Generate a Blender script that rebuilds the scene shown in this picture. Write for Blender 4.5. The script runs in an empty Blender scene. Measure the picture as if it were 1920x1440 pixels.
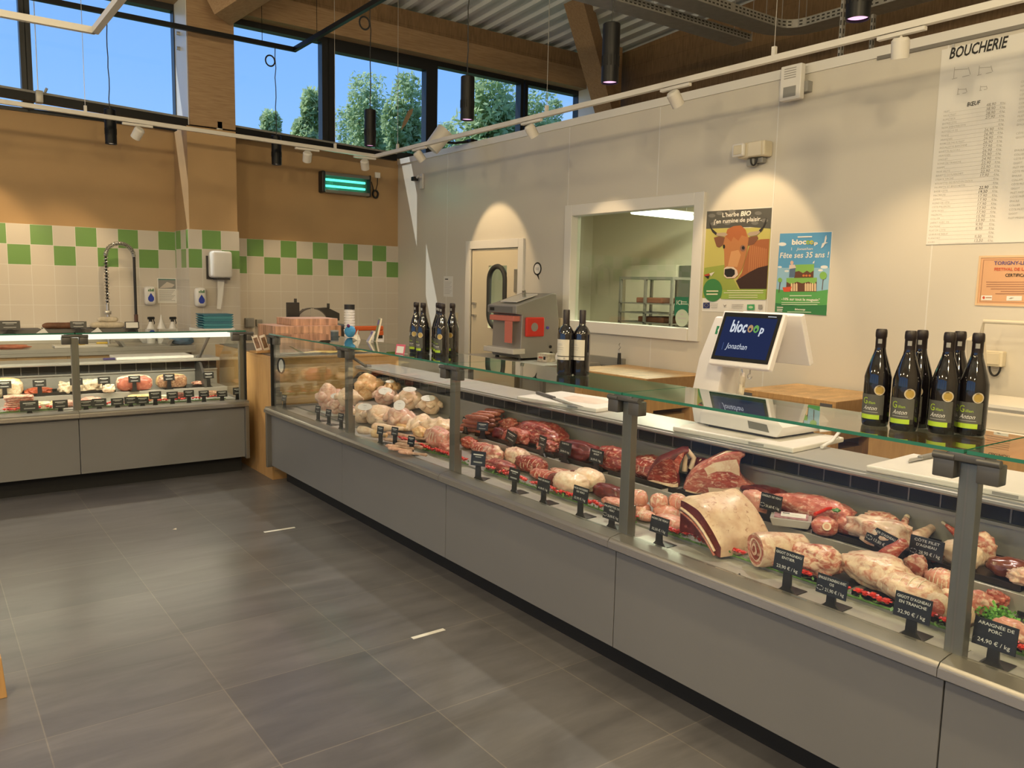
import bpy, bmesh, math, random
from mathutils import Matrix, Vector, noise
PI = math.pi
SC = bpy.context.scene
COL = SC.collection
# ---------------------------------------------------------------- camera
CAM_H = 1.58
FPX, YAW, PIT, ROL = 1508.93, 0.63971, 0.12075, 0.02167
_f = Vector((math.sin(YAW)*math.cos(PIT), math.cos(YAW)*math.cos(PIT), -math.sin(PIT)))
_r = Vector((math.cos(YAW), -math.sin(YAW), 0)); _u = _r.cross(_f)
_c, _s = math.cos(ROL), math.sin(ROL)
CR, CU, CF = _c*_r + _s*_u, -_s*_r + _c*_u, _f
EYE = Vector((0, 0, CAM_H))
cd = bpy.data.cameras.new('camera'); cam = bpy.data.objects.new('camera', cd); COL.objects.link(cam)
cam.matrix_world = Matrix(((CR.x, CU.x, -CF.x, 0), (CR.y, CU.y, -CF.y, 0), (CR.z, CU.z, -CF.z, CAM_H), (0, 0, 0, 1)))
cd.sensor_width = 36; cd.lens = FPX/1920*36; cd.clip_start = .05; cd.clip_end = 300
SC.camera = cam
# ---------------------------------------------------------------- colour management / sky / sun
SC.view_settings.view_transform = 'Standard'; SC.view_settings.look = 'None'
SC.view_settings.exposure = 0.0; SC.view_settings.gamma = 1.0
SC.view_settings.use_curve_mapping = False
SC.cycles.use_denoising = True
SC.cycles.max_bounces = 10; SC.cycles.diffuse_bounces = 5; SC.cycles.transparent_max_bounces = 24
SC.cycles.sample_clamp_indirect = 6.0
wd = bpy.data.worlds.new('sky'); SC.world = wd; wd.use_nodes = True
nt = wd.node_tree; nt.nodes.clear()
wo = nt.nodes.new('ShaderNodeOutputWorld'); bg = nt.nodes.new('ShaderNodeBackground')
tc = nt.nodes.new('ShaderNodeTexCoord'); sx = nt.nodes.new('ShaderNodeSeparateXYZ')
rp = nt.nodes.new('ShaderNodeValToRGB')
rp.color_ramp.elements[0].position = 0.0; rp.color_ramp.elements[0].color = (.42, .66, 1.0, 1)
rp.color_ramp.elements[1].position = 0.6; rp.color_ramp.elements[1].color = (.12, .30, .86, 1)
e = rp.color_ramp.elements.new(.22); e.color = (.25, .50, .99, 1)
nz = nt.nodes.new('ShaderNodeTexNoise'); nz.inputs['Scale'].default_value = 3.2; nz.inputs['Detail'].default_value = 7
mp = nt.nodes.new('ShaderNodeMapping'); mp.inputs['Scale'].default_value = (1, 1, 3.2); mp.inputs['Location'].default_value = (.4, .1, .3)
cr = nt.nodes.new('ShaderNodeValToRGB'); cr.color_ramp.elements[0].position = .56; cr.color_ramp.elements[1].position = .86
cr.color_ramp.elements[0].color = (0, 0, 0, 1); cr.color_ramp.elements[1].color = (.5, .5, .5, 1)
mx = nt.nodes.new('ShaderNodeMix'); mx.data_type = 'RGBA'; mx.inputs[7].default_value = (.80, .88, 1.0, 1)
L = nt.links.new
L(tc.outputs['Generated'], sx.inputs[0]); L(sx.outputs['Z'], rp.inputs[0])
L(tc.outputs['Generated'], mp.inputs[0]); L(mp.outputs[0], nz.inputs['Vector']); L(nz.outputs['Fac'], cr.inputs[0])
L(cr.outputs[0], mx.inputs[0]); L(rp.outputs[0], mx.inputs[6]); L(mx.outputs[2], bg.inputs[0])
bg.inputs[1].default_value = 1.12; L(bg.outputs[0], wo.inputs[0])
sl = bpy.data.lights.new('sun', 'SUN'); sun = bpy.data.objects.new('sun', sl); COL.objects.link(sun)
sl.energy = 4.6; sl.angle = .006; sl.color = (1.0, .97, .92)
sun.rotation_euler = Vector((1.5, -1.0, -2.6)).to_track_quat('-Z', 'Y').to_euler()
sun.location = (-6, 15, 14)

# ---------------------------------------------------------------- pixel rays (the photo as a ruler: pixel -> point on a real plane)
def ray(px, py):
    return CR*((px-960)/FPX) - CU*((py-720)/FPX) + CF
def onz(px, py, z):
    d = ray(px, py); return EYE + d*((z-CAM_H)/d.z)
def onx(px, py, x):
    d = ray(px, py); return EYE + d*(x/d.x)
def ony(px, py, y):
    d = ray(px, py); return EYE + d*(y/d.y)
def project(p):
    q = Vector(p) - EYE; w = q.dot(CF)
    return 960 + FPX*q.dot(CR)/w, 720 - FPX*q.dot(CU)/w, w

# ---------------------------------------------------------------- materials
MATS = {}
def _new(name):
    m = bpy.data.materials.new(name); m.use_nodes = True; MATS[name] = m
    nt = m.node_tree; b = nt.nodes['Principled BSDF']; return m, nt, b
def mat(name, col, rough=.5, metal=0.0, spec=.5, var=0.0, vscale=6.0, bump=0.0, bscale=40.0, coat=0.0, stretch=(1, 1, 1), emit=None, estr=0.0):
    if name in MATS: return MATS[name]
    m, nt, b = _new(name)
    b.inputs['Base Color'].default_value = (*col, 1); b.inputs['Roughness'].default_value = rough
    b.inputs['Metallic'].default_value = metal; b.inputs['Specular IOR Level'].default_value = spec
    b.inputs['Coat Weight'].default_value = coat
    if emit: b.inputs['Emission Color'].default_value = (*emit, 1); b.inputs['Emission Strength'].default_value = estr
    L = nt.links.new
    if var or bump:
        tc = nt.nodes.new('ShaderNodeTexCoord'); mp = nt.nodes.new('ShaderNodeMapping'); mp.inputs['Scale'].default_value = stretch
        L(tc.outputs['Object'], mp.inputs[0])
    if var:
        n = nt.nodes.new('ShaderNodeTexNoise'); n.inputs['Scale'].default_value = vscale; n.inputs['Detail'].default_value = 5
        L(mp.outputs[0], n.inputs['Vector'])
        r = nt.nodes.new('ShaderNodeValToRGB'); r.color_ramp.elements[0].position = .3; r.color_ramp.elements[1].position = .7
        r.color_ramp.elements[0].color = (*[c*(1-var) for c in col], 1); r.color_ramp.elements[1].color = (*[min(1, c*(1+var)) for c in col], 1)
        L(n.outputs['Fac'], r.inputs[0]); L(r.outputs[0], b.inputs['Base Color'])
    if bump:
        n2 = nt.nodes.new('ShaderNodeTexNoise'); n2.inputs['Scale'].default_value = bscale; n2.inputs['Detail'].default_value = 4
        L(mp.outputs[0], n2.inputs['Vector']); bp = nt.nodes.new('ShaderNodeBump'); bp.inputs['Strength'].default_value = bump; bp.inputs['Distance'].default_value = .01
        L(n2.outputs['Fac'], bp.inputs['Height']); L(bp.outputs[0], b.inputs['Normal'])
    return m
def glow(name, col, s):
    if name in MATS: return MATS[name]
    m = bpy.data.materials.new(name); m.use_nodes = True; MATS[name] = m; nt = m.node_tree; nt.nodes.clear()
    o = nt.nodes.new('ShaderNodeOutputMaterial'); e = nt.nodes.new('ShaderNodeEmission')
    e.inputs[0].default_value = (*col, 1); e.inputs[1].default_value = s; nt.links.new(e.outputs[0], o.inputs[0]); return m
def glass(name, tint=(.97, .99, .98), ior=1.45, rough=0.0, refl=1.0):
    if name in MATS: return MATS[name]
    m = bpy.data.materials.new(name); m.use_nodes = True; MATS[name] = m; nt = m.node_tree; nt.nodes.clear(); L = nt.links.new
    o = nt.nodes.new('ShaderNodeOutputMaterial'); t = nt.nodes.new('ShaderNodeBsdfTransparent'); g = nt.nodes.new('ShaderNodeBsdfGlossy')
    lw = nt.nodes.new('ShaderNodeLayerWeight'); lw.inputs[0].default_value = .5; pw = nt.nodes.new('ShaderNodeMath'); pw.operation = 'POWER'; pw.inputs[1].default_value = 4.0; L(lw.outputs['Facing'], pw.inputs[0])
    f0 = ((ior-1)/(ior+1))**2; ml = nt.nodes.new('ShaderNodeMath'); ml.operation = 'MULTIPLY_ADD'; ml.inputs[1].default_value = (1-f0)*refl; ml.inputs[2].default_value = f0*refl
    L(pw.outputs[0], ml.inputs[0]); mxs = nt.nodes.new('ShaderNodeMixShader')
    t.inputs[0].default_value = (*tint, 1); g.inputs['Roughness'].default_value = rough
    L(ml.outputs[0], mxs.inputs[0]); L(t.outputs[0], mxs.inputs[1]); L(g.outputs[0], mxs.inputs[2]); L(mxs.outputs[0], o.inputs[0]); return m
def meat(name, lean, lean2, fat, fatamt=.5, fscale=7.0, stretch=(1, 1, 1), rough=.38, lscale=9.0, bump=.35, soft=.06, coat=.15):
    """lean flesh with veins and patches of fat, procedural in object space"""
    m, nt, b = _new(name); L = nt.links.new
    tc = nt.nodes.new('ShaderNodeTexCoord'); oi = nt.nodes.new('ShaderNodeObjectInfo')
    ad = nt.nodes.new('ShaderNodeVectorMath'); ad.operation = 'ADD'
    ml = nt.nodes.new('ShaderNodeMath'); ml.operation = 'MULTIPLY'; ml.inputs[1].default_value = 17.0
    L(oi.outputs['Random'], ml.inputs[0]); L(tc.outputs['Object'], ad.inputs[0]); L(ml.outputs[0], ad.inputs[1])
    mp = nt.nodes.new('ShaderNodeMapping'); mp.inputs['Scale'].default_value = stretch; L(ad.outputs[0], mp.inputs[0])
    n1 = nt.nodes.new('ShaderNodeTexNoise'); n1.inputs['Scale'].default_value = lscale*3.5; n1.inputs['Detail'].default_value = 6
    n2 = nt.nodes.new('ShaderNodeTexNoise'); n2.inputs['Scale'].default_value = fscale*4.0; n2.inputs['Detail'].default_value = 8; n2.inputs['Roughness'].default_value = .62; n2.inputs['Distortion'].default_value = .7
    L(mp.outputs[0], n1.inputs['Vector']); L(mp.outputs[0], n2.inputs['Vector'])
    r1 = nt.nodes.new('ShaderNodeValToRGB'); r1.color_ramp.elements[0].position = .32; r1.color_ramp.elements[1].position = .68
    r1.color_ramp.elements[0].color = (*lean2, 1); r1.color_ramp.elements[1].color = (*lean, 1); L(n1.outputs['Fac'], r1.inputs[0])
    r2 = nt.nodes.new('ShaderNodeValToRGB'); t = 1-fatamt
    r2.color_ramp.elements[0].position = max(0, .5+(t-.5)*.6-soft); r2.color_ramp.elements[1].position = min(1, .5+(t-.5)*.6+soft)
    L(n2.outputs['Fac'], r2.inputs[0])
    mx = nt.nodes.new('ShaderNodeMix'); mx.data_type = 'RGBA'; mx.inputs[7].default_value = (*fat, 1)
    L(r2.outputs[0], mx.inputs[0]); L(r1.outputs[0], mx.inputs[6]); L(mx.outputs[2], b.inputs['Base Color'])
    b.inputs['Roughness'].default_value = rough; b.inputs['Coat Weight'].default_value = coat; b.inputs['Coat Roughness'].default_value = .2
    bp = nt.nodes.new('ShaderNodeBump'); bp.inputs['Strength'].default_value = bump; bp.inputs['Distance'].default_value = .004
    L(n2.outputs['Fac'], bp.inputs['Height']); L(bp.outputs[0], b.inputs['Normal']); return m
def wood(name, c1, c2, scale=(1, 1, 1), rough=.5, plank=None, rot=(0, 0, 0), mort=None):
    """wood grain, optional staggered boards: plank = (length, width)"""
    m, nt, b = _new(name); L = nt.links.new
    tc = nt.nodes.new('ShaderNodeTexCoord'); mp = nt.nodes.new('ShaderNodeMapping'); mp.inputs['Rotation'].default_value = rot
    L(tc.outputs['Object'], mp.inputs[0])
    mp2 = nt.nodes.new('ShaderNodeMapping'); mp2.inputs['Scale'].default_value = scale; L(mp.outputs[0], mp2.inputs[0])
    n = nt.nodes.new('ShaderNodeTexNoise'); n.inputs['Scale'].default_value = 5; n.inputs['Detail'].default_value = 6; n.inputs['Distortion'].default_value = .6
    L(mp2.outputs[0], n.inputs['Vector'])
    r = nt.nodes.new('ShaderNodeValToRGB'); r.color_ramp.elements[0].position = .3; r.color_ramp.elements[1].position = .7
    r.color_ramp.elements[0].color = (*c2, 1); r.color_ramp.elements[1].color = (*c1, 1); L(n.outputs['Fac'], r.inputs[0])
    out = r.outputs[0]
    if plank:
        br = nt.nodes.new('ShaderNodeTexBrick'); br.inputs['Scale'].default_value = 1; br.inputs['Brick Width'].default_value = plank[0]; br.inputs['Row Height'].default_value = plank[1]
        br.inputs['Mortar Size'].default_value = .0012 if mort is None else mort; br.inputs['Color1'].default_value = (.78, .78, .78, 1); br.inputs['Color2'].default_value = (1.12, 1.1, 1.05, 1); br.inputs['Mortar'].default_value = (.45, .4, .35, 1)
        L(mp.outputs[0], br.inputs['Vector'])
        mx = nt.nodes.new('ShaderNodeMix'); mx.data_type = 'RGBA'; mx.blend_type = 'MULTIPLY'; mx.inputs[0].default_value = 1
        L(out, mx.inputs[6]); L(br.outputs['Color'], mx.inputs[7]); out = mx.outputs[2]
    L(out, b.inputs['Base Color']); b.inputs['Roughness'].default_value = rough; return m

# ---------------------------------------------------------------- mesh builder
class MB:
    def __init__(s): s.bm = bmesh.new(); s.mats = []; s.M = Matrix()
    def mi(s, m):
        if m not in s.mats: s.mats.append(m)
        return s.mats.index(m)
    def _v(s, p): return s.bm.verts.new(s.M @ Vector(p))
    def _f(s, vs, m):
        try: f = s.bm.faces.new(vs)
        except ValueError: return None
        f.material_index = m; return f
    def box(s, x0, x1, y0, y1, z0, z1, m, bev=0.0, seg=2):
        i = s.mi(m); v = [s._v(p) for p in ((x0,y0,z0),(x1,y0,z0),(x1,y1,z0),(x0,y1,z0),(x0,y0,z1),(x1,y0,z1),(x1,y1,z1),(x0,y1,z1))]
        fs = [s._f([v[k] for k in q], i) for q in ((3,2,1,0),(4,5,6,7),(0,1,5,4),(1,2,6,5),(2,3,7,6),(3,0,4,7))]
        if bev:
            es = list({e for f in fs for e in f.edges})
            r = bmesh.ops.bevel(s.bm, geom=es, offset=bev, segments=seg, profile=.5, affect='EDGES')
            for f in r['faces']: f.material_index = i
        return s
    def poly(s, pts, m): s._f([s._v(p) for p in pts], s.mi(m)); return s
    def quad(s, c, u, v, m):
        c, u, v = Vector(c), Vector(u), Vector(v); return s.poly([c-u-v, c+u-v, c+u+v, c-u+v], m)
    def prism(s, pts, a0, a1, m, axis='y', bev=0.0, m0=None):
        """2-D outline extruded along an axis: 'y' -> pts are (x,z); 'x' -> (y,z); 'z' -> (x,y)"""
        i = s.mi(m); j = i if m0 is None else s.mi(m0)
        P = {'y': lambda p, a: (p[0], a, p[1]), 'x': lambda p, a: (a, p[0], p[1]), 'z': lambda p, a: (p[0], p[1], a)}[axis]
        A = [s._v(P(p, a0)) for p in pts]; B = [s._v(P(p, a1)) for p in pts]; n = len(pts)
        fs = [s._f(A, j), s._f(B[::-1], j)]
        for k in range(n): fs.append(s._f([A[k], B[k], B[(k+1) % n], A[(k+1) % n]][::-1], i))
        fs = [f for f in fs if f]
        bmesh.ops.recalc_face_normals(s.bm, faces=fs)
        if bev:
            es = list({e for f in fs for e in f.edges}); r = bmesh.ops.bevel(s.bm, geom=es, offset=bev, segments=2, profile=.5, affect='EDGES')
            for f in r['faces']: f.material_index = i
        return s
    def cyl(s, p0, p1, r0, r1, m, seg=16, caps=True):
        i = s.mi(m); p0, p1 = Vector(p0), Vector(p1); d = (p1-p0).normalized()
        a = d.orthogonal().normalized(); b = d.cross(a)
        A = []; B = []
        for k in range(seg):
            t = 2*PI*k/seg; o = a*math.cos(t)+b*math.sin(t); A.append(s._v(p0+o*r0)); B.append(s._v(p1+o*r1))
        for k in range(seg): s._f([A[k], A[(k+1) % seg], B[(k+1) % seg], B[k]], i)
        if caps: s._f(A[::-1], i); s._f(B, i)
        return s
    def tube(s, pts, r, m, seg=8, closed=False):
        i = s.mi(m); P = [Vector(p) for p in pts]; n = len(P); rings = []
        prev = None
        for k in range(n):
            if closed: d = (P[(k+1) % n]-P[k-1]).normalized()
            else: d = (P[min(k+1, n-1)]-P[max(k-1, 0)]).normalized()
            if prev is None: a = d.orthogonal().normalized()
            else: a = (prev-d*prev.dot(d)).normalized() if (prev-d*prev.dot(d)).length > 1e-6 else d.orthogonal().normalized()
            prev = a; b = d.cross(a); rr = r[k] if isinstance(r, (list, tuple)) else r
            rings.append([s._v(P[k]+(a*math.cos(2*PI*j/seg)+b*math.sin(2*PI*j/seg))*rr) for j in range(seg)])
        for k in range(n if closed else n-1):
            A, B = rings[k], rings[(k+1) % n]
            for j in range(seg): s._f([A[j], A[(j+1) % seg], B[(j+1) % seg], B[j]], i)
        if not closed: s._f(rings[0][::-1], i); s._f(rings[-1], i)
        return s
    def lathe(s, prof, m, seg=24, c=(0, 0, 0)):
        """prof: list of (r, z) or (r, z, material)"""
        rings = []; c = Vector(c)
        for q in prof:
            r, z = q[0], q[1]
            rings.append([s._v(c+Vector((r*math.cos(2*PI*k/seg), r*math.sin(2*PI*k/seg), z))) for k in range(seg)] if r > 1e-6 else [s._v(c+Vector((0, 0, z)))])
        for k in range(len(prof)-1):
            i = s.mi(prof[k+1][2] if len(prof[k+1]) > 2 else m); A, B = rings[k], rings[k+1]
            for j in range(seg):
                if len(A) == 1 and len(B) == 1: continue
                if len(A) == 1: s._f([A[0], B[(j+1) % seg], B[j]], i)
                elif len(B) == 1: s._f([A[j], A[(j+1) % seg], B[0]], i)
                else: s._f([A[j], A[(j+1) % seg], B[(j+1) % seg], B[j]], i)
        return s
    def blob(s, c, sz, m, seed=0, amp=.08, freq=2.2, sub=3, p=1.0, flat=None, taper=0.0, bend=0.0, amp2=0.0):
        """lumpy ellipsoid: half sizes sz, flat = bottom clamped at -flat*sz.z, taper narrows toward +x"""
        i = s.mi(m); r = bmesh.ops.create_icosphere(s.bm, subdivisions=sub, radius=1); c = Vector(c); so = Vector((seed*3.17, seed*1.31, seed*2.73))
        for v in r['verts']:
            q = v.co.normalized(); k = 1+amp*noise.noise(q*freq+so)*2+amp2*noise.noise(q*freq*3.1+so)*2
            q = Vector([math.copysign(abs(t)**p, t) for t in q])*k
            tp = 1-taper*q.x
            w = Vector((q.x*sz[0], q.y*sz[1]*tp, q.z*sz[2]*tp))
            w.z += bend*sz[2]*(q.x*q.x)
            if flat is not None and w.z < -flat*sz[2]: w.z = -flat*sz[2]
            v.co = s.M @ (w+c)
        for f in {f for v in r['verts'] for f in v.link_faces}: f.material_index = i
        return s
    def text(s, body, x, y, h, m, align='L', w=None, z=0.0, bold=0.0, shear=0.0, sp=1.0):
        """lettering in the local XY plane; h = cap height, w = optional total width"""
        cu = bpy.data.curves.new('t', 'FONT'); cu.body = body; cu.size = 1; cu.offset = bold; cu.shear = shear; cu.resolution_u = 2; cu.space_character = sp
        ob = bpy.data.objects.new('t', cu); me = ob.to_mesh()
        if me and len(me.vertices):
            xs = [v.co.x for v in me.vertices]; x0, x1 = min(xs), max(xs)
            sc = h/.70; sxx = sc if w is None else w/max(1e-6, (x1-x0))
            W = (x1-x0)*sxx; ox = {'L': x, 'C': x-W/2, 'R': x-W}[align]-x0*sxx; i = s.mi(m)
            vs = [s._v((v.co.x*sxx+ox, v.co.y*sc+y, z)) for v in me.vertices]
            for p in me.polygons: s._f([vs[k] for k in p.vertices], i)
            ob.to_mesh_clear()
        bpy.data.objects.remove(ob); bpy.data.curves.remove(cu); return s
    def build(s, name, parent=None, smooth=None, loc=None, rz=None, mw=None):
        me = bpy.data.meshes.new(name)
        s.bm.normal_update(); s.bm.to_mesh(me); s.bm.free()
        for m in s.mats: me.materials.append(m)
        if smooth is not None:
            me.polygons.foreach_set('use_smooth', [True]*len(me.polygons))
            if smooth < 179: me.set_sharp_from_angle(angle=math.radians(smooth))
        o = bpy.data.objects.new(name, me); COL.objects.link(o)
        if parent: o.parent = parent
        if loc is not None: o.location = loc
        if rz is not None: o.rotation_euler = (0, 0, rz)
        if mw is not None: o.matrix_world = mw
        return o
def tag(o, label, cat, group=None, kind=None):
    o['label'] = label; o['category'] = cat
    if group: o['group'] = group
    if kind: o['kind'] = kind
    return o
def struct(o): o['kind'] = 'structure'; return o
def thing(name, label, cat, loc=(0, 0, 0), rz=0.0, group=None, mw=None):
    o = bpy.data.objects.new(name, None); COL.objects.link(o); o.empty_display_size = .05
    if mw is not None: o.matrix_world = mw
    else: o.location = loc; o.rotation_euler = (0, 0, rz)
    return tag(o, label, cat, group)
def dup(root, loc, rz=None, label=None, group=None, name=None):
    r = root.copy(); COL.objects.link(r); r.location = loc
    if rz is not None: r.rotation_euler = (0, 0, rz)
    if label: r['label'] = label
    if group: r['group'] = group
    for ch in list(root.children):
        c = ch.copy(); COL.objects.link(c); c.parent = r
        for g in ch.children:
            d = g.copy(); COL.objects.link(d); d.parent = c
    return r
def wallmat(side, p):
    """frame lying on a wall: local x = right, y = up, z = out of the wall"""
    p = Vector(p)
    if side == 'right': X, Y, Z = (0, -1, 0), (0, 0, 1), (-1, 0, 0)
    else: X, Y, Z = (1, 0, 0), (0, 0, 1), (0, -1, 0)
    return Matrix(((X[0], Y[0], Z[0], p.x), (X[1], Y[1], Z[1], p.y), (X[2], Y[2], Z[2], p.z), (0, 0, 0, 1)))
def lamp(name, kind, loc, energy, col=(1, 1, 1), parent=None, target=None, **kw):
    l = bpy.data.lights.new(name, kind); l.energy = energy; l.color = col
    for k, v in kw.items(): setattr(l, k, v)
    o = bpy.data.objects.new(name, l); COL.objects.link(o); o.location = loc
    if target is not None: o.rotation_euler = (Vector(target)-Vector(loc)).to_track_quat('-Z', 'Y').to_euler()
    return o
RIGHT = -PI/2        # things facing the aisle from the right hand case
# ================================================================ the setting
XW, YW = 5.10, 9.405          # white partition plane, window wall plane
WTOP = 3.15
def floor_mat():
    m, nt, b = _new('slate_tiles'); L = nt.links.new
    tc = nt.nodes.new('ShaderNodeTexCoord'); mp = nt.nodes.new('ShaderNodeMapping'); mp.inputs['Location'].default_value = (-.286, -.009, 0)
    L(tc.outputs['Object'], mp.inputs[0])
    br = nt.nodes.new('ShaderNodeTexBrick'); br.offset = 0; br.inputs['Scale'].default_value = 1; br.inputs['Brick Width'].default_value = .603; br.inputs['Row Height'].default_value = .604
    br.inputs['Mortar Size'].default_value = .0022; br.inputs['Mortar Smooth'].default_value = .1
    br.inputs['Color1'].default_value = (.82, .82, .84, 1); br.inputs['Color2'].default_value = (1.1, 1.08, 1.06, 1); br.inputs['Mortar'].default_value = (1.55, 1.45, 1.25, 1)
    L(mp.outputs[0], br.inputs['Vector'])
    m2 = nt.nodes.new('ShaderNodeMapping'); m2.inputs['Scale'].default_value = (.9, 4.2, 1); L(tc.outputs['Object'], m2.inputs[0])
    n = nt.nodes.new('ShaderNodeTexNoise'); n.inputs['Scale'].default_value = 1.6; n.inputs['Detail'].default_value = 9; n.inputs['Roughness'].default_value = .62; n.inputs['Distortion'].default_value = .5
    L(m2.outputs[0], n.inputs['Vector'])
    r = nt.nodes.new('ShaderNodeValToRGB'); r.color_ramp.elements[0].position = .3; r.color_ramp.elements[1].position = .75
    r.color_ramp.elements[0].color = (.098, .097, .105, 1); r.color_ramp.elements[1].color = (.172, .170, .182, 1)
    L(n.outputs['Fac'], r.inputs[0])
    mx = nt.nodes.new('ShaderNodeMix'); mx.data_type = 'RGBA'; mx.blend_type = 'MULTIPLY'; mx.inputs[0].default_value = 1
    L(r.outputs[0], mx.inputs[6]); L(br.outputs['Color'], mx.inputs[7]); L(mx.outputs[2], b.inputs['Base Color'])
    b.inputs['Roughness'].default_value = .30; b.inputs['Specular IOR Level'].default_value = .75
    bp = nt.nodes.new('ShaderNodeBump'); bp.inputs['Strength'].default_value = .12; bp.inputs['Distance'].default_value = .004
    L(n.outputs['Fac'], bp.inputs['Height']); L(bp.outputs[0], b.inputs['Normal']); return m
def tile_mat(name, x0, axis, top=2.09, shift=0):
    """20 cm wall tiles: a chequered green double row under the top edge, cream tiles below"""
    m, nt, b = _new(name); L = nt.links.new
    tc = nt.nodes.new('ShaderNodeTexCoord'); sp = nt.nodes.new('ShaderNodeSeparateXYZ'); L(tc.outputs['Object'], sp.inputs[0])
    def M(op, a, bb=None):
        n = nt.nodes.new('ShaderNodeMath'); n.operation = op
        for k, q in enumerate((a, bb)):
            if q is None: continue
            if isinstance(q, (int, float)): n.inputs[k].default_value = q
            else: L(q, n.inputs[k])
        return n.outputs[0]
    u = M('DIVIDE', M('SUBTRACT', sp.outputs[axis], x0), .2); v = M('DIVIDE', M('SUBTRACT', top, sp.outputs['Z']), .2)
    par = M('FLOORED_MODULO', M('ADD', M('ADD', M('FLOOR', u), M('FLOOR', v)), shift), 2)
    green = M('MULTIPLY', M('LESS_THAN', par, .5), M('LESS_THAN', v, 2.0))
    fu, fv = M('FRACT', u), M('FRACT', v); g = .012
    gr = M('MAXIMUM', M('MAXIMUM', M('LESS_THAN', fu, g), M('GREATER_THAN', fu, 1-g)), M('MAXIMUM', M('LESS_THAN', fv, g), M('GREATER_THAN', fv, 1-g)))
    m1 = nt.nodes.new('ShaderNodeMix'); m1.data_type = 'RGBA'; m1.inputs[6].default_value = (.58, .535, .47, 1); m1.inputs[7].default_value = (.15, .31, .085, 1); L(green, m1.inputs[0])
    m2 = nt.nodes.new('ShaderNodeMix'); m2.data_type = 'RGBA'; m2.inputs[7].default_value = (.68, .66, .61, 1); L(gr, m2.inputs[0]); L(m1.outputs[2], m2.inputs[6])
    L(m2.outputs[2], b.inputs['Base Color']); b.inputs['Roughness'].default_value = .22
    bp = nt.nodes.new('ShaderNodeBump'); bp.inputs['Strength'].default_value = .3; bp.inputs['Distance'].default_value = .002; bp.invert = True
    L(gr, bp.inputs['Height']); L(bp.outputs[0], b.inputs['Normal']); return m

WHITE = mat('white_panel', (.60, .57, .505), .42)
WTRIM = mat('white_trim', (.70, .69, .66), .35)
OCHRE = mat('ochre_paint', (.42, .275, .135), .75, var=.04, vscale=3)
BLACK = mat('black_frame', (.012, .014, .017), .4)
GLULAM = wood('glulam', (.40, .27, .15), (.29, .18, .095), (1, 14, 14), .6)
GLULAMX = wood('glulam_dark', (.30, .19, .10), (.20, .125, .062), (9, 1.2, 9), .65, plank=(3.4, .2), rot=(0, PI/2, PI/2))
STEELW = mat('white_steel', (.72, .76, .78), .4)
CREAM = mat('cream_door', (.70, .62, .46), .4)
PREP = mat('prep_wall', (.54, .49, .37), .5)
PANE = glass('window_pane', (.95, .98, .98), 1.3, 0, .6)

b = MB(); b.box(-6, 8.6, -4, YW, -.05, 0, floor_mat()); struct(b.build('floor'))
b = MB(); b.box(-6, 8.6, YW, YW+.22, 0, WTOP+.02, OCHRE); struct(b.build('wall_back'))
b = MB(); b.box(-6, 2.36, YW-.012, YW, 0, 2.09, tile_mat('tiles_l', .971, 'X')); struct(b.build('trim_1'))
b = MB(); b.box(2.86, XW, YW-.012, YW, 0, 2.06, tile_mat('tiles_r', 3.13, 'X', 2.06)); struct(b.build('trim_2'))
# column: ochre casing below, bare glulam above
b = MB(); b.box(2.36, 2.86, 8.87, YW-.013, 0, WTOP-.0, OCHRE); struct(b.build('trim_3'))
b = MB(); b.box(2.345, 2.872, 8.858, 8.87, 0, 2.10, tile_mat('tiles_c', 2.48, 'X', 2.10)); b.box(2.345, 2.36, 8.87, YW-.013, 0, 2.10, tile_mat('tiles_cs', 8.87+.09, 'Y', 2.10, 1)); struct(b.build('trim_4'))
b = MB(); b.box(2.40, 2.87, 8.90, YW+.1, WTOP+.021, 5.02, GLULAM); b.box(2.395, 2.40, 8.93, YW-.02, WTOP+.021, 5.0, WTRIM); struct(b.build('trim_5'))  # thin white sheet on the left face paints in the light falling there
STEEL = mat('steel', (.55, .54, .52), .32, .9)
P5 = bpy.data.objects['trim_5']
for z in (3.98, 4.13): bo = MB(); bo.cyl((2.395, 9.18, z), (2.36, 9.18, z), .022, .018, STEEL, 8); bo.build('bolt', P5, smooth=40)
# right hand column with bolts, timber wall behind the partition
b = MB(); b.box(8.1, 8.4, 8.8, YW-.001, 3.0, 5.02, GLULAM); b.box(8.09, 8.1, 8.8, YW-.002, 3.0, 5.02, WTRIM); struct(b.build('trim_6'))
P6 = bpy.data.objects['trim_6']
for z in (3.45, 3.72, 3.98, 4.22): bo = MB(); bo.cyl((8.09, 9.05, z), (8.05, 9.05, z), .024, .02, STEEL, 8); bo.build('bolt', P6, smooth=40)
def roofz(y): return 5.0+.062*(YW-y)
b = MB(); b.prism([(-4, 0), (YW, 0), (YW, roofz(YW)-.0), (-4, roofz(-4))], 8.6, 8.8, GLULAMX, 'x'); struct(b.build('wall_timber'))
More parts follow.
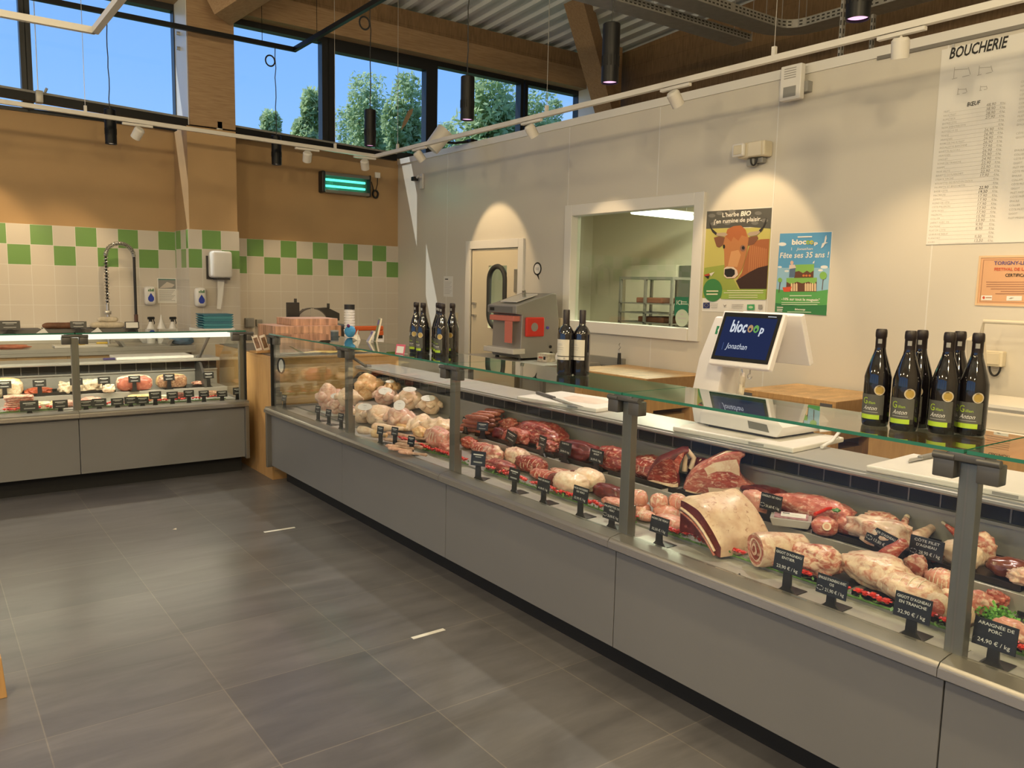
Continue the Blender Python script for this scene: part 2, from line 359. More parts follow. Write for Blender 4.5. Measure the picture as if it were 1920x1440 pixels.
# roof deck of ribbed steel
b = MB(); i = b.mi(STEELW); prev = None; x = -6.0; prof = []
while x < 8.6:
    prof += [(x, .0), (x+.15, .0), (x+.172, -.042), (x+.228, -.042)]; x += .25
prof.append((x, 0))
for (px_, dz) in prof:
    cur = [b._v((px_, -4, roofz(-4)+dz+.05)), b._v((px_, YW+.35, roofz(YW+.35)+dz+.05))]
    if prev: b._f([prev[0], prev[1], cur[1], cur[0]], i)
    prev = cur
b.box(-6, 8.8, -4, YW+.35, roofz(-4)+.06, roofz(-4)+.12, STEELW)
struct(b.build('ceiling'))
b = MB(); b.box(-6, 8.8, YW+.30, YW+.36, roofz(YW)-.10, roofz(YW)+.10, STEELW); struct(b.build('trim_7'))
b = MB(); b.box(-6, 8.1, 9.20, YW+.15, 4.47, 4.73, GLULAM); struct(b.build('trim_8'))
b = MB(); b.box(-6, 8.1, 9.30, YW+.15, 4.731, 4.98, GLULAMX); struct(b.build('trim_9'))  # upper beam lies in shade, put into its darker wood colour
# knee braces
def brace(p0, p1, w, h, m, nm):
    p0, p1 = Vector(p0), Vector(p1); d = (p1-p0).normalized(); s = d.cross(Vector((0, 0, 1))).normalized(); u = s.cross(d)
    b = MB(); b.M = Matrix(((d.x, s.x, u.x, p0.x), (d.y, s.y, u.y, p0.y), (d.z, s.z, u.z, p0.z), (0, 0, 0, 1)))
    b.box(0, (p1-p0).length, -w/2, w/2, -h/2, h/2, m); return struct(b.build(nm))
brace((8.2, 8.78, 3.95), onz(1075, -30, 5.30), .26, .30, GLULAM, 'trim_10')
brace((2.66, 8.80, 4.36), (3.9, 7.60, 5.30), .34, .30, GLULAM, 'trim_11')
# windows of the back wall
wins = [(-5.2, -3.8), (-3.65, -2.2), (-2.05, -.55), (-.42, .965), (1.06, 2.385), (2.885, 4.06), (4.225, 5.49), (5.66, 7.02), (7.15, 8.085)]
for k, (a, c) in enumerate(wins):
    b = MB(); f = .05
    if k >= 4: a -= 0
    wl = .085 if k in (6, 7) else .05
    b.box(a-wl, a, YW-.03, YW+.09, WTOP+.02, 4.47, BLACK); b.box(c, c+(.085 if k in (5, 6) else .05), YW-.03, YW+.09, WTOP+.02, 4.47, BLACK)
    b.box(a, c, YW-.03, YW+.09, 4.405 if k != 6 else 4.33, 4.47, BLACK); b.box(a, c, YW-.03, YW+.09, WTOP+.02, WTOP+(.055 if k < 5 else .10), BLACK)
    w = struct(b.build('window_%d' % (k+1)))
    g = MB(); g.box(a, c, YW+.03, YW+.036, WTOP+.055, 4.41 if k != 6 else 4.33, PANE); g.build('pane', w)
# white partition with a doorway and a window opening
D0, D1, DZ = 6.77, 7.67, 1.985
V0, V1, VZ0, VZ1 = 4.425, 5.925, 1.268, 2.257
b = MB(); t = XW+.08
for y0, y1, z0, z1 in ((-4, V0-.01, 0, WTOP), (V0-.01, V1+.01, 0, VZ0-.01), (V0-.01, V1+.01, VZ1+.01, WTOP), (V1+.01, D0, 0, WTOP), (D0, D1, DZ, WTOP), (D1, YW, 0, WTOP)):
    b.box(XW, t, y0, y1, z0, z1, WHITE)
struct(b.build('wall_right'))
b = MB()
for y in (.18, 1.36, 2.52, 3.70, 6.02, 8.2): b.box(XW-.0015, XW, y-.004, y+.004, 0, WTOP-.06, WTRIM)
b.box(XW-.0015, XW, 4.856, 4.864, VZ1+.11, WTOP-.06, WTRIM); b.box(XW-.0015, XW, 4.856, 4.864, 0, VZ0-.11, WTRIM)
b.box(XW-.012, t+.01, -4, YW-.002, WTOP, WTOP+.012, WTRIM); b.box(XW-.012, XW, -4, YW-.002, WTOP-.055, WTOP, WTRIM); struct(b.build('trim_12'))
# hatch window in the partition
b = MB(); fw = .10
b.box(XW-.03, XW+.09, V0-fw, V0, VZ0-fw, VZ1+fw, WTRIM, .004); b.box(XW-.03, XW+.09, V1, V1+fw, VZ0-fw, VZ1+fw, WTRIM, .004)
b.box(XW-.03, XW+.09, V0, V1, VZ1, VZ1+fw, WTRIM, .004); b.box(XW-.045, XW+.09, V0-.0, V1, VZ0-fw, VZ0, WTRIM, .004)
w = struct(b.build('window_10')); g = MB(); g.box(XW+.05, XW+.056, V0, V1, VZ0, VZ1, glass('hatch_glass', (.93, .97, .90), 1.5, 0, 1.0)); g.build('pane', w)
# swing door
b = MB(); b.box(XW-.025, XW+.09, D0-.09, D0, 0, DZ+.09, WTRIM, .004); b.box(XW-.025, XW+.09, D1, D1+.09, 0, DZ+.09, WTRIM, .004); b.box(XW-.025, XW+.09, D0, D1, DZ, DZ+.09, WTRIM, .004)
d = struct(b.build('door_1'))
b = MB(); py0, py1, pz0, pz1 = 6.99, 7.33, 1.12, 1.80
for q in ((D0+.012, py0, .01, DZ-.01), (py1, D1-.012, .01, DZ-.01), (py0, py1, .01, pz0), (py0, py1, pz1, DZ-.01)):
    b.box(XW+.0, XW+.04, q[0], q[1], q[2], q[3], CREAM)
b.build('leaf', d)
b = MB(); cy = (py0+py1)/2; pts = []
for k in range(17): a = PI*k/16; pts.append((cy+.15*math.cos(a), pz1-.16+.15*math.sin(a)))
for k in range(17): a = PI+PI*k/16; pts.append((cy+.15*math.cos(a), pz0+.16+.15*math.sin(a)))
b.tube([(XW-.004, y, z) for y, z in pts], .028, mat('rubber', (.03, .03, .028), .6), 8, True); b.build('gasket', d, smooth=60)
b = MB(); b.box(XW+.015, XW+.02, cy-.17, cy+.17, pz0, pz1, glass('port', (.9, .95, .88), 1.5)); b.build('porthole', d)
b = MB(); b.box(XW-.014, XW, D0+.005, D0+.075, 1.52, 1.76, STEEL, .004); b.build('hinge', d)
for z in (1.38, 1.245):
    b = MB(); b.box(XW-.03, XW, D1-.12, D1-.05, z-.012, z+.012, STEEL, .004); b.build('latch', d)
# room behind the hatch
b = MB(); b.box(8.40, 8.5, 2.0, YW-.02, 0, 2.95, PREP); struct(b.build('wall_prep_back'))
b = MB(); b.box(t, 8.4, 1.9, 2.0, 0, 2.95, PREP); struct(b.build('wall_prep_side'))
b = MB(); b.box(t, 8.4, YW-.10, YW-.02, 0, 2.95, PREP); struct(b.build('wall_prep_far'))
b = MB(); b.box(t, 8.5, 1.9, YW-.02, 2.95, 3.0, PREP); struct(b.build('ceiling_prep'))
# unseen sides of the shop: shop front with daylight, rear wall
b = MB(); b.box(-6, 8.6, -4.2, -4, 0, roofz(-4), mat('rear_wall', (.5, .44, .36), .8)); struct(b.build('wall_front'))
b = MB(); RW = MATS['rear_wall']
b.box(-6.2, -6, -4, YW, 0, .5, RW); b.box(-6.2, -6, -4, YW, 3.6, 5.8, RW)
for y in (-4, -1.2, 1.6, 4.4, 7.2, 9.2): b.box(-6.2, -6, y, y+.2, .5, 3.6, RW)
struct(b.build('wall_left'))
b = MB(); b.box(-60, 90, YW+.25, 110, -.3, -.02, mat('grass', (.06, .11, .03), .9, var=.3, vscale=2)); b.box(-60, -6.25, -40, YW+.25, -.3, -.02, mat('paving', (.32, .31, .29), .9)); struct(b.build('ground'))

# ---------------------------------------------------------------- trees beyond the windows
def leafmat(nm, c1, c2):
    m, nt, b = _new(nm); L = nt.links.new; tc = nt.nodes.new('ShaderNodeTexCoord'); n = nt.nodes.new('ShaderNodeTexNoise'); n.inputs['Scale'].default_value = 2.2; n.inputs['Detail'].default_value = 5
    L(tc.outputs['Object'], n.inputs['Vector']); r = nt.nodes.new('ShaderNodeValToRGB'); r.color_ramp.elements[0].position = .35; r.color_ramp.elements[1].position = .65
    r.color_ramp.elements[0].color = (*c1, 1); r.color_ramp.elements[1].color = (*c2, 1); L(n.outputs['Fac'], r.inputs[0]); L(r.outputs[0], b.inputs['Base Color']); b.inputs['Roughness'].default_value = .6
    b.inputs['Specular IOR Level'].default_value = .2
    tr = nt.nodes.new('ShaderNodeBsdfTranslucent'); L(r.outputs[0], tr.inputs[0]); ms = nt.nodes.new('ShaderNodeMixShader'); ms.inputs[0].default_value = .5; L(b.outputs[0], ms.inputs[1]); L(tr.outputs[0], ms.inputs[2]); L(ms.outputs[0], nt.nodes['Material Output'].inputs[0]); return m
LEAF = leafmat('leaves', (.34, .45, .20), (.66, .76, .44)); BARK = mat('bark', (.12, .085, .055), .9)
def tree(px, top_px, wpx, Y, label, seed, shape=.55):
    p = ony(px, top_px, Y); H = p.z; W = wpx/FPX*(p-EYE).dot(CF)/2*1.35
    t = thing('tree', label, 'tree', (p.x, Y, -.02), 0, 'trees beyond the windows'); rnd = random.Random(seed)
    b = MB(); b.tube([(0, 0, 0), (.05, 0, H*.3), (0, .05, H*.8)], [.22, .17, .05], BARK, 8); b.build('trunk', t, smooth=60)
    b = MB(); i = b.mi(LEAF); z0 = H*.12
    lobes = [(rnd.uniform(-.5, .5)*W, rnd.uniform(-.4, .4)*W, z0+(H-z0)*rnd.uniform(.35, .82), rnd.uniform(.3, .5)*W) for _ in range(11)]
    lobes += [(0, 0, H-.55*W, .5*W), (0, 0, z0+(H-z0)*.5, .75*W)]
    for _ in range(9000):
        lx, ly, lz, lr = rnd.choice(lobes); q = Vector((rnd.gauss(0, 1), rnd.gauss(0, 1), rnd.gauss(0, 1))).normalized()
        rr = lr*(rnd.random()**.35); c = Vector((lx, ly, lz))+Vector((q.x*rr, q.y*rr, q.z*rr*1.9))
        if c.z < z0 or c.z > H+.1: continue
        s = rnd.uniform(.07, .15); u = Vector((rnd.gauss(0, 1), rnd.gauss(0, 1), rnd.gauss(0, 1))).normalized(); v = u.orthogonal().normalized()
        b._f([b._v(c-u*s), b._v(c+v*s*.6), b._v(c+u*s), b._v(c-v*s*.6)], i)
    b.build('crown', t)
tree(590, 176, 78, 21, 'low leafy tree seen left of the thick window post', 1)
tree(508, 214, 56, 27, 'tip of a small tree at the bottom of the pane beside the column', 2)
tree(690, 142, 120, 33, 'tall round tree filling the left of the pane behind the pendant lamp', 3)
tree(764, 143, 90, 26, 'pointed tree at the right of the pane with the hanging feather', 4)
tree(925, 130, 140, 19, 'big pale green tree left of the thin window post', 5)
tree(1000, 138, 130, 27, 'big bushy tree seen through the two rightmost panes', 6)
tree(650, 205, 70, 42, 'lower tree behind the thick window post', 7)
tree(838, 232, 60, 40, 'small dark tree showing at the foot of the middle window post', 8)
tree(1040, 190, 50, 36, 'small tree low in the last pane by the white post', 9)
# feather stuck to the pane
b = MB(); FEA = mat('feather', (.34, .24, .15), .8)
p0, p1 = ony(751, 246, YW-.02), ony(775, 203, YW-.02); dd = p1-p0; nn = Vector((-dd.z, 0, dd.x)).normalized()
b.poly([p0, p0+dd*.35+nn*.03, p0+dd*.8+nn*.045, p1, p0+dd*.8-nn*.02, p0+dd*.35-nn*.02], FEA); b.poly([p0+Vector((0, .004, 0)), p0+dd*.35-nn*.02+Vector((0, .004, 0)), p1+Vector((0, .004, 0))], FEA)
tag(b.build('feather'), 'brown feather stuck slantwise on the window pane', 'feather')
# ================================================================ lamps, tracks and trays overhead
TRK = mat('track_white', (.66, .64, .60), .4); LAMPB = mat('lamp_black', (.005, .0055, .007), .42, 0, .25); CABLE = mat('cable_black', (.012, .012, .013), .5)
GALV = mat('galvanised', (.44, .43, .40), .45, .35, var=.1, vscale=14)
WARM = (1.0, .70, .37); WARM2 = (1.0, .78, .50)
def bar(mb, p0, p1, w, h, m):
    p0, p1 = Vector(p0), Vector(p1); d = (p1-p0).normalized(); s = d.cross(Vector((0, 0, 1))).normalized(); u = s.cross(d); old = mb.M
    mb.M = Matrix(((d.x, s.x, u.x, p0.x), (d.y, s.y, u.y, p0.y), (d.z, s.z, u.z, p0.z), (0, 0, 0, 1))); mb.box(0, (p1-p0).length, -w/2, w/2, -h/2, h/2, m); mb.M = old
# white light track following both walls
A = ony(0, 190, 8.2); Bc = ony(704, 293, 8.2); Cc = Vector((4.37, -1.5, 3.0)); A = A+(A-Bc)*.7
t = thing('light_track', 'long white light track hung along both walls', 'light track', Bc)
def rel(t, *ps): return [Vector(p)-t.matrix_world.translation if False else Vector(p)-t.location for p in ps]
b = MB(); bar(b, *rel(t, A, Bc), .036, .036, TRK); b.build('rail', t)
b = MB(); bar(b, *rel(t, Bc, Cc), .036, .036, TRK); b.build('rail', t)
for q in (A.lerp(Bc, .52), A.lerp(Bc, .92), Bc.lerp(Cc, .05), Bc.lerp(Cc, .30), Bc.lerp(Cc, .52), Bc.lerp(Cc, .68)):
    top = roofz(q.y)-q.z; q = q-t.location; b = MB(); b.tube([q, q+Vector((0, 0, top))], .0025, STEEL, 6); b.box(q.x-.012, q.x+.012, q.y-.012, q.y+.012, q.z+.018, q.z+.07, TRK); b.build('suspension_wire', t)
# second white track nearer, top left
c0 = onz(178, 58, 3.0); t = thing('light_track', 'short corner of white light track at the top left', 'light track', c0)
b = MB(); bar(b, Vector((-2.5, 0, 0)), Vector((0, 0, 0)), .036, .036, TRK); b.build('rail', t)
b = MB(); bar(b, Vector((0, 0, 0)), Vector((.02, -3.5, 0)), .036, .036, TRK); b.build('rail', t)
b = MB(); b.tube([(-.72, 0, 0), (-.72, 0, 2.2)], .003, STEEL, 6); b.box(-.735, -.705, -.012, .012, .018, .07, TRK); b.build('suspension_wire', t)
# black light track (pendants hang from it)
c0 = onz(552, 93, 4.05); t = thing('light_track', 'black light track turning a corner in front of the windows', 'light track', c0)
b = MB(); bar(b, (-5, 0, 0), (.02, 0, 0), .04, .045, LAMPB); b.build('rail', t)
b = MB(); bar(b, (0, 0, 0), (0, -10, 0), .04, .045, LAMPB); b.build('rail', t)
for q in ((-.35, 0), (-2.2, 0), (0, -.6), (0, -2.4), (0, -4.5)): b = MB(); b.tube([(q[0], q[1], 0), (q[0], q[1], roofz(c0.y+q[1])-c0.z)], .003, LAMPB, 6); b.build('suspension_wire', t)
BTX, BTY = c0.x, c0.y
def pendant(px, ytop, ybot, pt, label, col, power, ring=False, X=None, Y=None):
    p = onx(px, ytop, X) if X else ony(px, ytop, Y); q = onx(px, ybot, X) if X else ony(px, ybot, Y)
    h = p.z-q.z; r = .052
    t = thing('pendant_lamp', label, 'lamp', (p.x, p.y, q.z), 0, 'black cylinder pendant lamps')
    b = MB(); b.lathe([(r-.004, .004), (r-.004, .0), (r, .0), (r, h), (r-.006, h+.006), (0, h+.006)], LAMPB, 28)
    for k in range(14):
        a = 2*PI*k/14; b.M = Matrix.Rotation(a, 4, 'Z'); b.box(r-.001, r+.002, -.004, .004, h*.28, h*.46, mat('vent_dark', (.002, .002, .002), .8)); b.M = Matrix()
    b.build('housing', t, smooth=40)
    b = MB(); b.lathe([(0, .012), (r-.006, .012)], glow('lens_'+('pink' if col[2] > .6 else 'warm'), (1, .50, .80) if col[2] > .6 else (1, .8, .6), 1.6), 24); b.build('lens', t)
    top = 4.05-q.z-.022
    b = MB(); rn = random.Random(px); n = 9
    b.tube([(0, 0, h+.005)]+[((rn.uniform(-.006, .006)), rn.uniform(-.006, .006), h+(top-h)*k/n) for k in range(1, n)]+[(0, 0, top)], .0045, CABLE, 6)
    if ring: b.tube([(-.055+.05*math.cos(2*PI*k/18), 0, top-.14+.055*math.sin(2*PI*k/18)) for k in range(18)], .008, CABLE, 6, True)
    b.build('cable', t, smooth=60)
    lamp('pendant_light', 'SPOT', (p.x, p.y, q.z-.01), power, col, target=(p.x+pt[0], p.y+pt[1], 0), spot_size=math.radians(104), spot_blend=1.0, shadow_soft_size=.045)
PINK = (1.0, .80, .72)
pendant(206, 206, 270, (.1, 0), 'black pendant lamp leftmost over the delicatessen case', WARM2, 30, Y=BTY)
pendant(518, 256, 309, (0, -.2), 'black pendant lamp with a coiled cable ring beside the column', WARM2, 30, True, Y=BTY)
pendant(694, 207, 274, (-.4, 0), 'black pendant lamp in front of the pane with the feather', PINK, 70, True, X=BTX)
pendant(877, 145, 225, (-.55, 0), 'black pendant lamp in front of the tall tree', PINK, 130, X=BTX)
pendant(1147, 46, 155, (-.6, 0), 'black pendant lamp with a pink glow in front of the timber brace', PINK, 105, X=BTX)
pendant(1615, -64, 35, (-.62, 0), 'nearest black pendant lamp cut by the top edge of the photo', PINK, 95, X=BTX)
lampX = BTX
# busbar rail below the windows
p0, p1 = ony(0, 173, 9.0), ony(742, 296, 8.95); p0 = p0+(p0-p1)*.6
t = thing('busbar', 'black cable rail with a grey top hung below the windows', 'rail', p1)
b = MB(); bar(b, *rel(t, p0, p1), .07, .075, LAMPB); b.build('rail', t)
b = MB(); bar(b, *[v+Vector((0, 0, .048)) for v in rel(t, p0, p1)], .075, .02, mat('rail_grey', (.20, .20, .19), .5)); b.build('cover', t)
for px in (72, 407):
    k = ony(px, 173+px*.166, 9.0)-t.location
    b = MB(); b.box(k.x-.03, k.x+.03, -.05, .05, k.z-.05, k.z+.06, GALV, .006); b.tube([k+Vector((0, 0, .05)), k+Vector((0, 0, 1.75))], .004, STEEL, 6); b.tube([k+Vector((.05, 0, .05)), k+Vector((.07, -.03, .1))], .012, GALV, 8); b.build('hanger', t, smooth=40)
# spotlights on the white track
def spot(px, py, on, target, label, power, col=WARM, size=58, lit=True, blend=.55, adapter=True):
    """on: ('y', fraction) position along the track's two legs"""
    if on == 'x':
        q = ony(px, py, 8.2); base = Vector((q.x, 8.2, A.lerp(Bc, (q.x-A.x)/(Bc.x-A.x)).z-.018)); ax = Vector((1, 0, 0))
    else:
        q = onx(px, py, 4.345); base = Vector((Bc.lerp(Cc, (Bc.y-q.y)/(Bc.y-Cc.y)).x, q.y, Bc.lerp(Cc, (Bc.y-q.y)/(Bc.y-Cc.y)).z-.018)); ax = Vector((0, 1, 0))
    t = thing('track_spotlight', label, 'spotlight', base, 0, 'white spotlights on the light track')
    b = MB(); s = Vector((abs(ax.y)*.016+abs(ax.x)*.13, abs(ax.x)*.016+abs(ax.y)*.13, .012)); b.box(-s.x, s.x, -s.y, s.y, -.025, -.004, TRK, .003); b.build('adapter', t)
    hc = Vector((0, 0, -.085)); b = MB(); b.tube([(0, 0, -.02), (0, 0, -.05), hc], .007, TRK, 8); b.build('stem', t)
    d = (Vector(target)-(base+hc)).normalized()
    b = MB(); b.cyl(hc-d*.05, hc-d*.035, .035, .046, TRK, 20); b.cyl(hc-d*.035, hc+d*.055, .046, .044, TRK, 20, False); b.cyl(hc+d*.055, hc+d*.05, .044, .036, TRK, 20, False); b.build('head', t, smooth=35)
    b = MB(); b.cyl(hc+d*.046, hc+d*.047, .038, .038, glow('spot_lens', (1, .86, .62), 6.0), 20); b.build('lens', t)
    lamp('spot_light', 'SPOT', base+hc+d*.075, power, col, target=target, spot_size=math.radians(size), spot_blend=blend, shadow_soft_size=.03)
spot(258, 232, 'x', (1.05, YW, 1.3), 'white spotlight on the left leg of the track, tilted by the pendant', 40)
spot(576, 288, 'x', (3.7, YW, 1.2), 'white spotlight hanging straight down left of the insect lamp', 26, size=50)
spot(684, 304, 'x', (4.75, 9.2, 1.2), 'white spotlight with a bright slanted face above the insect lamp plug', 14, size=46)
spot(-40, 182, 'x', (.45, YW, 1.75), 'white spotlight at the left edge over the green tiles', 55)
spot(812, 275, 'y', (XW, 7.15, 1.85), 'white spotlight over the swing door, farthest on the right leg', 52, size=54, blend=.25)
spot(1018, 232, 'y', (XW, 5.35, 1.65), 'white spotlight over the hatch window', 30, size=56, blend=.4)
spot(1283, 172, 'y', (XW, 3.85, 1.80), 'white spotlight over the cattle poster, fourth from the corner', 48, size=58, blend=.3)
spot(1700, 72, 'y', (4.75, 2.55, .9), 'white spotlight pointing straight down beside the price board', 60, size=90, blend=.6)
spot(2160, -40, 'y', (XW, 1.3, 1.3), 'white spotlight past the right edge of the photo', 50, size=80, blend=.6)
# larger projector near the corner
p = onx(822, 262, 4.75); t = thing('projector', 'fat white tilted projector lamp in front of the window corner', 'lamp', p)
b = MB(); d = (CR*.62+CU*.78); b.cyl(-d*.13, d*.13, .085, .10, TRK, 24); b.build('housing', t, smooth=35)
b = MB(); k = Vector((XW+.02, p.y-.12, WTOP+.012))-p; b.tube([(0, 0, -.02), k*.5+Vector((0, 0, -.02)), k+Vector((0, 0, .02))], .014, LAMPB, 8); b.box(k.x-.06, k.x+.03, k.y-.06, k.y+.06, k.z, k.z+.03, LAMPB, .004); b.build('bracket', t)
# cable trays
def tray(pts, w, h, nm, label):
    """perforated steel cable tray following pts"""
    t = thing('cable_tray', label, 'cable tray', pts[0]); P = [Vector(p)-Vector(pts[0]) for p in pts]; Z = Vector((0, 0, 1))
    b = MB(); H = MATS.get('tray_hole') or mat('tray_hole', (.05, .045, .04), .9); i = b.mi(GALV); j = b.mi(H); L_, R_ = [], []
    for k, p in enumerate(P):
        d = (P[min(k+1, len(P)-1)]-P[max(k-1, 0)]).normalized(); s = d.cross(Z).normalized(); L_.append(p-s*w/2); R_.append(p+s*w/2)
    for k in range(len(P)-1):
        for a, c in ((L_, R_),): b.poly([a[k], c[k], c[k+1], a[k+1]], GALV); b.poly([a[k]+Z*.003, a[k+1]+Z*.003, c[k+1]+Z*.003, c[k]+Z*.003], GALV)
        for S, sg in ((L_, -1), (R_, 1)):
            b.poly([S[k], S[k+1], S[k+1]+Z*h, S[k]+Z*h], GALV)
            d = S[k+1]-S[k]; n = int(d.length/.055); dn = d.normalized(); o = dn.cross(Z)*sg*.0015
            for q in range(n):
                for zz in (.3, .7):
                    c = S[k]+dn*(q+.5)*.055
                    for oo in (o, -o): b.quad(c+Z*h*zz+oo, dn*.016, Z*h*.09, H)
    b.build('tray', t)
    for k in range(0, len(P), max(1, len(P)//3)):
        for S in (L_, R_): b = MB(); b.tube([S[k], S[k]+Z*(roofz(S[k].y+pts[0][1])-pts[0][2]-.0)], .004, STEEL, 6); b.build('threaded_rod', t)
tray([onz(1085, -8, 4.2), onz(1240, 36, 4.2), onz(1392, 82, 4.2)], .24, .07, 'tray', 'straight perforated cable tray ending above the partition')
cv = [(5.2, 5.36), (6.4, 5.33), (7.05, 5.32)]; cv += [(7.05+.32*math.sin(a), 5.0+.32*math.cos(a)) for a in (.3, .6, .9, 1.2, PI/2)]; cv += [(7.36, 4.2), (7.33, 2.6), (7.3, 1.0)]
tray([(x, y, 4.2) for x, y in cv], .26, .08, 'tray', 'cable tray bending round towards the viewer under the roof')
for px in (1575, 1632):
    p = onx(px, 118, 6.4 if px < 1600 else 7.3); b = MB(); b.box(-.025, .025, -.012, .012, 0, 1.15, GALV)
    for k in range(17):
        b.quad((0, -.0135, .04+k*.066), (.007, 0, 0), (0, 0, .02), MATS['tray_hole'])
        b.quad((-.0265, 0, .04+k*.066), (0, .006, 0), (0, 0, .02), MATS['tray_hole'])
    o = b.build('slotted_strut', loc=(p.x, p.y, 3.0)); tag(o, 'slotted steel strut rising from the partition to the cable tray, ' + ('nearer the wall' if px < 1600 else 'thinner one to the right'), 'strut')
# fluorescent tube in the prep room
t = thing('tube_light', 'lit tube light seen through the hatch window', 'lamp', (8.0, 7.9, 2.66))
p0, p1 = onz(1186, 396, 2.62), onz(1297, 408, 2.62); k = .86
p0 = EYE+(p0-EYE)*k; p1 = EYE+(p1-EYE)*k; t.location = p0
for q in (.1, .9): b = MB(); k = (p1-p0)*q; b.tube([k+Vector((0, 0, .06)), k+Vector((0, 0, 2.95-p0.z-.0))], .004, STEEL, 6); b.build('hanger', t)
b = MB(); b.tube([(0, 0, 0), p1-p0], .035, glow('tube_glow', (.96, 1, .84), 5), 12); b.build('tube', t, smooth=60)
b = MB(); bar(b, Vector((0, 0, .05)), p1-p0+Vector((0, 0, .05)), .06, .03, WTRIM); b.build('housing', t)
lamp('tube_lamp', 'AREA', (6.8, 6.0, 2.80), 150, (1, .98, .80), target=(6.8, 6.0, 0), shape='RECTANGLE', size=2.0, size_y=.3)
b = MB(); b.box(5.9, 7.7, 5.88, 6.12, 2.83, 2.95, WTRIM); tag(b.build('ceiling_batten'), 'lamp housing on the prep room ceiling', 'lamp')
# unseen globe lamps behind and left of the viewer, added for fill light
def fill_globe(x, y, e, nm):
    t = thing('fill_lamp', nm, 'lamp', (x, y, 3.6), 0, 'added fill lamps'); b = MB(); b.blob((0, 0, 0), (.13, .13, .13), glow('fill_glow', (1, .86, .62), 2.0), 0, 0, 1, 3); b.build('globe', t, smooth=180)
    b = MB(); b.tube([(0, 0, .131), (0, 0, roofz(y)-3.6)], .006, CABLE, 6); b.build('cable', t)
    lamp('fill_light', 'POINT', (x, y, 3.44), e, (1, .785, .45), shadow_soft_size=.08)
for x, y in ((-3.2, 6.0), (-3.2, 2.4), (-3.2, -1.3), (-.6, -1.3), (2.2, -1.3), (-.8, 2.2), (1.3, .5)): fill_globe(x, y, 165, 'added globe lamp for fill light, unseen near the viewer')
# ================================================================ the two glass display counters
PANEL = mat('panel_grey', (.212, .21, .21), .38, .25, var=.03, vscale=2); ALU = mat('aluminium', (.25, .235, .21), .35, .7); ALUD = mat('aluminium_dark', (.20, .19, .18), .4, .7)
DECK = mat('deck_steel', (.46, .445, .41), .38, .5); INNER = mat('inner_steel', (.33, .325, .30), .45, .4); DARK = mat('dark_plastic', (.045, .042, .038), .45); VOID = mat('void_black', (.008, .008, .008), .7)
CLAMP = mat('clamp_grey', (.10, .096, .09), .38, .3); CHROME = mat('chrome_strip', (.60, .57, .52), .22, .9)
GL = glass('case_glass', (.97, .99, .98), 1.5, 0, .85); GLE = mat('glass_edge', (.03, .17, .115), .15); GLT = glass('top_glass', (.90, .965, .935), 1.5, 0, 1.25)
def grille_mat():
    m, nt, b = _new('grille'); L = nt.links.new; tc = nt.nodes.new('ShaderNodeTexCoord'); mp = nt.nodes.new('ShaderNodeMapping'); mp.inputs['Rotation'].default_value = (0, 0, .5); mp.inputs['Scale'].default_value = (62, 44, 1)
    L(tc.outputs['Object'], mp.inputs[0]); ck = nt.nodes.new('ShaderNodeTexVoronoi'); ck.inputs['Scale'].default_value = 1; ck.inputs['Randomness'].default_value = .05; ck.distance = 'CHEBYCHEV'; L(mp.outputs[0], ck.inputs['Vector'])
    g = nt.nodes.new('ShaderNodeMath'); g.operation = 'LESS_THAN'; g.inputs[1].default_value = .36; L(ck.outputs['Distance'], g.inputs[0])
    mx = nt.nodes.new('ShaderNodeMix'); mx.data_type = 'RGBA'; mx.inputs[6].default_value = (.40, .38, .34, 1); mx.inputs[7].default_value = (.02, .018, .015, 1); L(g.outputs[0], mx.inputs[0]); L(mx.outputs[2], b.inputs['Base Color']); b.inputs['Roughness'].default_value = .4; return m
GRILLE = grille_mat()
ZD, ZL, ZU = .590, .598, .662          # deck strip, lower tray floor, upper step
CL = lambda d: d                      # depth from the front glass
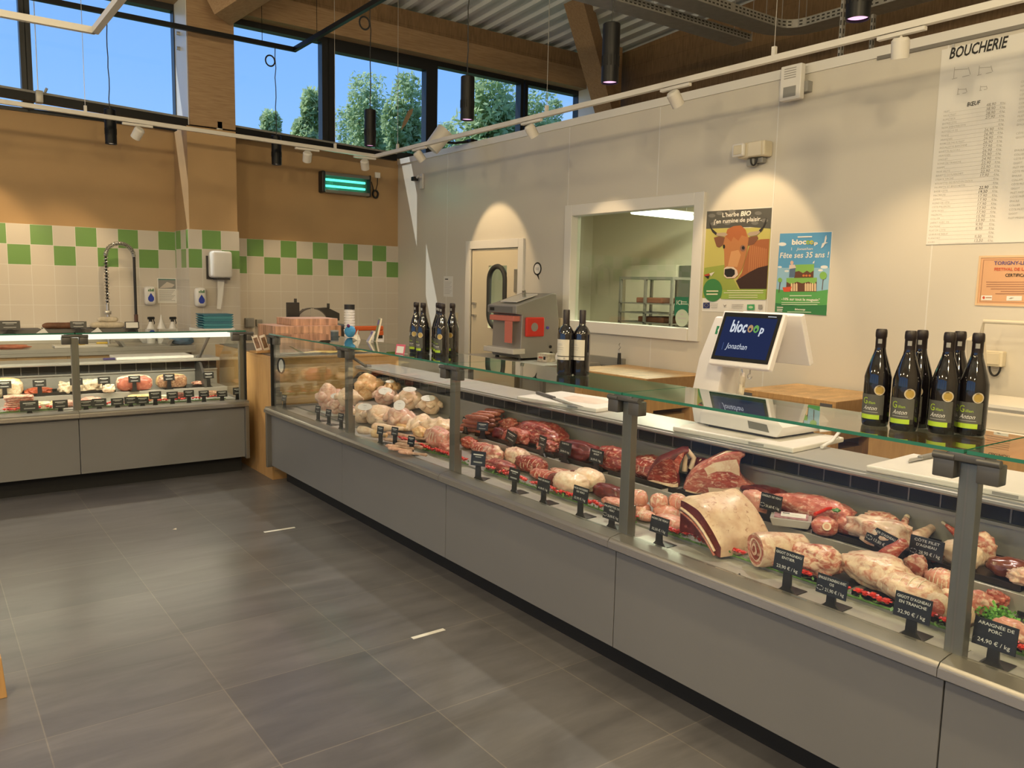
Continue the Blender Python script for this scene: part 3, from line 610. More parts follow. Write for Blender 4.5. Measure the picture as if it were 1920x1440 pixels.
def case(nm, label, origin, rz, L_, seams, gable, lampstrip):
    t = thing(nm, label, 'display counter', origin, rz)
    # base
    b = MB(); b.box(.02, L_-.02, .10, .98, 0, .16, VOID); b.build('plinth', t)
    edges = [0]+seams+[L_]
    for a, c in zip(edges[:-1], edges[1:]):
        b = MB(); b.box(a+.002, c-.002, -.022, 0, .14, .548, PANEL, .002); b.build('front_panel', t)
        b = MB(); b.prism([(-.022, .549), (-.055, .556), (-.068, .570), (-.068, .592), (-.058, .604), (-.012, .611), (.018, .611), (.018, .549)], a+.0015, c-.0015, ALU, 'x'); b.build('bumper_rail', t, smooth=40)
        b = MB(); b.box(a+.001, c-.001, -.071, -.0685, .566, .590, CHROME); b.build('chrome_strip', t)
        b = MB(); g0, g1 = a+.004, c-.004; b.box(g0, g1, 0, .008, .612, 1.165, GL); b.build('front_glass', t)
        b = MB(); z0, z1 = 1.169, 1.179; y0, y1 = -.022, .36
        b.poly([(g0, y0, z1), (g1, y0, z1), (g1, y1, z1), (g0, y1, z1)], GLT); b.poly([(g0, y0, z0), (g0, y1, z0), (g1, y1, z0), (g1, y0, z0)], GLT)
        b.poly([(g0, y0, z0), (g1, y0, z0), (g1, y0, z1), (g0, y0, z1)], GLE); b.poly([(g0, y1, z0), (g0, y1, z1), (g1, y1, z1), (g1, y1, z0)], GLE)
        b.poly([(g0, y0, z0), (g0, y0, z1), (g0, y1, z1), (g0, y1, z0)], GLE); b.poly([(g1, y0, z0), (g1, y1, z0), (g1, y1, z1), (g1, y0, z1)], GLE); b.build('top_glass', t)
        b = MB(); b.box(a+.001, c-.001, .009, .125, ZD-.006, ZD, DECK, .001); b.build('deck_strip', t)
    b = MB(); b.box(0, L_, .1255, .185, ZD-.02, ZD-.001, GRILLE); b.build('air_grille', t)
    b = MB(); b.box(0, L_, .1855, .50, ZD-.02, ZL, INNER); b.build('lower_deck', t)
    b = MB(); b.box(0, L_, .5005, .795, ZD-.02, ZU, DECK, .002); b.build('upper_step', t)
    b = MB(); b.prism([(.796, ZU-.04), (.80, .785), (.785, .785), (.785, .797), (.83, .797), (.83, ZU-.04)], 0, L_, INNER, 'x'); b.build('back_panel', t)
    b = MB(); b.box(0, L_, .812, .829, .7975, .872, VOID)
    k = .05
    while k < L_: b.box(k, k+.006, .808, .8118, .7975, .872, ALUD); k += .12
    b.build('vent_strip', t)
    b = MB(); b.prism([(.705, .873), (.70, .88), (.70, .889), (.708, .892), (.708, .899), (.712, .90), (1.02, .90), (1.02, .873)], 0, L_, DECK, 'x'); b.build('worktop', t, smooth=30)
    b = MB(); b.box(.02, L_-.02, .831, .98, .161, .872, INNER); b.build('rear_body', t)
    b = MB(); b.box(.02, L_-.02, .0, .83, .50, .565, VOID); b.build('tank', t)
    for sx in seams+gable:
        e = sx in gable; s0 = sx-.025 if not e else (sx-.05 if sx > L_/2 else sx)
        b = MB(); b.box(s0, s0+.05, .010, .045, ZD, 1.14, ALU, .003); b.box(s0+.006, s0+.044, .0455, .062, ZD, ZD+.13, ALU, .002); b.build('post', t)
        b = MB(); ctr = s0+.025
        for s in (-1, 1):
            x0, x1 = (ctr-.085, ctr-.028) if s < 0 else (ctr+.028, ctr+.085)
            b.box(x0, x1, -.016, .03, 1.095, 1.150, CLAMP, .004); b.cyl((x0, -.012, 1.154), (x1, -.012, 1.154), .011, .011, CLAMP, 12)
        b.box(ctr-.05, ctr+.05, -.02, .05, 1.146, 1.168, CLAMP, .004); b.box(ctr-.03, ctr+.03, .05, .34, 1.146, 1.166, CLAMP, .004); b.build('clamp', t, smooth=40)
    # end gables: inner grey cheek, sloping support arm, frame with glass
    for g, dirn in ((L_ if gable and gable[0] > L_/2 else 0, -1 if gable and gable[0] > L_/2 else 1),):
        x = g+dirn*.17
        b = MB(); b.prism([(.50, ZD+.04), (.52, .74), (.66, .865), (.80, .865), (.80, ZD+.04)], min(x, x+dirn*.02), max(x, x+dirn*.02), DARK, 'x'); b.build('cheek', t)
        b = MB(); b.tube([(x, .34, 1.158), (x, .72, .905)], .012, ALUD, 8); b.tube([(x, .72, .905), (x, .76, .900)], .02, ALUD, 8); b.build('support_arm', t, smooth=50)
        b = MB(); b.box(min(g, g+dirn*.012), max(g, g+dirn*.012), -.012, .012, .612, 1.17, VOID); b.box(min(g, g+dirn*.03), max(g, g+dirn*.03), -.06, 1.0, .13, .61, ALU, .003)
        b.build('end_frame', t)
        b = MB(); b.prism([(.013, .612), (.013, 1.165), (.36, 1.165), (.70, .90), (.70, .612)], min(g, g+dirn*.008), max(g, g+dirn*.008), GL, 'x'); b.build('end_glass', t)
    if lampstrip:
        lit = glow('case_led', (1.0, .92, .74), 1.35)
        for a, c in zip(edges[:-1], edges[1:]):
            b = MB(); b.box(a+.03, c-.03, .30, .345, 1.108, 1.166, lit); b.build('strip_lamp', t)
    return t
rc = case('display_counter', 'long grey glass meat counter along the white partition', (2.22, 6.12, 0), RIGHT, 6.445, [1.325, 2.605, 3.885, 5.165], [0], False)
lc = case('display_counter', 'short grey glass delicatessen counter below the windows', (-.36, 6.55, 0), 0, 2.52, [1.285], [2.52], True)
lamp('case_light', 'AREA', (.28, 6.86, 1.10), 9, (1, .88, .66), target=(.28, 6.92, 0), shape='RECTANGLE', size=1.1, size_y=.04)
lamp('case_light', 'AREA', (1.52, 6.86, 1.10), 9, (1, .88, .66), target=(1.52, 6.92, 0), shape='RECTANGLE', size=1.1, size_y=.04)

# wooden service counter between the two cases
OAK = wood('oak_board', (.62, .38, .16), (.50, .29, .115), (1.2, 1.2, 12), .42, plank=(.9, .075), rot=(PI/2, 0, 0), mort=.0008)
OAKS = wood('oak_side', (.56, .33, .13), (.46, .26, .10), (9, 9, 1.2), .45)
TOPG = mat('counter_top', (.10, .095, .085), .35)
t = thing('service_counter', 'wooden service counter in the corner between the two glass counters', 'counter', (2.25, 6.19, 0))
b = MB(); b.box(0, 1.12, .012, 1.45, 0, .965, OAK); b.build('body', t)
b = MB(); b.box(-.0, 1.12, 0, .0115, 0, .965, OAK); b.build('front', t)
b = MB(); b.box(-.012, -.0005, 0, 1.45, 0, .965, OAKS); b.build('side_panel', t)
b = MB(); b.box(-.012, 1.13, -.004, 1.46, .966, .985, OAKS); b.box(.02, 1.10, .03, 1.43, .985, .992, TOPG); b.build('worktop', t)
CT = .992
# sink bench along the back wall
PINE = wood('pine_board', (.62, .42, .20), (.52, .33, .15), (1.2, 1.2, 10), .5, plank=(.42, .9), rot=(PI/2, 0, 0), mort=.0015)
t = thing('sink_bench', 'steel topped bench with wooden fronts behind the left counter', 'bench', (-2.2, 8.66, 0))
b = MB(); b.box(0, 4.54, 0, .73, .86, .90, DECK, .003); b.box(0, 4.54, .0, .02, .83, .86, DECK); b.build('worktop', t)
b = MB(); b.box(.03, 4.40, .05, .72, .10, .829, PINE); b.build('cupboard', t)
b = MB(); b.box(.05, 4.35, .10, .70, 0, .0995, DARK); b.build('plinth', t)
b = MB(); b.box(0, 4.54, .715, .73, .9005, .955, DECK, .002); b.build('upstand', t)

# benches along the white partition
def bench(nm, label, y0, y1, z, legs=True, x0=4.38):
    t = thing(nm, label, 'table', (x0, y0, 0)); w = XW-.02-x0; l = y1-y0
    b = MB(); b.box(0, w, 0, l, z-.04, z, DECK, .003); b.build('worktop', t)
    for x in (.04, w-.08):
        for y in (.04, l-.08): b = MB(); b.box(x, x+.04, y, y+.04, 0, z-.0405, ALU); b.build('leg', t)
    b = MB(); b.box(.03, w-.03, .03, l-.03, .18, .20, ALU); b.build('shelf', t)
    return t
bench('work_table', 'steel work table under the machine with the red guard', 5.45, 6.72, .90)
t = thing('magnet_rail', 'grey knife splashback below the hatch window', 'rail', (XW-.02, onx(1101, 665, XW).y, 0)); b = MB(); b.box(-.02, .02, onx(1174, 665, XW).y-onx(1101, 665, XW).y, 0, .88, onx(1101, 664, XW).z, INNER, .003); b.build('panel', t)
BLK = wood('butcher_top', (.66, .45, .24), (.54, .34, .16), (14, 14, 3), .5, plank=(.12, .045), mort=.0006)
BLKS = wood('butcher_side', (.58, .34, .13), (.44, .25, .10), (1.5, 14, 14), .5, plank=(.06, .30), rot=(PI/2, 0, PI/2), mort=.0012)
def block(label, x0, x1, y0, y1, z):
    t = thing('butcher_block', label, 'butcher block', (x0, y0, 0), 0, 'butcher blocks along the partition'); w, l = x1-x0, y1-y0
    b = MB(); b.box(0, w, 0, l, z-.10, z, BLK, .006); b.box(-.002, 0, 0, l, z-.098, z-.004, BLKS); b.build('top', t)
    b = MB(); b.box(.05, w-.05, .05, l-.05, z-.26, z-.1005, OAKS); b.build('apron', t)
    for x in (.04, w-.13):
        for y in (.04, l-.13): b = MB(); b.box(x, x+.09, y, y+.09, 0, z-.101, OAKS, .004); b.build('leg', t)
    b = MB()
    for y in (.02, l-.10): b.box(-.006, -.002, y, y+.08, z-.085, z-.02, ALUD)
    b.build('corner_plate', t)
    b = MB(); b.box(.1, w-.1, .1, l-.1, .2, .60, PINE); b.build('cupboard', t); return t
block('wooden butcher block under the hatch window, with a wire post behind', 4.38, 5.06, 4.20, 5.10, .915)
block('wooden butcher block behind the white scale', 4.42, 5.06, 2.68, 3.38, .935)
b = MB(); MARB = mat('white_worktop', (.72, .70, .66), .35); b.box(0, .70, 0, 1.55, .86, .90, MARB, .004)
t = thing('work_table', 'white topped table under the vacuum machine at the right edge', 'table', (4.36, .95, 0)); b.build('worktop', t)
b = MB(); b.box(.05, .66, .05, 1.5, .12, .8595, OAKS); b.build('cupboard', t)
for x in (.06, .6):
    for y in (.06, 1.44): b = MB(); b.box(x, x+.04, y, y+.04, 0, .1195, ALU); b.build('leg', t)
# ================================================================ things on the walls
INK = mat('ink_black', (.015, .014, .013), .6); INKG = mat('ink_grey', (.33, .32, .30), .7); INKL = mat('ink_light', (.46, .45, .42), .7)
PAPER = mat('paper_white', (.74, .73, .70), .55); PAPERC = mat('paper_cream', (.72, .66, .54), .6); PLAS = mat('plastic_white', (.72, .71, .69), .3); PLASG = mat('plastic_grey', (.26, .26, .25), .45); BEIGE = mat('plastic_beige', (.66, .60, .46), .4)
def flat(nm, col): return mat('print_'+nm, col, .45)
class Wall:
    """draws flat shapes on a wall-mounted sheet; shape points are read off the photo and land on the wall plane"""
    def __init__(s, side, org, zx, zy, k, plane=None):
        s.side, s.org, s.zx, s.zy, s.k = side, Vector(org), zx, zy, k; s.lay = .0012; s.mb = MB(); s.tx = MB(); s.plane = plane
    def loc(s, X, Y):
        px, py = s.zx+X/s.k, s.zy+Y/s.k
        if s.side == 'right': p = onx(px, py, s.plane or XW); return (s.org.y-p.y, p.z-s.org.z)
        p = ony(px, py, s.plane or YW); return (p.x-s.org.x, p.z-s.org.z)
    def shape(s, pts, m):
        s.lay += .00012; s.mb.poly([(*s.loc(x, y), s.lay) for x, y in pts], m)
    def ell(s, cx, cy, rx, ry, m, n=20): s.shape([(cx+rx*math.cos(2*PI*k/n), cy-ry*math.sin(2*PI*k/n)) for k in range(n)], m)
    def text(s, body, x0, y0, x1, h, m, bold=0.0, shear=0.0):
        a = s.loc(x0, y0); c = s.loc(x1, y0); t = s.loc(x0, y0-h); s.tx.text(body, a[0], a[1], abs(t[1]-a[1]), m, 'L', c[0]-a[0], .0032, bold, shear)
    def bars(s, x0, x1, ys, h, m, dy=0.0):
        """unreadable small print"""
        for k, y in enumerate(ys): s.shape([(x0, y), (x1-(k % 3)*(x1-x0)*.06, y+dy), (x1-(k % 3)*(x1-x0)*.06, y+dy+h), (x0, y+h)], m)
def sheet(side, nm, label, cat, org, w, h, m, th=.001):
    o = Vector(org); o = o+(Vector((-.002, 0, 0)) if side == 'right' else Vector((0, -.002, 0)))
    t = thing(nm, label, cat, mw=wallmat(side, o)); b = MB(); b.box(0, w, 0, h, -.0018, th-.0003, m); b.build('sheet', t); return t
# ---- cattle poster
org = (XW, 4.311, 1.415); t = sheet('right', 'poster', 'tall poster with a long horned brown cow over a green meadow', 'poster', org, .60, .785, PAPER)
w = Wall('right', org, 1300, 380, 6.546)
F = flat
w.shape([(160, 320), (955, 300), (905, 1180), (112, 1168)], F('meadow', (.50, .46, .13)))
w.shape([(140, 800), (400, 760), (560, 1060), (903, 1060), (898, 1185), (112, 1170)], F('grass', (.30, .36, .07)))
w.shape([(172, 108), (966, 62), (950, 320), (700, 300), (160, 322)], F('trees', (.085, .085, .075)))
for x, y in ((230, 160), (330, 130), (480, 110), (640, 120), (800, 130), (880, 220), (560, 220), (260, 260), (760, 250), (420, 250)):
    w.ell(x, y, 45, 24, F('trees2', (.16, .16, .15)), 9)
w.shape([(690, 540), (740, 480), (830, 450), (938, 445), (905, 1056), (575, 1056), (530, 960), (600, 860), (640, 700)], F('hide', (.36, .125, .045)))
for q in range(9): w.shape([(700+q*24, 520+q*6), (716+q*24, 516+q*6), (690+q*26, 860+q*8), (680+q*26, 840)], F('hide2', (.47, .19, .075)))
w.shape([(575, 1057), (528, 958), (620, 900), (700, 850), (800, 800), (922, 770), (905, 1058)], F('hide_dark', (.045, .02, .012)))
w.shape([(660, 430), (790, 405), (805, 440), (750, 510), (680, 530)], F('ear', (.20, .085, .045)))
w.shape([(258, 430), (320, 412), (392, 425), (398, 470), (370, 520), (325, 553), (293, 540), (272, 480)], F('ear', (.2, .085, .045)))
w.shape([(425, 325), (500, 288), (590, 280), (645, 330), (685, 440), (665, 600), (610, 800), (555, 900), (500, 935), (400, 918), (378, 880), (390, 780), (384, 600), (372, 520), (395, 420)], F('face', (.45, .19, .07)))
w.shape([(470, 600), (560, 580), (590, 640), (545, 790), (430, 780)], F('face2', (.58, .30, .13)))
w.shape([(425, 330), (500, 288), (590, 280), (650, 335), (660, 420), (600, 400), (560, 470), (500, 420), (470, 480), (430, 440), (405, 420)], F('tuft', (.40, .13, .045)))
w.shape([(204, 232), (238, 320), (296, 372), (400, 366), (430, 392), (392, 414), (300, 408), (240, 362), (208, 300)], F('horn', (.42, .33, .25)))
w.shape([(204, 232), (238, 320), (296, 372), (285, 400), (240, 362), (208, 300)], F('horn_tip', (.03, .027, .025)))
w.shape([(904, 182), (862, 290), (800, 348), (700, 362), (668, 384), (700, 414), (792, 396), (852, 340), (898, 250)], F('horn', (.42, .33, .25)))
w.shape([(904, 182), (862, 290), (812, 340), (830, 366), (852, 340), (898, 250)], F('horn_tip', (.03, .027, .025)))
w.ell(614, 560, 34, 40, F('eye_rim', (.25, .13, .09))); w.ell(620, 556, 18, 22, INK); w.ell(384, 540, 14, 26, INK)
w.shape([(384, 806), (420, 785), (500, 790), (545, 830), (556, 885), (515, 925), (420, 930), (384, 900)], F('muzzle', (.68, .56, .46)))
w.shape([(394, 816), (470, 806), (516, 826), (518, 880), (482, 912), (420, 914), (390, 880)], INK)
w.shape([(362, 1072), (902, 1062), (897, 1192), (345, 1182)], F('lime', (.30, .44, .08)))
w.ell(246, 1075, 116, 140, F('disc_green', (.05, .22, .065)), 32)
w.shape([(140, 885), (205, 868), (205, 900), (150, 905)], F('bug', (.45, .06, .03))); w.shape([(150, 905), (205, 895), (190, 935)], INK); w.shape([(205, 870), (270, 850), (225, 905)], F('wing', (.7, .66, .6)))
w.shape([(130, 1227), (210, 1225), (208, 1294), (128, 1296)], F('navy', (.02, .03, .16)))
for k in range(8): w.ell(169+24*math.cos(k*PI/4), 1260+22*math.sin(k*PI/4), 4, 4, F('star', (.75, .65, .1)), 6)
w.bars(224, 310, (1240, 1262, 1284), 7, INKL); w.shape([(372, 1240), (390, 1262), (420, 1250), (392, 1282)], INKG); w.bars(480, 625, (1248, 1268, 1288), 9, INKL)
w.shape([(670, 1250), (762, 1248), (760, 1317), (668, 1318)], F('leaf_green', (.06, .36, .14))); w.ell(715, 1283, 28, 16, F('leaf_lt', (.45, .62, .4)), 14); w.shape([(808, 1252), (858, 1252), (856, 1305), (806, 1306)], INKG)
for k, y in enumerate((1076, 1102, 1132, 1158)): w.bars(385+(k == 0)*40+(k > 1)*60, 870-(k > 1)*70, (y,), 9, F('pale', (.72, .72, .5)))
WHT = mat('ink_white', (.82, .80, .74), .5)
w.text("L'herbe", 362, 178, 564, 52, WHT, .012); w.text('BIO', 584, 165, 712, 56, WHT, .03, .15); w.text('.', 720, 163, 728, 12, WHT)
w.text("j'en rumine de plaisir.", 255, 258, 838, 50, WHT, .014)
w.text('MUGUETTE,', 578, 938, 700, 20, WHT, .02); w.text("vache bio et heureuse de l'être.", 572, 974, 876, 20, WHT, .02)
w.text('Manger', 150, 1040, 262, 28, WHT); w.text('BIO', 270, 1042, 334, 32, WHT, .03); w.bars(172, 318, (1078, 1115), 16, F('pale', (.72, .72, .5)))
w.mb.build('picture', t); w.tx.build('lettering', t)
# ---- anniversary poster
org = (XW, 3.622, 1.428); t = sheet('right', 'poster', 'small blue and green poster with a layered garden and a white bird', 'poster', org, .417, .575, PAPER)
w = Wall('right', org, 1300, 380, 6.546)
w.shape([(1068, 380), (1702, 360), (1655, 1110), (1018, 1100)], F('sky', (.10, .33, .60))); w.shape([(1040, 800), (1680, 800), (1655, 1110), (1018, 1100)], F('sky_low', (.28, .50, .68)))
for x, y, r in ((1095, 510, 50), (1610, 790, 45), (1565, 830, 30), (1066, 790, 26), (1150, 840, 28)): w.ell(x, y, r, r*.45, F('cloud', (.72, .76, .78)), 14)
w.shape([(1019, 1062), (1200, 1085), (1500, 1090), (1656, 1068), (1636, 1384), (1004, 1338)], F('hill', (.10, .36, .10))); w.shape([(1010, 1230), (1300, 1268), (1645, 1255), (1636, 1386), (1004, 1340)], F('hill_dark', (.04, .20, .07)))
w.shape([(1255, 765), (1485, 755), (1478, 925), (1240, 925)], F('soil', (.13, .055, .03))); w.shape([(1258, 762), (1488, 755), (1484, 830), (1440, 860), (1400, 835), (1350, 865), (1300, 838), (1250, 850)], F('turf', (.22, .46, .10)))
w.shape([(1150, 945), (1520, 935), (1515, 1092), (1140, 1092)], F('soil', (.13, .055, .03))); w.shape([(1148, 925), (1522, 920), (1520, 965), (1480, 1000), (1420, 970), (1340, 990), (1280, 970), (1200, 1000), (1146, 970)], F('turf', (.22, .46, .1)))
for x in (1212, 1242, 1272, 1384, 1412, 1440, 1468, 1500): w.shape([(x-11, 1086), (x-11, 1000), (x, 982), (x+11, 1000), (x+11, 1086)], F('picket', (.74, .56, .34)))
w.shape([(1100, 1040), (1215, 1030), (1190, 1094), (1115, 1094)], F('basket', (.62, .09, .04)))
w.shape([(1190, 800), (1262, 790), (1250, 915), (1180, 915)], F('overalls', (.10, .16, .26))); w.shape([(1185, 765), (1250, 760), (1268, 800), (1180, 815)], F('shirt', (.66, .56, .52))); w.ell(1216, 738, 20, 26, F('skin', (.66, .45, .36)), 12)
for x, y, r in ((1600, 895, 44), (1070, 950, 26)): w.ell(x, y, r, r*1.1, F('turf', (.2, .4, .1)), 18); w.shape([(x-4, y+r), (x+4, y+r), (x-10, y+r+130), (x-18, y+r+130)], F('soil', (.1, .05, .03)))
for x in (1360, 1395, 1435): w.ell(x, 895, 16, 14, F('carrot', (.6, .2, .05)), 8)
BIRD = F('bird', (.72, .74, .76))
w.shape([(1612, 490), (1625, 420), (1640, 398), (1645, 440), (1632, 485), (1660, 490), (1625, 505), (1600, 545), (1572, 560), (1590, 500)], BIRD); w.shape([(1470, 745), (1480, 725), (1498, 710), (1490, 745)], BIRD)
w.bars(1288, 1465, (415,), 14, WHT, -4)
w.text('bioc', 1214, 515, 1390, 62, WHT, .04); w.text('p', 1488, 514, 1532, 40, WHT, .04)
for x, c in ((1415, 'ooo'), (1460, 'oo2')): w.ell(x, 488, 24, 26, F(c, (.30, .46, .06) if c == 'ooo' else (.52, .50, .08)), 18); w.ell(x+4, 492, 8, 9, F('sky', (.1, .33, .6)), 10)
w.text('Jonathan', 1268, 584, 1470, 32, WHT, .0, .25); w.shape([(1212, 550), (1217, 550), (1215, 586), (1210, 586)], WHT)
w.text('Fête ses 35 ans !', 1066, 680, 1668, 66, WHT, .012, .12)
w.text('-10% sur tout le magasin*', 1086, 1195, 1560, 30, WHT, .02); w.bars(1190, 1460, (1136,), 12, F('pale2', (.55, .7, .5))); w.bars(1090, 1560, (1222, 1246), 9, F('pale2', (.55, .7, .5)))
w.bars(1034, 1110, (1278, 1302, 1322), 10, WHT, 3); w.text('Ôbionzin'[0:0] or 'biocoop', 1250, 1318, 1378, 24, WHT, .02, .2); w.bars(1160, 1455, (1335,), 9, F('pale2', (.55, .7, .5)), 6)
w.mb.build('picture', t); w.tx.build('lettering', t)
# ---- price board
org = (XW, 2.556, 1.893); t = sheet('right', 'price_board', 'large white price board with handwritten prices at the top right', 'sign', org, 1.46, 1.165, PAPER, .004)
q0 = onx(1646, 110, XW); b = MB(); zr = q0.z-org[2]; b.box(org[1]-q0.y, 1.5, zr-.012, zr+.012, -.001, .012, ALU, .002); b.build('hanging_rail', t)
for xx_ in (.06, .5, .9): b = MB(); b.box(xx_, xx_+.012, 1.13, zr-.0125, .004, .006, STEEL); b.build('hanger', t)
w = Wall('right', org, 1700, 40, 8.727); w.lay = .0042
a = w.loc(700, 625); c = w.loc(1675, 428); th = w.loc(720, 480)
def btext(body, px, py, h, m, wd=None, bold=0, shear=0, al='L'):
    p = onx(px, py, XW); w.tx.text(body, org[1]-p.y, p.z-org[2], h, m, al, wd, .0062, bold, shear)
bx = org[1]-onx(1781, 110, XW).y; bw = (org[1]-onx(1891, 85, XW).y)-bx
w.tx.text('BOUCHERIE', bx, onx(1781, 111, XW).z-org[2], .062, INK, 'L', bw, .0062, .022, .22)
x0 = org[1]-onx(1771, 213, XW).y; zt = onx(1771, 212, XW).z-org[2]
w.tx.text('BŒUF', org[1]-onx(1814, 200, XW).y, onx(1814, 200, XW).z-org[2], .024, INK, 'L', .075, .0062, .012, .2)
names = ['FILET', 'FAUX FILET', 'RUMSTECK', 'ENTRECÔTE', "NOIX D'ENTRECÔTE", 'ALOYAU À OS', 'TENDE', 'ARAIGNÉE', 'POIRE DE FAUX FILET', 'AIGUILLETTE BARONNE', 'BAVETTE ALOYAU', 'ARAIGNÉE', 'ONGLET', 'ROND DE TRANCHE', 'HAMPE', 'PAVÉ SAUTÉ', 'BAVETTE DE FLANCHET', 'STEACK HACHÉ', 'BOULETTES DE MOUTON DOUX', 'PAUPIETTE ET BROCHETTE', 'BASSE CÔTE', 'MACREUSE', 'JUMEAU', 'ROND DE GÎTE', 'CÔTE PALERON', 'GÎTE NOIX', 'PALERON', 'COLLIER', 'JARRET AVEC OS', 'POITRINE', 'PLAT DE CÔTE', 'QUEUE DE BŒUF', 'FLANCHET', 'JOUES']
prices = {0: '48,90', 1: '38,90', 2: '28,90', 3: '27,90', 6: '26,90', 7: '26,90', 8: '26,90', 9: '26,90', 10: '27,90', 11: '26,90', 12: '25,90', 13: '24,90', 14: '22,90', 15: '22,90', 16: '22,90', 17: '17,90', 20: '22,90', 21: '19,50', 22: '17,90', 23: '17,90', 24: '17,90', 25: '17,90', 26: '17,90', 27: '15,90', 28: '13,90', 29: '9,90', 30: '8,90', 32: '9,50', 33: '13,50'}
LX = org[1]-onx(1850, 205, XW).y
for k, nme in enumerate(names):
    z = zt-k*.0236
    w.tx.text(nme, x0-.002*k*.5, z, .0105, INKL, 'L', None, .0062, -.01)
    w.mb.quad((x0+.19, z-.004, .0052), (.16, 0, 0), (0, .0005, 0), INKL)
    if k in prices: w.tx.text(prices[k], LX, z-.001, .0165, INK if k in (20, 21) else INKG, 'L', None, .0064, .0, .15)
    w.tx.text('€/kg', LX+.075, z, .0105, INKL, 'L', None, .0062)
for k in range(33):
    z = zt+.10-k*.0236
    if k in (11, 14, 15): continue
    w.tx.text(['CÔTE FILET', 'GIGOT', 'FILET MIGNON', 'CÔTE PREMIÈRE', 'ÉPAULE', 'COLLIER'][k % 6], LX+.175, z, .0105, INKL, 'L', None, .0062)
# faint drawings of animals on the board
for px, py, s in ((1806, 138, 1.0), (1850, 133, .8), (1806, 172, .55), (1846, 166, .4)):
    p = onx(px, py, XW); u, v = org[1]-p.y, p.z-org[2]
    for q in (((-.05, -.02), (-.05, .045)), ((-.05, .03), (.03, .02)), ((.03, .03), (.045, -.015)), ((-.06, -.022), (-.03, -.02)), ((.0, -.02), (.04, -.018))):
        a0, a1 = Vector((u+q[0][0]*s, v+q[0][1]*s, .0052)), Vector((u+q[1][0]*s, v+q[1][1]*s, .0052)); d_ = (a1-a0).normalized(); n_ = Vector((-d_.y, d_.x, 0))*.0018; w.mb.poly([a0-n_, a1-n_, a1+n_, a0+n_], INKL)
w.mb.build('ruled_lines', t); w.tx.build('lettering', t)
# ---- certificate
org = (XW, 2.236, 1.527); t = sheet('right', 'certificate', 'orange framed certificate below the price board', 'certificate', org, .42, .292, flat('cert', (.62, .36, .20)))
w = Wall('right', org, 1780, 440, 8.0); CB = flat('cert_edge', (.66, .48, .30)); CD = flat('cert_line', (.20, .09, .05))
b = MB(); b.box(0, .42, 0, .012, .001, .004, CB); b.box(0, .42, .28, .292, .001, .004, CB); b.box(0, .012, .012, .28, .001, .004, CB); b.build('border', t)
w.mb.box(.026, .028, .022, .268, .0012, .0016, CD); w.mb.box(.028, .42, .022, .0235, .0012, .0016, CD); w.mb.box(.028, .42, .2665, .268, .0012, .0016, CD)
w.text('TORIGNY-LES', 675, 452, 1190, 52, flat('violet', (.10, .07, .22)), .02); w.text('FESTIVAL DE LA', 680, 540, 1170, 44, flat('red', (.55, .08, .03)), .02); w.text('CERTIFICAT', 842, 630, 1190, 46, INK, .015)
for k, (xa, ya) in enumerate(((555, 706), (560, 740), (560, 772), (625, 808), (775, 845), (695, 880))): w.bars(xa, 1140, (ya,), 12, flat('cert_ink', (.34, .17, .10)))
w.shape([(485, 912), (648, 912), (642, 984), (480, 982)], PAPER); w.ell(520, 945, 20, 22, flat('red', (.5, .08, .05)), 14); w.bars(550, 640, (938,), 14, flat('cert_ink', (.34, .17, .10))); w.shape([(866, 920), (1095, 920), (1090, 990), (860, 990)], PAPER); w.shape([(890, 965), (930, 942), (980, 946), (930, 966)], INKG)
w.mb.build('print', t); w.tx.build('lettering', t)
# ---- notice, round sign
p = onx(832, 556, XW); t = sheet('right', 'notice', 'small white notice on the partition left of the swing door', 'notice', (XW, p.y, p.z), .20, .24, PAPER)
b = MB(); b.box(.03, .1, .20, .212, .0014, .0016, INK)
for k in range(9): b.box(.02, .18-(k % 3)*.02, .17-k*.017, .174-k*.017, .0014, .0016, INKL)
b.build('print', t)
p = onx(1008, 504, XW); t = thing('round_sign', 'round black rimmed sticker on the partition right of the swing door', 'sticker', mw=wallmat('right', p+Vector((-.002, 0, 0))))
b = MB(); b.cyl((0, 0, 0), (0, 0, .002), .066, .066, INK, 28); b.cyl((0, 0, .002), (0, 0, .003), .05, .05, PAPER, 28); b.poly([(-.01, -.06, .002), (.03, -.11, .002), (.035, -.105, .002), (.02, -.055, .002)], INK); b.build('disc', t)
b = MB(); b.box(-.03, .03, .004, .010, .003, .0035, INKG); b.box(-.026, .026, -.012, -.006, .003, .0035, INKG); b.build('print', t)
# ---- sensor box, emergency light, camera, sockets
t = thing('alarm_box', 'white louvred box hung at the top of the partition beside the price board', 'alarm', mw=wallmat('right', (XW, 3.625, 2.915)))
b = MB(); b.box(0, .165, 0, .235, .055, .105, PLAS, .006)
for k in range(5): b.box(.03, .125, .145+k*.016, .151+k*.016, .1052, .1062, INKG)
b.build('housing', t); b = MB(); b.box(.03, .13, .02, .09, .1055, .107, PLASG); b.build('window', t); b = MB(); b.box(.12, .19, .05, .12, 0, .0549, PLASG); b.build('bracket', t)
t = thing('emergency_light', 'white twin emergency light with a looped cable above the cattle poster', 'lamp', mw=wallmat('right', (XW, 3.99, 2.50)))
b = MB(); b.box(.02, .26, .06, .17, 0, .10, BEIGE, .012); b.box(.12, .235, .065, .165, .10, .106, PAPERC, .004); b.build('housing', t)
b = MB(); b.box(-.005, .10, .07, .165, .1, .135, PLAS, .012); b.box(.015, .085, .085, .15, .135, .14, BEIGE, .004); b.build('lens', t)
b = MB(); b.box(.085, .15, .0, .055, .02, .07, PLASG, .006); b.box(.16, .22, .02, .058, .01, .06, PLASG, .006); b.build('socket', t)
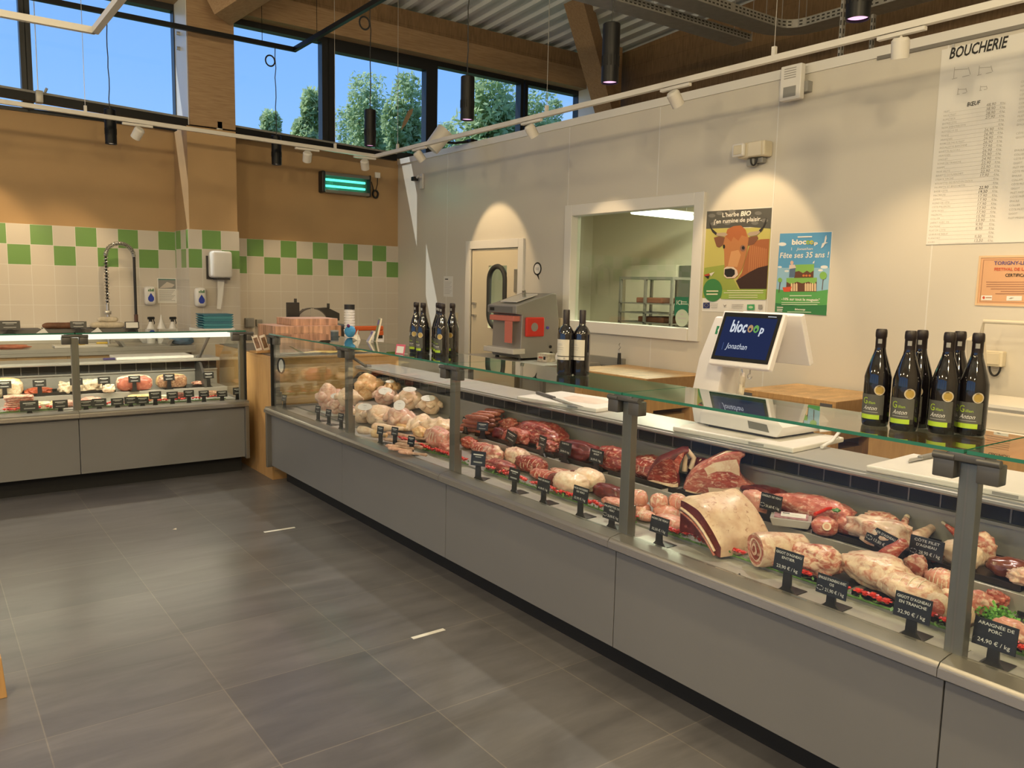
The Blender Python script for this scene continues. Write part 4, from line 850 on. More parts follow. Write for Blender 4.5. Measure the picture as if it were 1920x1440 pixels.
b = MB(); b.tube([(.155+.028*math.cos(a), .052-.05*math.sin(a), .075) for a in [PI*k/10 for k in range(11)]], .006, CABLE, 8); b.build('cable', t, smooth=60)
p = onx(793, 345, XW); t = thing('camera', 'small security camera on a white arm high in the corner', 'camera', mw=wallmat('right', p))
b = MB(); b.box(-.035, .035, -.06, .12, 0, .03, PLAS, .008); b.tube([(0, .08, .03), (0, .09, .07), (0, .06, .09)], .014, PLAS, 8); b.build('mount', t)
b = MB(); b.box(-.07, .0, .03, .08, .06, .13, CABLE, .008); b.build('body', t)
def wallbox(px, py, w_, h_, nm, label, side='right', plane=None, m=BEIGE, loop=True, d=.055):
    p = onx(px, py, plane or XW) if side == 'right' else ony(px, py, plane or YW-.012)
    t = thing(nm, label, 'socket', mw=wallmat(side, p)); b = MB(); b.box(-w_/2, w_/2, -h_/2, h_/2, 0, d, m, .006); b.box(-w_*.36, w_*.36, -h_*.36, h_*.36, d, d+.006, m, .002); b.build('body', t)
    if loop: b = MB(); b.tube([(.03*math.cos(a)+.01, -h_/2-.055*math.sin(a)+.0, .03) for a in [PI*k/10 for k in range(11)]], .006, CABLE, 8); b.build('cable', t, smooth=60)
    return t
wallbox(853, 594, .14, .10, 'socket_box', 'beige socket with a hanging cable behind the far wine bottles')
wallbox(1047, 605, .20, .10, 'socket_box', 'beige double socket above the knife splashback')
wallbox(1868, 672, .11, .09, 'socket_box', 'beige socket with a flap beside the vacuum machine')
wallbox(466, 605, .10, .11, 'socket_box', 'square grey switch box on the tiles right of the column', 'back', m=PLASG, loop=False)
wallbox(484, 605, .07, .08, 'socket_box', 'small light socket next to the grey switch box', 'back', m=INNER, loop=False)
# ---- insect lamp
org = ony(596, 364, YW); t = thing('insect_lamp', 'glowing green insect lamp on the ochre wall', 'insect lamp', mw=wallmat('back', (org.x, YW-.001, 2.66)))
b = MB(); b.box(0, .055, -.01, .25, 0, .12, CABLE, .02); b.box(.64, .66, -.01, .25, 0, .10, CABLE, .005); b.box(.055, .64, .2, .24, .0, .10, ALU, .003); b.box(.055, .64, -.005, .035, 0, .10, ALU, .003); b.box(.055, .64, .035, .2, 0, .02, mat('back_green', (.05, .20, .13), .5)); b.build('housing', t)
for z in (.155, .08): b = MB(); b.tube([(.06, z, .05), (.6, z, .05)], .014, glow('uv_tube', (.10, .95, .66), 2.2), 10); b.build('tube', t, smooth=60)
b = MB()
for k in range(34): b.box(.065+k*.017, .067+k*.017, .036, .199, .088, .09, ALUD)
b.build('grid', t)
b = MB(); P_ = [(.66, .19, .05), (.70, .18, .03), (.725, .12, .02), (.73, .06, .02)]; b.tube(P_, .005, CABLE, 6); b.tube([(.76+.035*math.cos(2*PI*k/16), .04+.045*math.sin(2*PI*k/16), .02) for k in range(16)], .013, CABLE, 6, True); b.tube([(.765, .08, .02), (.785, .16, .02), (.79, .25, .02)], .005, CABLE, 6); b.build('cord', t, smooth=60)
b = MB(); b.box(.755, .825, .24, .31, 0, .03, PLAS, .006); b.build('plug', t)
lamp('uv_light', 'AREA', ony(645, 348, YW-.14), 1.2, (.15, 1, .7), target=ony(645, 348, 6)-Vector((0, 0, .3)), shape='RECTANGLE', size=.5, size_y=.12)
# ---- wash corner on the back wall
def dispenser(px, py, plane, label):
    p = ony(px, py, plane); t = thing('soap_dispenser', label, 'dispenser', mw=wallmat('back', p), group='soap dispensers')
    b = MB(); b.box(-.055, .055, -.10, .10, 0, .10, PLAS, .03, 3); b.build('body', t, smooth=40)
    b = MB(); b.poly([(0, .03, .1015), (-.03, -.02, .1015), (-.03, -.045, .1015), (-.015, -.065, .1015), (.015, -.065, .1015), (.03, -.045, .1015), (.03, -.02, .1015)], flat('drop', (.02, .05, .42)))
    for k, (x, h, c) in enumerate(((-.028, .02, 'a'), (-.012, .028, 'b'), (.004, .02, 'a'), (.018, .03, 'b'))): b.box(x, x+.012, .045, .045+h, .101, .1018, flat('dg', (.08, .22, .10)))
    b.build('logo', t)
dispenser(279, 554, YW-.012, 'white soap dispenser with a blue drop left of the column')
dispenser(373, 557, 8.857, 'white soap dispenser with a blue drop on the column')
p = ony(407, 498, 8.857); t = thing('towel_dispenser', 'white paper towel dispenser with a towel hanging out on the column', 'dispenser', mw=wallmat('back', p))
b = MB(); b.box(-.105, .105, -.13, .15, .02, .20, PLAS, .03, 3); b.build('cover', t, smooth=40); b = MB(); b.box(-.115, .115, -.145, .10, 0, .0199, DARK); b.box(-.05, .08, -.15, -.1305, .02, .18, DARK); b.build('back_plate', t)
b = MB(); b.poly([(-.03, -.13, .10), (.045, -.13, .10), (.03, -.30, .10), (-.005, -.46, .11), (-.045, -.455, .11), (-.03, -.3, .10)], PAPER); b.poly([(-.03, -.13, .104), (-.03, -.3, .104), (-.045, -.455, .114), (-.005, -.46, .114), (.03, -.30, .104), (.045, -.13, .104)], PAPER); b.build('paper_towel', t)
p = ony(296, 568, YW-.012); t = sheet('back', 'notice', 'printed hygiene notice with a picture on the tiles beside the column', 'notice', (p.x, YW-.012, p.z), .20, .27, PAPER)
b = MB(); b.box(.01, .19, .155, .25, .0012, .0015, flat('photo_grey', (.25, .25, .24))); b.box(.01, .19, .25, .262, .0012, .0015, flat('photo_grn', (.08, .2, .17))); b.poly([(.02, .16, .0017), (.1, .23, .0017), (.18, .2, .0017), (.15, .17, .0017)], flat('photo_lt', (.55, .5, .45)))
for k in range(9): b.box(.015, .18-(k % 4)*.012, .135-k*.014, .140-k*.014, .0012, .0015, INKG)
b.build('print', t)
# pre-rinse tap
p = ony(204, 585, 9.15); s = thing('spray_tap', 'tall pre-rinse tap with a spring hose over the sink', 'tap', (p.x, 9.20, .9008)); ht = ony(236, 457, 9.2).z-.90; xr = ony(254, 560, 9.2).x-p.x
b = MB(); b.tube([(0, 0, 0), (0, 0, .42)], .016, STEEL, 10); b.tube([(0, 0, .15), (-.05, -.02, .15)], .014, STEEL, 8); b.tube([(0, 0, .12), (.12, -.06, .06), (.2, -.1, .10)], .011, STEEL, 8); b.box(-.03, .03, -.02, .02, .30, .34, STEEL, .006); b.build('riser', s, smooth=50)
b = MB(); arc = [(0, 0, .40+(ht-.40-xr/2)*k/8) for k in range(8)]+[(xr/2-xr/2*math.cos(PI*k/16), 0, ht-xr/2+xr/2*math.sin(PI*k/16)) for k in range(17)]
b.tube(arc, .010, CABLE, 8); b.build('hose', s, smooth=60)
hel = []; P_ = [Vector(q) for q in arc]; N_ = 46
for k in range(N_*8):
    f_ = k/(N_*8)*(len(P_)-1); i_ = int(f_); q = P_[i_].lerp(P_[min(i_+1, len(P_)-1)], f_-i_); d_ = (P_[min(i_+1, len(P_)-1)]-P_[i_]).normalized(); a_ = Vector((0, 1, 0)); c_ = d_.cross(a_); th_ = 2*PI*k/8; hel.append(q+(a_*math.cos(th_)+c_*math.sin(th_))*.019)
b = MB(); b.tube(hel, .0045, STEEL, 5); b.build('spring', s, smooth=60)
b = MB(); b.tube([(xr, 0, ht-xr/2), (xr, 0, .30)], .014, CABLE, 10); b.tube([(xr, 0, .30), (xr, 0, .12)], .02, mat('grip_brown', (.10, .045, .03), .4), 10); b.build('hand_spray', s, smooth=50)
b = MB(); b.lathe([(.0, 0), (.02, .006), (.024, .02), (.01, .03), (0, .03)], CABLE, 12, (-.062, -.02, .135)); b.build('knob', s, smooth=40)
def spraybottle(px, py, label, head=True):
    p = ony(px, py, 9.0); z = .9008; h = p.z-z; t = thing('spray_bottle', label, 'spray bottle', (p.x, 9.0, z), .5, 'cleaning bottles by the sink')
    b = MB(); b.lathe([(.0, 0), (.04, 0), (.042, .01), (.042, h*.55), (.02, h*.75), (.016, h*.82), (0, h*.82)], PLAS, 18); b.box(-.03, .03, -.0435, -.04, h*.2, h*.45, INKG); b.build('bottle', t, smooth=40)
    if head: b = MB(); b.cyl((0, 0, h*.82), (0, 0, h*.9), .018, .016, CABLE, 12); b.box(-.03, .045, -.014, .014, h*.9, h, CABLE, .006); b.tube([(.035, 0, h*.9), (.05, 0, h*.78), (.045, 0, h*.72)], .005, CABLE, 6); b.build('trigger', t, smooth=40)
    else: b = MB(); b.cyl((0, 0, h*.82), (0, 0, h), .014, .005, PLAS, 12); b.build('nozzle', t, smooth=40)
spraybottle(282, 594, 'white spray bottle with black trigger, nearer the tap')
spraybottle(302, 590, 'white squeeze bottle with a pointed nozzle between two spray bottles', False)
spraybottle(323, 594, 'white spray bottle with black trigger, nearer the column')
# sticker on the hatch glass
p = onx(1262, 612, XW+.05); t = thing('window_sticker', 'green and white round sticker in the lower corner of the hatch window', 'sticker', mw=wallmat('right', (XW+.049, p.y, p.z)))
b = MB(); b.box(.01, .155, .09, .25, 0, .001, flat('sticker_green', (.02, .17, .09))); b.build('sheet', t); b = MB(); b.cyl((.095, .075, .001), (.095, .075, .002), .072, .072, flat('sticker_pale', (.45, .52, .40)), 28); b.box(.05, .14, .066, .08, .002, .0025, INKL); b.box(.08, .11, .098, .112, .002, .0025, INKL); b.box(.065, .125, .04, .046, .002, .0025, INKL); b.build('disc', t)
b = MB(); b.text('ICI', .03, .185, .036, WHT, 'L', None, .0015); b.box(.085, .14, .205, .213, .001, .0015, flat('sticker_pale', (.5, .5, .4))); b.box(.085, .15, .188, .196, .001, .0015, flat('sticker_pale', (.5, .5, .4))); b.build('lettering', t)
# things in the prep room
RACKM = mat('rack_steel', (.17, .16, .135), .4, .4)
p = onx(1195, 525, 7.4); p2 = onx(1292, 525, 7.4); t = thing('tray_rack', 'steel tray trolley seen through the hatch window', 'rack', (7.1, p2.y, 0)); Wd = p.y-p2.y; Hh = onx(1240, 524, 7.1).z
for x in (0, .55):
    for y in (0, Wd*.5, Wd): b = MB(); b.box(x, x+.03, y-.015, y+.015, 0, Hh, RACKM); b.build('upright', t)
for k in range(11):
    z = .25+k*.115; b = MB(); b.box(0, .58, -.01, Wd+.01, z, z+.014, RACKM); b.build('shelf', t)
b = MB(); b.box(0, .58, -.015, Wd+.015, Hh, Hh+.03, RACKM); b.build('top_frame', t)
rn = random.Random(4)
for k in range(2, 11):
    z = .25+k*.115+.0145
    if k in (6, 9): continue
    yy = rn.uniform(.02, .10); b = MB(); b.box(.06, .5, yy+Wd*.12, yy+Wd*.62, 0, .065, mat('meat_tray', (.15, .045, .018), .5, var=.4, vscale=9), .01); o = b.build('meat_tray', loc=(7.1, p2.y, z)); tag(o, 'brownish tray of meat on shelf %d from the top of the trolley behind the hatch' % (11-k), 'tray', 'trays on the prep room trolley')
p = onx(1168, 560, 8.2); p2 = onx(1262, 560, 8.2); t = thing('cold_room_door', 'pale cold room door behind the trolley', 'door', (8.3, p2.y, 0)); b = MB(); b.box(-.06, .098, 0, p.y-p2.y, 0, onx(1215, 497, 8.24).z, PREP, .006); b.build('leaf', t); b = MB(); b.box(-.075, -.0605, -.0, .04, .9, 1.3, ALU, .004); b.build('handle', t)
p = onx(1263, 560, 8.2); p2 = onx(1310, 560, 8.2); t = thing('dark_cabinet', 'dark doorway cabinet at the right of the prep room', 'cabinet', (8.3, p2.y, 0)); b = MB(); b.box(-.03, .098, 0, p.y-p2.y-.01, 0, onx(1285, 498, 8.27).z, mat('cab_dark', (.10, .10, .075), .6)); b.build('body', t); b = MB(); b.box(-.05, -.0305, .12, .2, .3, 1.7, BEIGE); b.build('panel', t)
# ================================================================ things on the counters
def kind(o): o['kind'] = 'stuff'; return o
RX = Matrix.Rotation(PI/2, 4, 'X')          # lettering that stands upright and faces -Y
GZ = 1.1795                                  # top glass surface
TAGB = mat('tag_black', (.016, .016, .017), .35); TAGT = mat('tag_white', (.70, .69, .65), .5); TAGD = mat('tag_dim', (.36, .36, .34), .5)
def price_tag(loc, rz, lines, price, label, bp=.062, w=.105, h=.07, stem=.055, tilt=.14, leaf=False, yaw=0.0, group='price tags in the meat counter', roll=0.0, frame=False):
    t = thing('price_tag', label, 'price tag', loc, rz+yaw, group)
    b = MB(); b.box(-.036, .036, -.008, bp, 0, .002, TAGB); b.build('base_plate', t)
    b = MB(); b.prism([(-.030, .0021), (.030, .0021), (.016, .018), (.014, stem+.006), (-.014, stem+.006), (-.016, .018)], -.006, .002, TAGB, 'y'); b.build('stem', t)
    m = Matrix.Translation((0, -.0065, stem)) @ Matrix.Rotation(-tilt, 4, 'X') @ Matrix.Rotation(roll, 4, 'Y')
    b = MB(); b.M = m; b.box(-w/2, w/2, -.003, 0, 0, h, TAGB, .001, 1); o = b.build('board', t)
    b = MB(); b.M = m @ Matrix.Translation((0, -.0034, 0)) @ RX; sc = w/.105
    if frame: b.box(-w*.42, w*.42, h*.12, h*.9, 0, .0002, TAGT)
    if lines:
        y = h-.0155*sc
        for q in lines:
            b.text(q, 0, y, .0082*sc, TAGT, 'C', min(w*.9, .0078*sc*len(q)), .0005, .012); y -= .0145*sc
        b.text(price, .012*sc if leaf else 0, .011*sc, .0105*sc, TAGT, 'C', w*(.62 if leaf else .74), .0005, .004)
        if leaf:
            for k in range(7):
                a0, a1 = PI*2*k/7, PI*2*(k+.7)/7; p0 = Vector((-w*.36+.012*math.cos(a0), .017+.007*math.sin(a0), .0005)); p1 = Vector((-w*.36+.012*math.cos(a1), .017+.007*math.sin(a1), .0005)); n_ = Vector((0, .0009, 0)); b.poly([p0-n_, p1-n_, p1+n_, p0+n_], TAGT)
    elif not frame:
        b.box(-w*.34, w*.34, h*.72, h*.80, 0, .0004, TAGT); b.box(-w*.2, w*.2, h*.58, h*.64, 0, .0004, TAGD); b.box(-w*.3, w*.3, h*.20, h*.30, 0, .0004, TAGD)
    b.build('lettering', t); return t
# ---- wine bottles
WINE = mat('wine_glass', (.006, .005, .006), .06, 0, .6, coat=.6); CAPS = mat('capsule', (.014, .008, .008), .45); LBL = mat('label_slate', (.075, .075, .065), .6); LIME = mat('label_lime', (.36, .52, .03), .5); LBLC = mat('label_cream', (.56, .53, .46), .6); GOLD = mat('medal_gold', (.52, .36, .10), .35, .5)
def patch(b, r, a0, a1, z0, z1, m, n=14):
    i = b.mi(m); P = [[b._v((r*math.sin(a0+(a1-a0)*k/n), -r*math.cos(a0+(a1-a0)*k/n), z)) for z in (z0, z1)] for k in range(n+1)]
    for k in range(n): b._f([P[k][0], P[k+1][0], P[k+1][1], P[k][1]], i)
def ctext(b, body, a, z, h, m, r, w=None, shear=0, bold=0):
    n0 = len(b.bm.verts); b.text(body, 0, z, h, m, 'C', w, 0, bold, shear); b.bm.verts.ensure_lookup_table()
    for v in b.bm.verts[n0:]: t_ = v.co.x/r+a; v.co = Vector((r*math.sin(t_), -r*math.cos(t_), v.co.y))
def burgundy(loc, rz, label, group):
    t = thing('wine_bottle', label, 'wine bottle', loc, rz, group); h = .296
    b = MB(); b.lathe([(.0, .004), (.03, .002), (.036, 0), (.0385, .006), (.0395, .02), (.0395, .125), (.039, .15), (.033, .175), (.024, .205), (.0175, .225), (.015, .24), (.0145, h-.03), (.0145, h-.004), (0, h-.004)], WINE, 32); b.build('glass', t, smooth=60)
    b = MB(); b.lathe([(.0152, .232), (.0152, h-.026), (.0165, h-.024), (.0168, h-.012), (.0158, h-.003), (.0135, h), (0, h)], CAPS, 24); b.lathe([(.0156, .231), (.0157, .2345)], mat('capsule_gold', (.45, .40, .12), .4), 24); patch(b, .0156, -.1, .65, .252, .266, PLASG, 6); b.build('capsule', t, smooth=50)
    b = MB(); r = .0399; patch(b, r, -1.15, 1.0, .032, .098, LBL); patch(b, r+.0002, -1.15, .72, .022, .036, LIME); patch(b, r+.0002, .72, 1.0, .022, .036, INK); patch(b, r+.0002, -1.15, -.85, .022, .036, PLASG)
    ctext(b, 'G', -.42, .068, .020, LIME, r+.0003, .016); ctext(b, 'illan', .12, .069, .008, LIME, r+.0003, .02); ctext(b, 'Anton', -.02, .050, .013, TAGT, r+.0004, .044, .45); patch(b, r+.0003, -.6, .6, .043, .0445, TAGD); b.build('label', t)
    b = MB(); i = b.mi(GOLD); j = b.mi(mat('medal_rim', (.5, .42, .3), .5))
    for rr, mm, dd in ((.0155, j, .0004), (.012, i, .0007)):
        c = [b._v(((r+dd)*math.sin(.62+rr*math.cos(q)/r), -(r+dd)*math.cos(.62+rr*math.cos(q)/r), .112+rr*math.sin(q))) for q in [2*PI*k/18 for k in range(18)]]; b._f(c, mm)
    b.build('medal', t); return t
G6 = 'dark burgundy bottles on the glass shelf'
first = None
near = [(1636, 797, 'slim shouldered wine bottle standing apart left of the near bottle group'), (1690, 806, 'wine bottle second from the left in the near group, with a gold medal'), (1712, 786, 'wine bottle half hidden behind the second near bottle'), (1738, 787, 'wine bottle at the back of the near group with its neck in the gap'), (1762, 812, 'wine bottle third from the left at the front of the near group'), (1815, 815, 'rightmost wine bottle of the near group')]
for k, (px, py, lab) in enumerate(near):
    p = onz(px, py, GZ); p.x += .012
    if k == 2: p = Vector((near2.x+.088, near2.y+.01, GZ))
    if k == 3: p = Vector((near2.x+.155, near2.y-.070, GZ))
    if k == 1: near2 = p
    if first is None: first = burgundy((p.x, p.y, GZ), RIGHT+.05, lab, G6); o = first
    else: o = dup(first, (p.x, p.y, GZ), RIGHT+[.05, .1, -.2, .15, .02, .12][k], lab, G6)
far = [(770, 661, 'far wine bottle at the left end, behind the pink card'), (793, 664, 'far wine bottle second at the front with its label square on'), (806, 657, 'far wine bottle hidden behind the second one'), (818, 662, 'far wine bottle in the middle right of the sunlit gap'), (829, 657, 'far wine bottle showing its neck behind the rightmost one'), (838, 664, 'far wine bottle at the right end of the far group with a pale medal')]
b0 = onz(793, 664, GZ)
offs = [(.02, .115), (0, 0), (.12, .03), (.07, -.075), (.16, -.06), (.03, -.16)]
for k, (px, py, lab) in enumerate(far): dup(first, (b0.x+offs[k][0], b0.y+offs[k][1], GZ), RIGHT+[.1, .0, .2, -.1, .1, .05][k], lab, G6)
def bordeaux(loc, rz, label):
    t = thing('wine_bottle', label, 'wine bottle', loc, rz, 'red wine bottles with cream labels'); h = .30
    b = MB(); b.lathe([(.0, .004), (.03, .002), (.034, 0), (.0375, .006), (.038, .02), (.038, .185), (.036, .2), (.026, .218), (.017, .228), (.0145, .24), (.0145, h-.02), (0, h-.004)], WINE, 32); b.build('glass', t, smooth=60)
    b = MB(); b.lathe([(.0150, .236), (.0150, h-.003), (.0135, h), (0, h)], CAPS, 24); b.build('capsule', t, smooth=50)
    b = MB(); r = .0384; patch(b, r, -1.2, 1.2, .09, .165, LBLC); patch(b, r, -1.2, 1.2, .072, .086, LBLC); patch(b, r, -1.2, 1.2, .0862, .0898, INK); patch(b, r+.0003, .5, .75, .075, .083, INKG)
    patch(b, r+.0003, -.35, .35, .137, .141, INKL); patch(b, r+.0003, -.25, .25, .142, .147, INKL); patch(b, r+.0003, -.6, .5, .127, .129, INKG); patch(b, r+.0003, -.5, .4, .118, .120, INKG); patch(b, r+.0003, -.6, .2, .108, .1095, INKL); b.build('label', t); return t
p = onz(1056, 703, GZ); bd = bordeaux((p.x+.01, p.y, GZ), RIGHT+.1, 'left one of the two straight sided bottles with cream labels'); p = onz(1083, 704, GZ); dup(bd, (p.x+.02, p.y-.0, GZ), RIGHT+.0, 'right one of the two straight sided bottles with cream labels')
# pink card by the far bottles
p = onz(777, 664, GZ); t = thing('card_holder', 'small pink and white card standing in front of the far wine bottles', 'card', (p.x-.065, p.y+.055, GZ), RIGHT+.2)
b = MB(); b.M = Matrix.Rotation(-.2, 4, 'X'); b.box(-.04, .04, -.002, 0, 0, .055, flat('pink', (.62, .12, .18))); b.box(-.03, .03, -.003, -.0021, .004, .043, PAPER); b.build('card', t); b = MB(); b.box(-.035, .035, .0, .03, 0, .002, PLAS); b.build('foot', t)
# ---- boards on the rear worktop
CUT = mat('cutting_white', (.74, .71, .66), .45, var=.03, vscale=8)
def board(cx, cy, lx, ly, rz, label, stain=False, z=.9005):
    t = thing('cutting_board', label, 'cutting board', (cx, cy, z), rz, 'white cutting boards'); b = MB(); b.box(-lx/2, lx/2, -ly/2, ly/2, 0, .024, CUT, .006); b.build('slab', t)
    b = MB(); b.box(-lx/2-.0006, -lx/2, -ly*.28, -ly*.16, .006, .017, INKG); b.build('stamp', t)
    if stain: b = MB(); b.poly([(-.08, -.2, .0244), (.06, -.22, .0244), (.12, -.05, .0244), (.1, .12, .0244), (-.02, .1, .0244), (-.1, -.02, .0244)], mat('stain_pink', (.70, .55, .46), .5, var=.12, vscale=20)); b.build('stain', t)
    return t
board(3.135, 3.56, .40, .62, .14, 'white cutting board with a knife left of the white scale', True)
board(3.165, 2.315, .44, .64, .07, 'white cutting board under the white scale')
board(3.14, 1.30, .40, .68, .05, 'white cutting board at the right with a pointed knife')
def knife(p0, p1, z, hl, label, hm=None):
    p0, p1 = Vector((p0.x, p0.y, z)), Vector((p1.x, p1.y, z)); d = p1-p0; a = math.atan2(d.y, d.x); l = d.length; t = thing('knife', label, 'knife', p0, a, 'butcher knives')
    b = MB(); b.box(0, l*hl, -.012, .012, .0, .018, hm or mat('handle_dark', (.09, .08, .075), .5), .006); b.build('handle', t); b = MB(); b.prism([(l*hl, -.012), (l*.8, -.014), (l, .012), (l*hl, .014)], .006, .009, STEEL, 'z'); b.build('blade', t)
knife(onz(1007, 737, .93), onz(1090, 764, .93), .925, .42, 'dark handled knife on the board left of the scale')
knife(onz(1764, 852, .93), onz(1697, 866, .93), .925, .6, 'short grey knife with a pointed blade on the right board', mat('handle_grey', (.22, .21, .19), .45))
# ---- white scale with two screens
SCW = mat('scale_white', (.76, .735, .72), .32)
t = thing('scale', 'white shop scale with a blue customer screen on a column', 'scale', (3.055, 2.565, .925), RIGHT); L_, D_ = .47, .36
b = MB(); b.prism([(0, .012), (0, .07), (.02, .085), (L_-.03, .085), (L_, .06), (L_-.03, .012)], .0, D_, SCW, 'y', .006); b.box(.04, L_-.06, .02, D_-.03, 0, .0119, DARK); b.build('base', t, smooth=35)
b = MB(); b.box(.10, L_-.02, .03, D_-.02, .092, .102, STEEL, .004); b.box(.2, .3, .1, .25, .0851, .0919, INNER); b.build('weighing_plate', t)
b = MB(); b.poly([(.29, -.001, .032), (.40, -.001, .028), (.385, -.001, .062), (.28, -.001, .066)], mat('lcd_grey', (.20, .20, .18), .25)); b.build('display', t)
b = MB(); i_ = b.mi(SCW); P0_ = [(-.075, .002), (-.105, .12), (-.085, .32), (-.02, .53)]; P1_ = [(.05, .002), (.055, .12), (.07, .32), (.13, .53)]; yf = [.045, .045, .07, .10]; yb = [.22, .20, .20, .22]
rows = [[b._v((x0, y0, z)), b._v((x1, y0, z)), b._v((x1, y1, z)), b._v((x0, y1, z))] for (x0, z), (x1, _), y0, y1 in zip(P0_, P1_, yf, yb)]
for r0, r1 in zip(rows[:-1], rows[1:]):
    for q in range(4): b._f([r0[q], r0[(q+1) % 4], r1[(q+1) % 4], r1[q]], i_)
b._f(rows[0][::-1], i_); b._f(rows[-1], i_); r_ = bmesh.ops.bevel(b.bm, geom=b.bm.edges[:], offset=.008, segments=2, profile=.5, affect='EDGES'); b.build('column', t, smooth=40)
b = MB(); b.poly([(-.005, .0855, .445), (.035, .0855, .445), (.042, .0915, .485), (.002, .0915, .485)], mat('logo_green', (.02, .22, .09), .4)); b.poly([(.010, .0865, .46), (.022, .0865, .46), (.025, .0885, .472), (.013, .0885, .472)], SCW); b.build('logo', t)
# customer screen: tilted panel
pc = onx(1398, 634, 3.09)-Vector((3.055, 2.565, .925)); cx, cz = -pc.y, pc.z
ms = Matrix.Translation((cx, pc.x+.0, cz)) @ Matrix.Rotation(-.38, 4, 'X')
b = MB(); b.M = ms; b.box(-.172, .172, 0, .035, -.140, .130, SCW, .006); b.build('customer_screen', t); scr = t.children[-1] if False else bpy.data.objects[[o.name for o in t.children if o.name.startswith('customer_screen')][0]]
b = MB(); b.M = ms; b.box(-.160, .160, -.003, -.0001, -.116, .122, mat('bezel', (.01, .01, .01), .2), .001, 1); b.build('bezel', scr)
b = MB(); b.M = ms; b.box(-.143, .143, -.0038, -.0031, -.098, .100, glow('screen_blue', (.018, .026, .075), 1.0)); b.build('display', scr)
b = MB(); b.M = ms @ Matrix.Translation((0, -.0042, 0)) @ RX; SWT = glow('screen_white', (.62, .66, .72), 1.0)
b.text('bioc', -.098, .026, .058, SWT, 'L', .092, 0, .03, .1); b.text('p', .066, .026, .040, SWT, 'L', .024, 0, .03, .1)
for x, c, nm in ((.014, (.50, .30, .14), 'screen_orange'), (.046, (.16, .40, .10), 'screen_green')):
    b.poly([(x+.015*math.cos(2*PI*k/16), .046+.019*math.sin(2*PI*k/16), .0002) for k in range(16)], glow(nm, c, .9)); b.poly([(x+.006*math.cos(2*PI*k/10), .042+.008*math.sin(2*PI*k/10), .0006) for k in range(10)], glow('screen_blue', (.03, .04, .1), 1))
b.text('Jonathan', -.094, -.058, .028, SWT, 'L', .12, 0, 0, .2); b.box(-.112, -.1105, -.066, -.03, 0, .0003, glow('screen_blue2', (.10, .16, .35), 1)); b.box(.09, .135, .107, .110, 0, .0003, SWT); b.build('lettering', scr)
b = MB(); b.M = Matrix.Translation((cx+.01, pc.x+.23, cz+.01)) @ Matrix.Rotation(.40, 4, 'X'); b.box(-.17, .17, -.03, 0, -.135, .12, SCW, .006); b.build('staff_screen', t)
b = MB(); b.box(cx-.16, cx+.06, pc.x+.085, pc.x+.19, cz-.06, cz+.05, SCW, .01); b.build('screen_arm', t)
b = MB(); b.tube([(.46, .30, .02), (.52, .33, .035), (.56, .30, .03), (.585, .2, .0), (.60, .1, -.012)], .008, PLAS, 8); b.build('cable', t, smooth=60)
b = MB(); b.tube([(cx+.0, pc.x+.05, cz-.13), (cx+.005, pc.x+.04, cz-.17)], .003, STEEL, 6); b.tube([(cx+.012*math.cos(k*.6)+.005, pc.x+.04, cz-.18-.012*math.sin(k*.6)) for k in range(9)], .0025, STEEL, 6)
b.build('hook', t); hk = t
CLOTH = mat('cloth_cream', (.74, .66, .50), .8, bump=.4, bscale=60)
q = onx(1392, 712, 3.13); o = thing('cloth_twist', 'twisted cream cloth hanging from the hook under the scale screen', 'cloth', (q.x, q.y, q.z)); b = MB(); b.blob((0, 0, 0), (.012, .014, .035), CLOTH, 3, .2, 3); b.blob((0, .002, -.045), (.016, .012, .035), CLOTH, 5, .2, 3); b.build('knot', o, smooth=180); b = MB(); b.tube([(0, 0, .03), (.0, .01, .06), (0, 0, .09), (0, -.012, .07)], .003, STEEL, 6); b.build('ring', o)
# ---- machine on the work table
MG = mat('machine_grey', (.36, .35, .33), .38, .5); RED = mat('guard_red', (.62, .035, .02), .3); PINKT = mat('guard_pink', (.60, .18, .14), .25)
t = thing('mincing_machine', 'grey steel meat machine with a red guard on the work table', 'machine', (4.43, 5.90, .90)); WM = .46
b = MB(); b.prism([(.02, .10), (.05, .10), (.06, .42), (-.01, .43), (-.01, .50), (.40, .62), (.46, .62), (.50, .35), (.50, .02), (.06, .02)], 0, WM, MG, 'y', .006); b.build('housing', t)
for x in (.08, .42):
    for y in (.05, WM-.05): b = MB(); b.cyl((x, y, 0), (x, y, .0199), .02, .018, CABLE, 12); b.build('foot', t)
b = MB(); b.box(-.014, -.0105, .06, WM-.02, .435, .492, mat('panel_dark', (.16, .16, .16), .4)); b.box(-.0165, -.0145, WM-.12, WM-.05, .45, .48, INK); b.build('control_panel', t)
b = MB(); b.box(.09, .30, -.035, -.001, .22, .40, RED, .012); b.cyl((.18, -.037, .31), (.18, -.0355, .31), .04, .04, MG, 18); b.build('red_guard', t)
b = MB(); b.box(-.02, .06, .03, WM-.05, .36, .41, PINKT, .006); b.box(-.02, -.012, .05, .16, .16, .36, PINKT); b.build('feed_guard', t)
b = MB(); b.box(-.05, .09, -.02, WM, .06, .11, mat('tray_clear', (.55, .53, .47), .2), .006); b.build('outfeed_tray', t)
b = MB(); b.M = Matrix.Translation((.18, .1, .565)) @ Matrix.Rotation(-.28, 4, 'Y'); b.box(-.12, .14, 0, .25, 0, .01, PLAS); b.box(.02, .04, .05, .08, .01, .05, STEEL); b.box(.10, .12, .15, .18, .01, .05, STEEL); b.build('feed_plate', t)
b = MB()
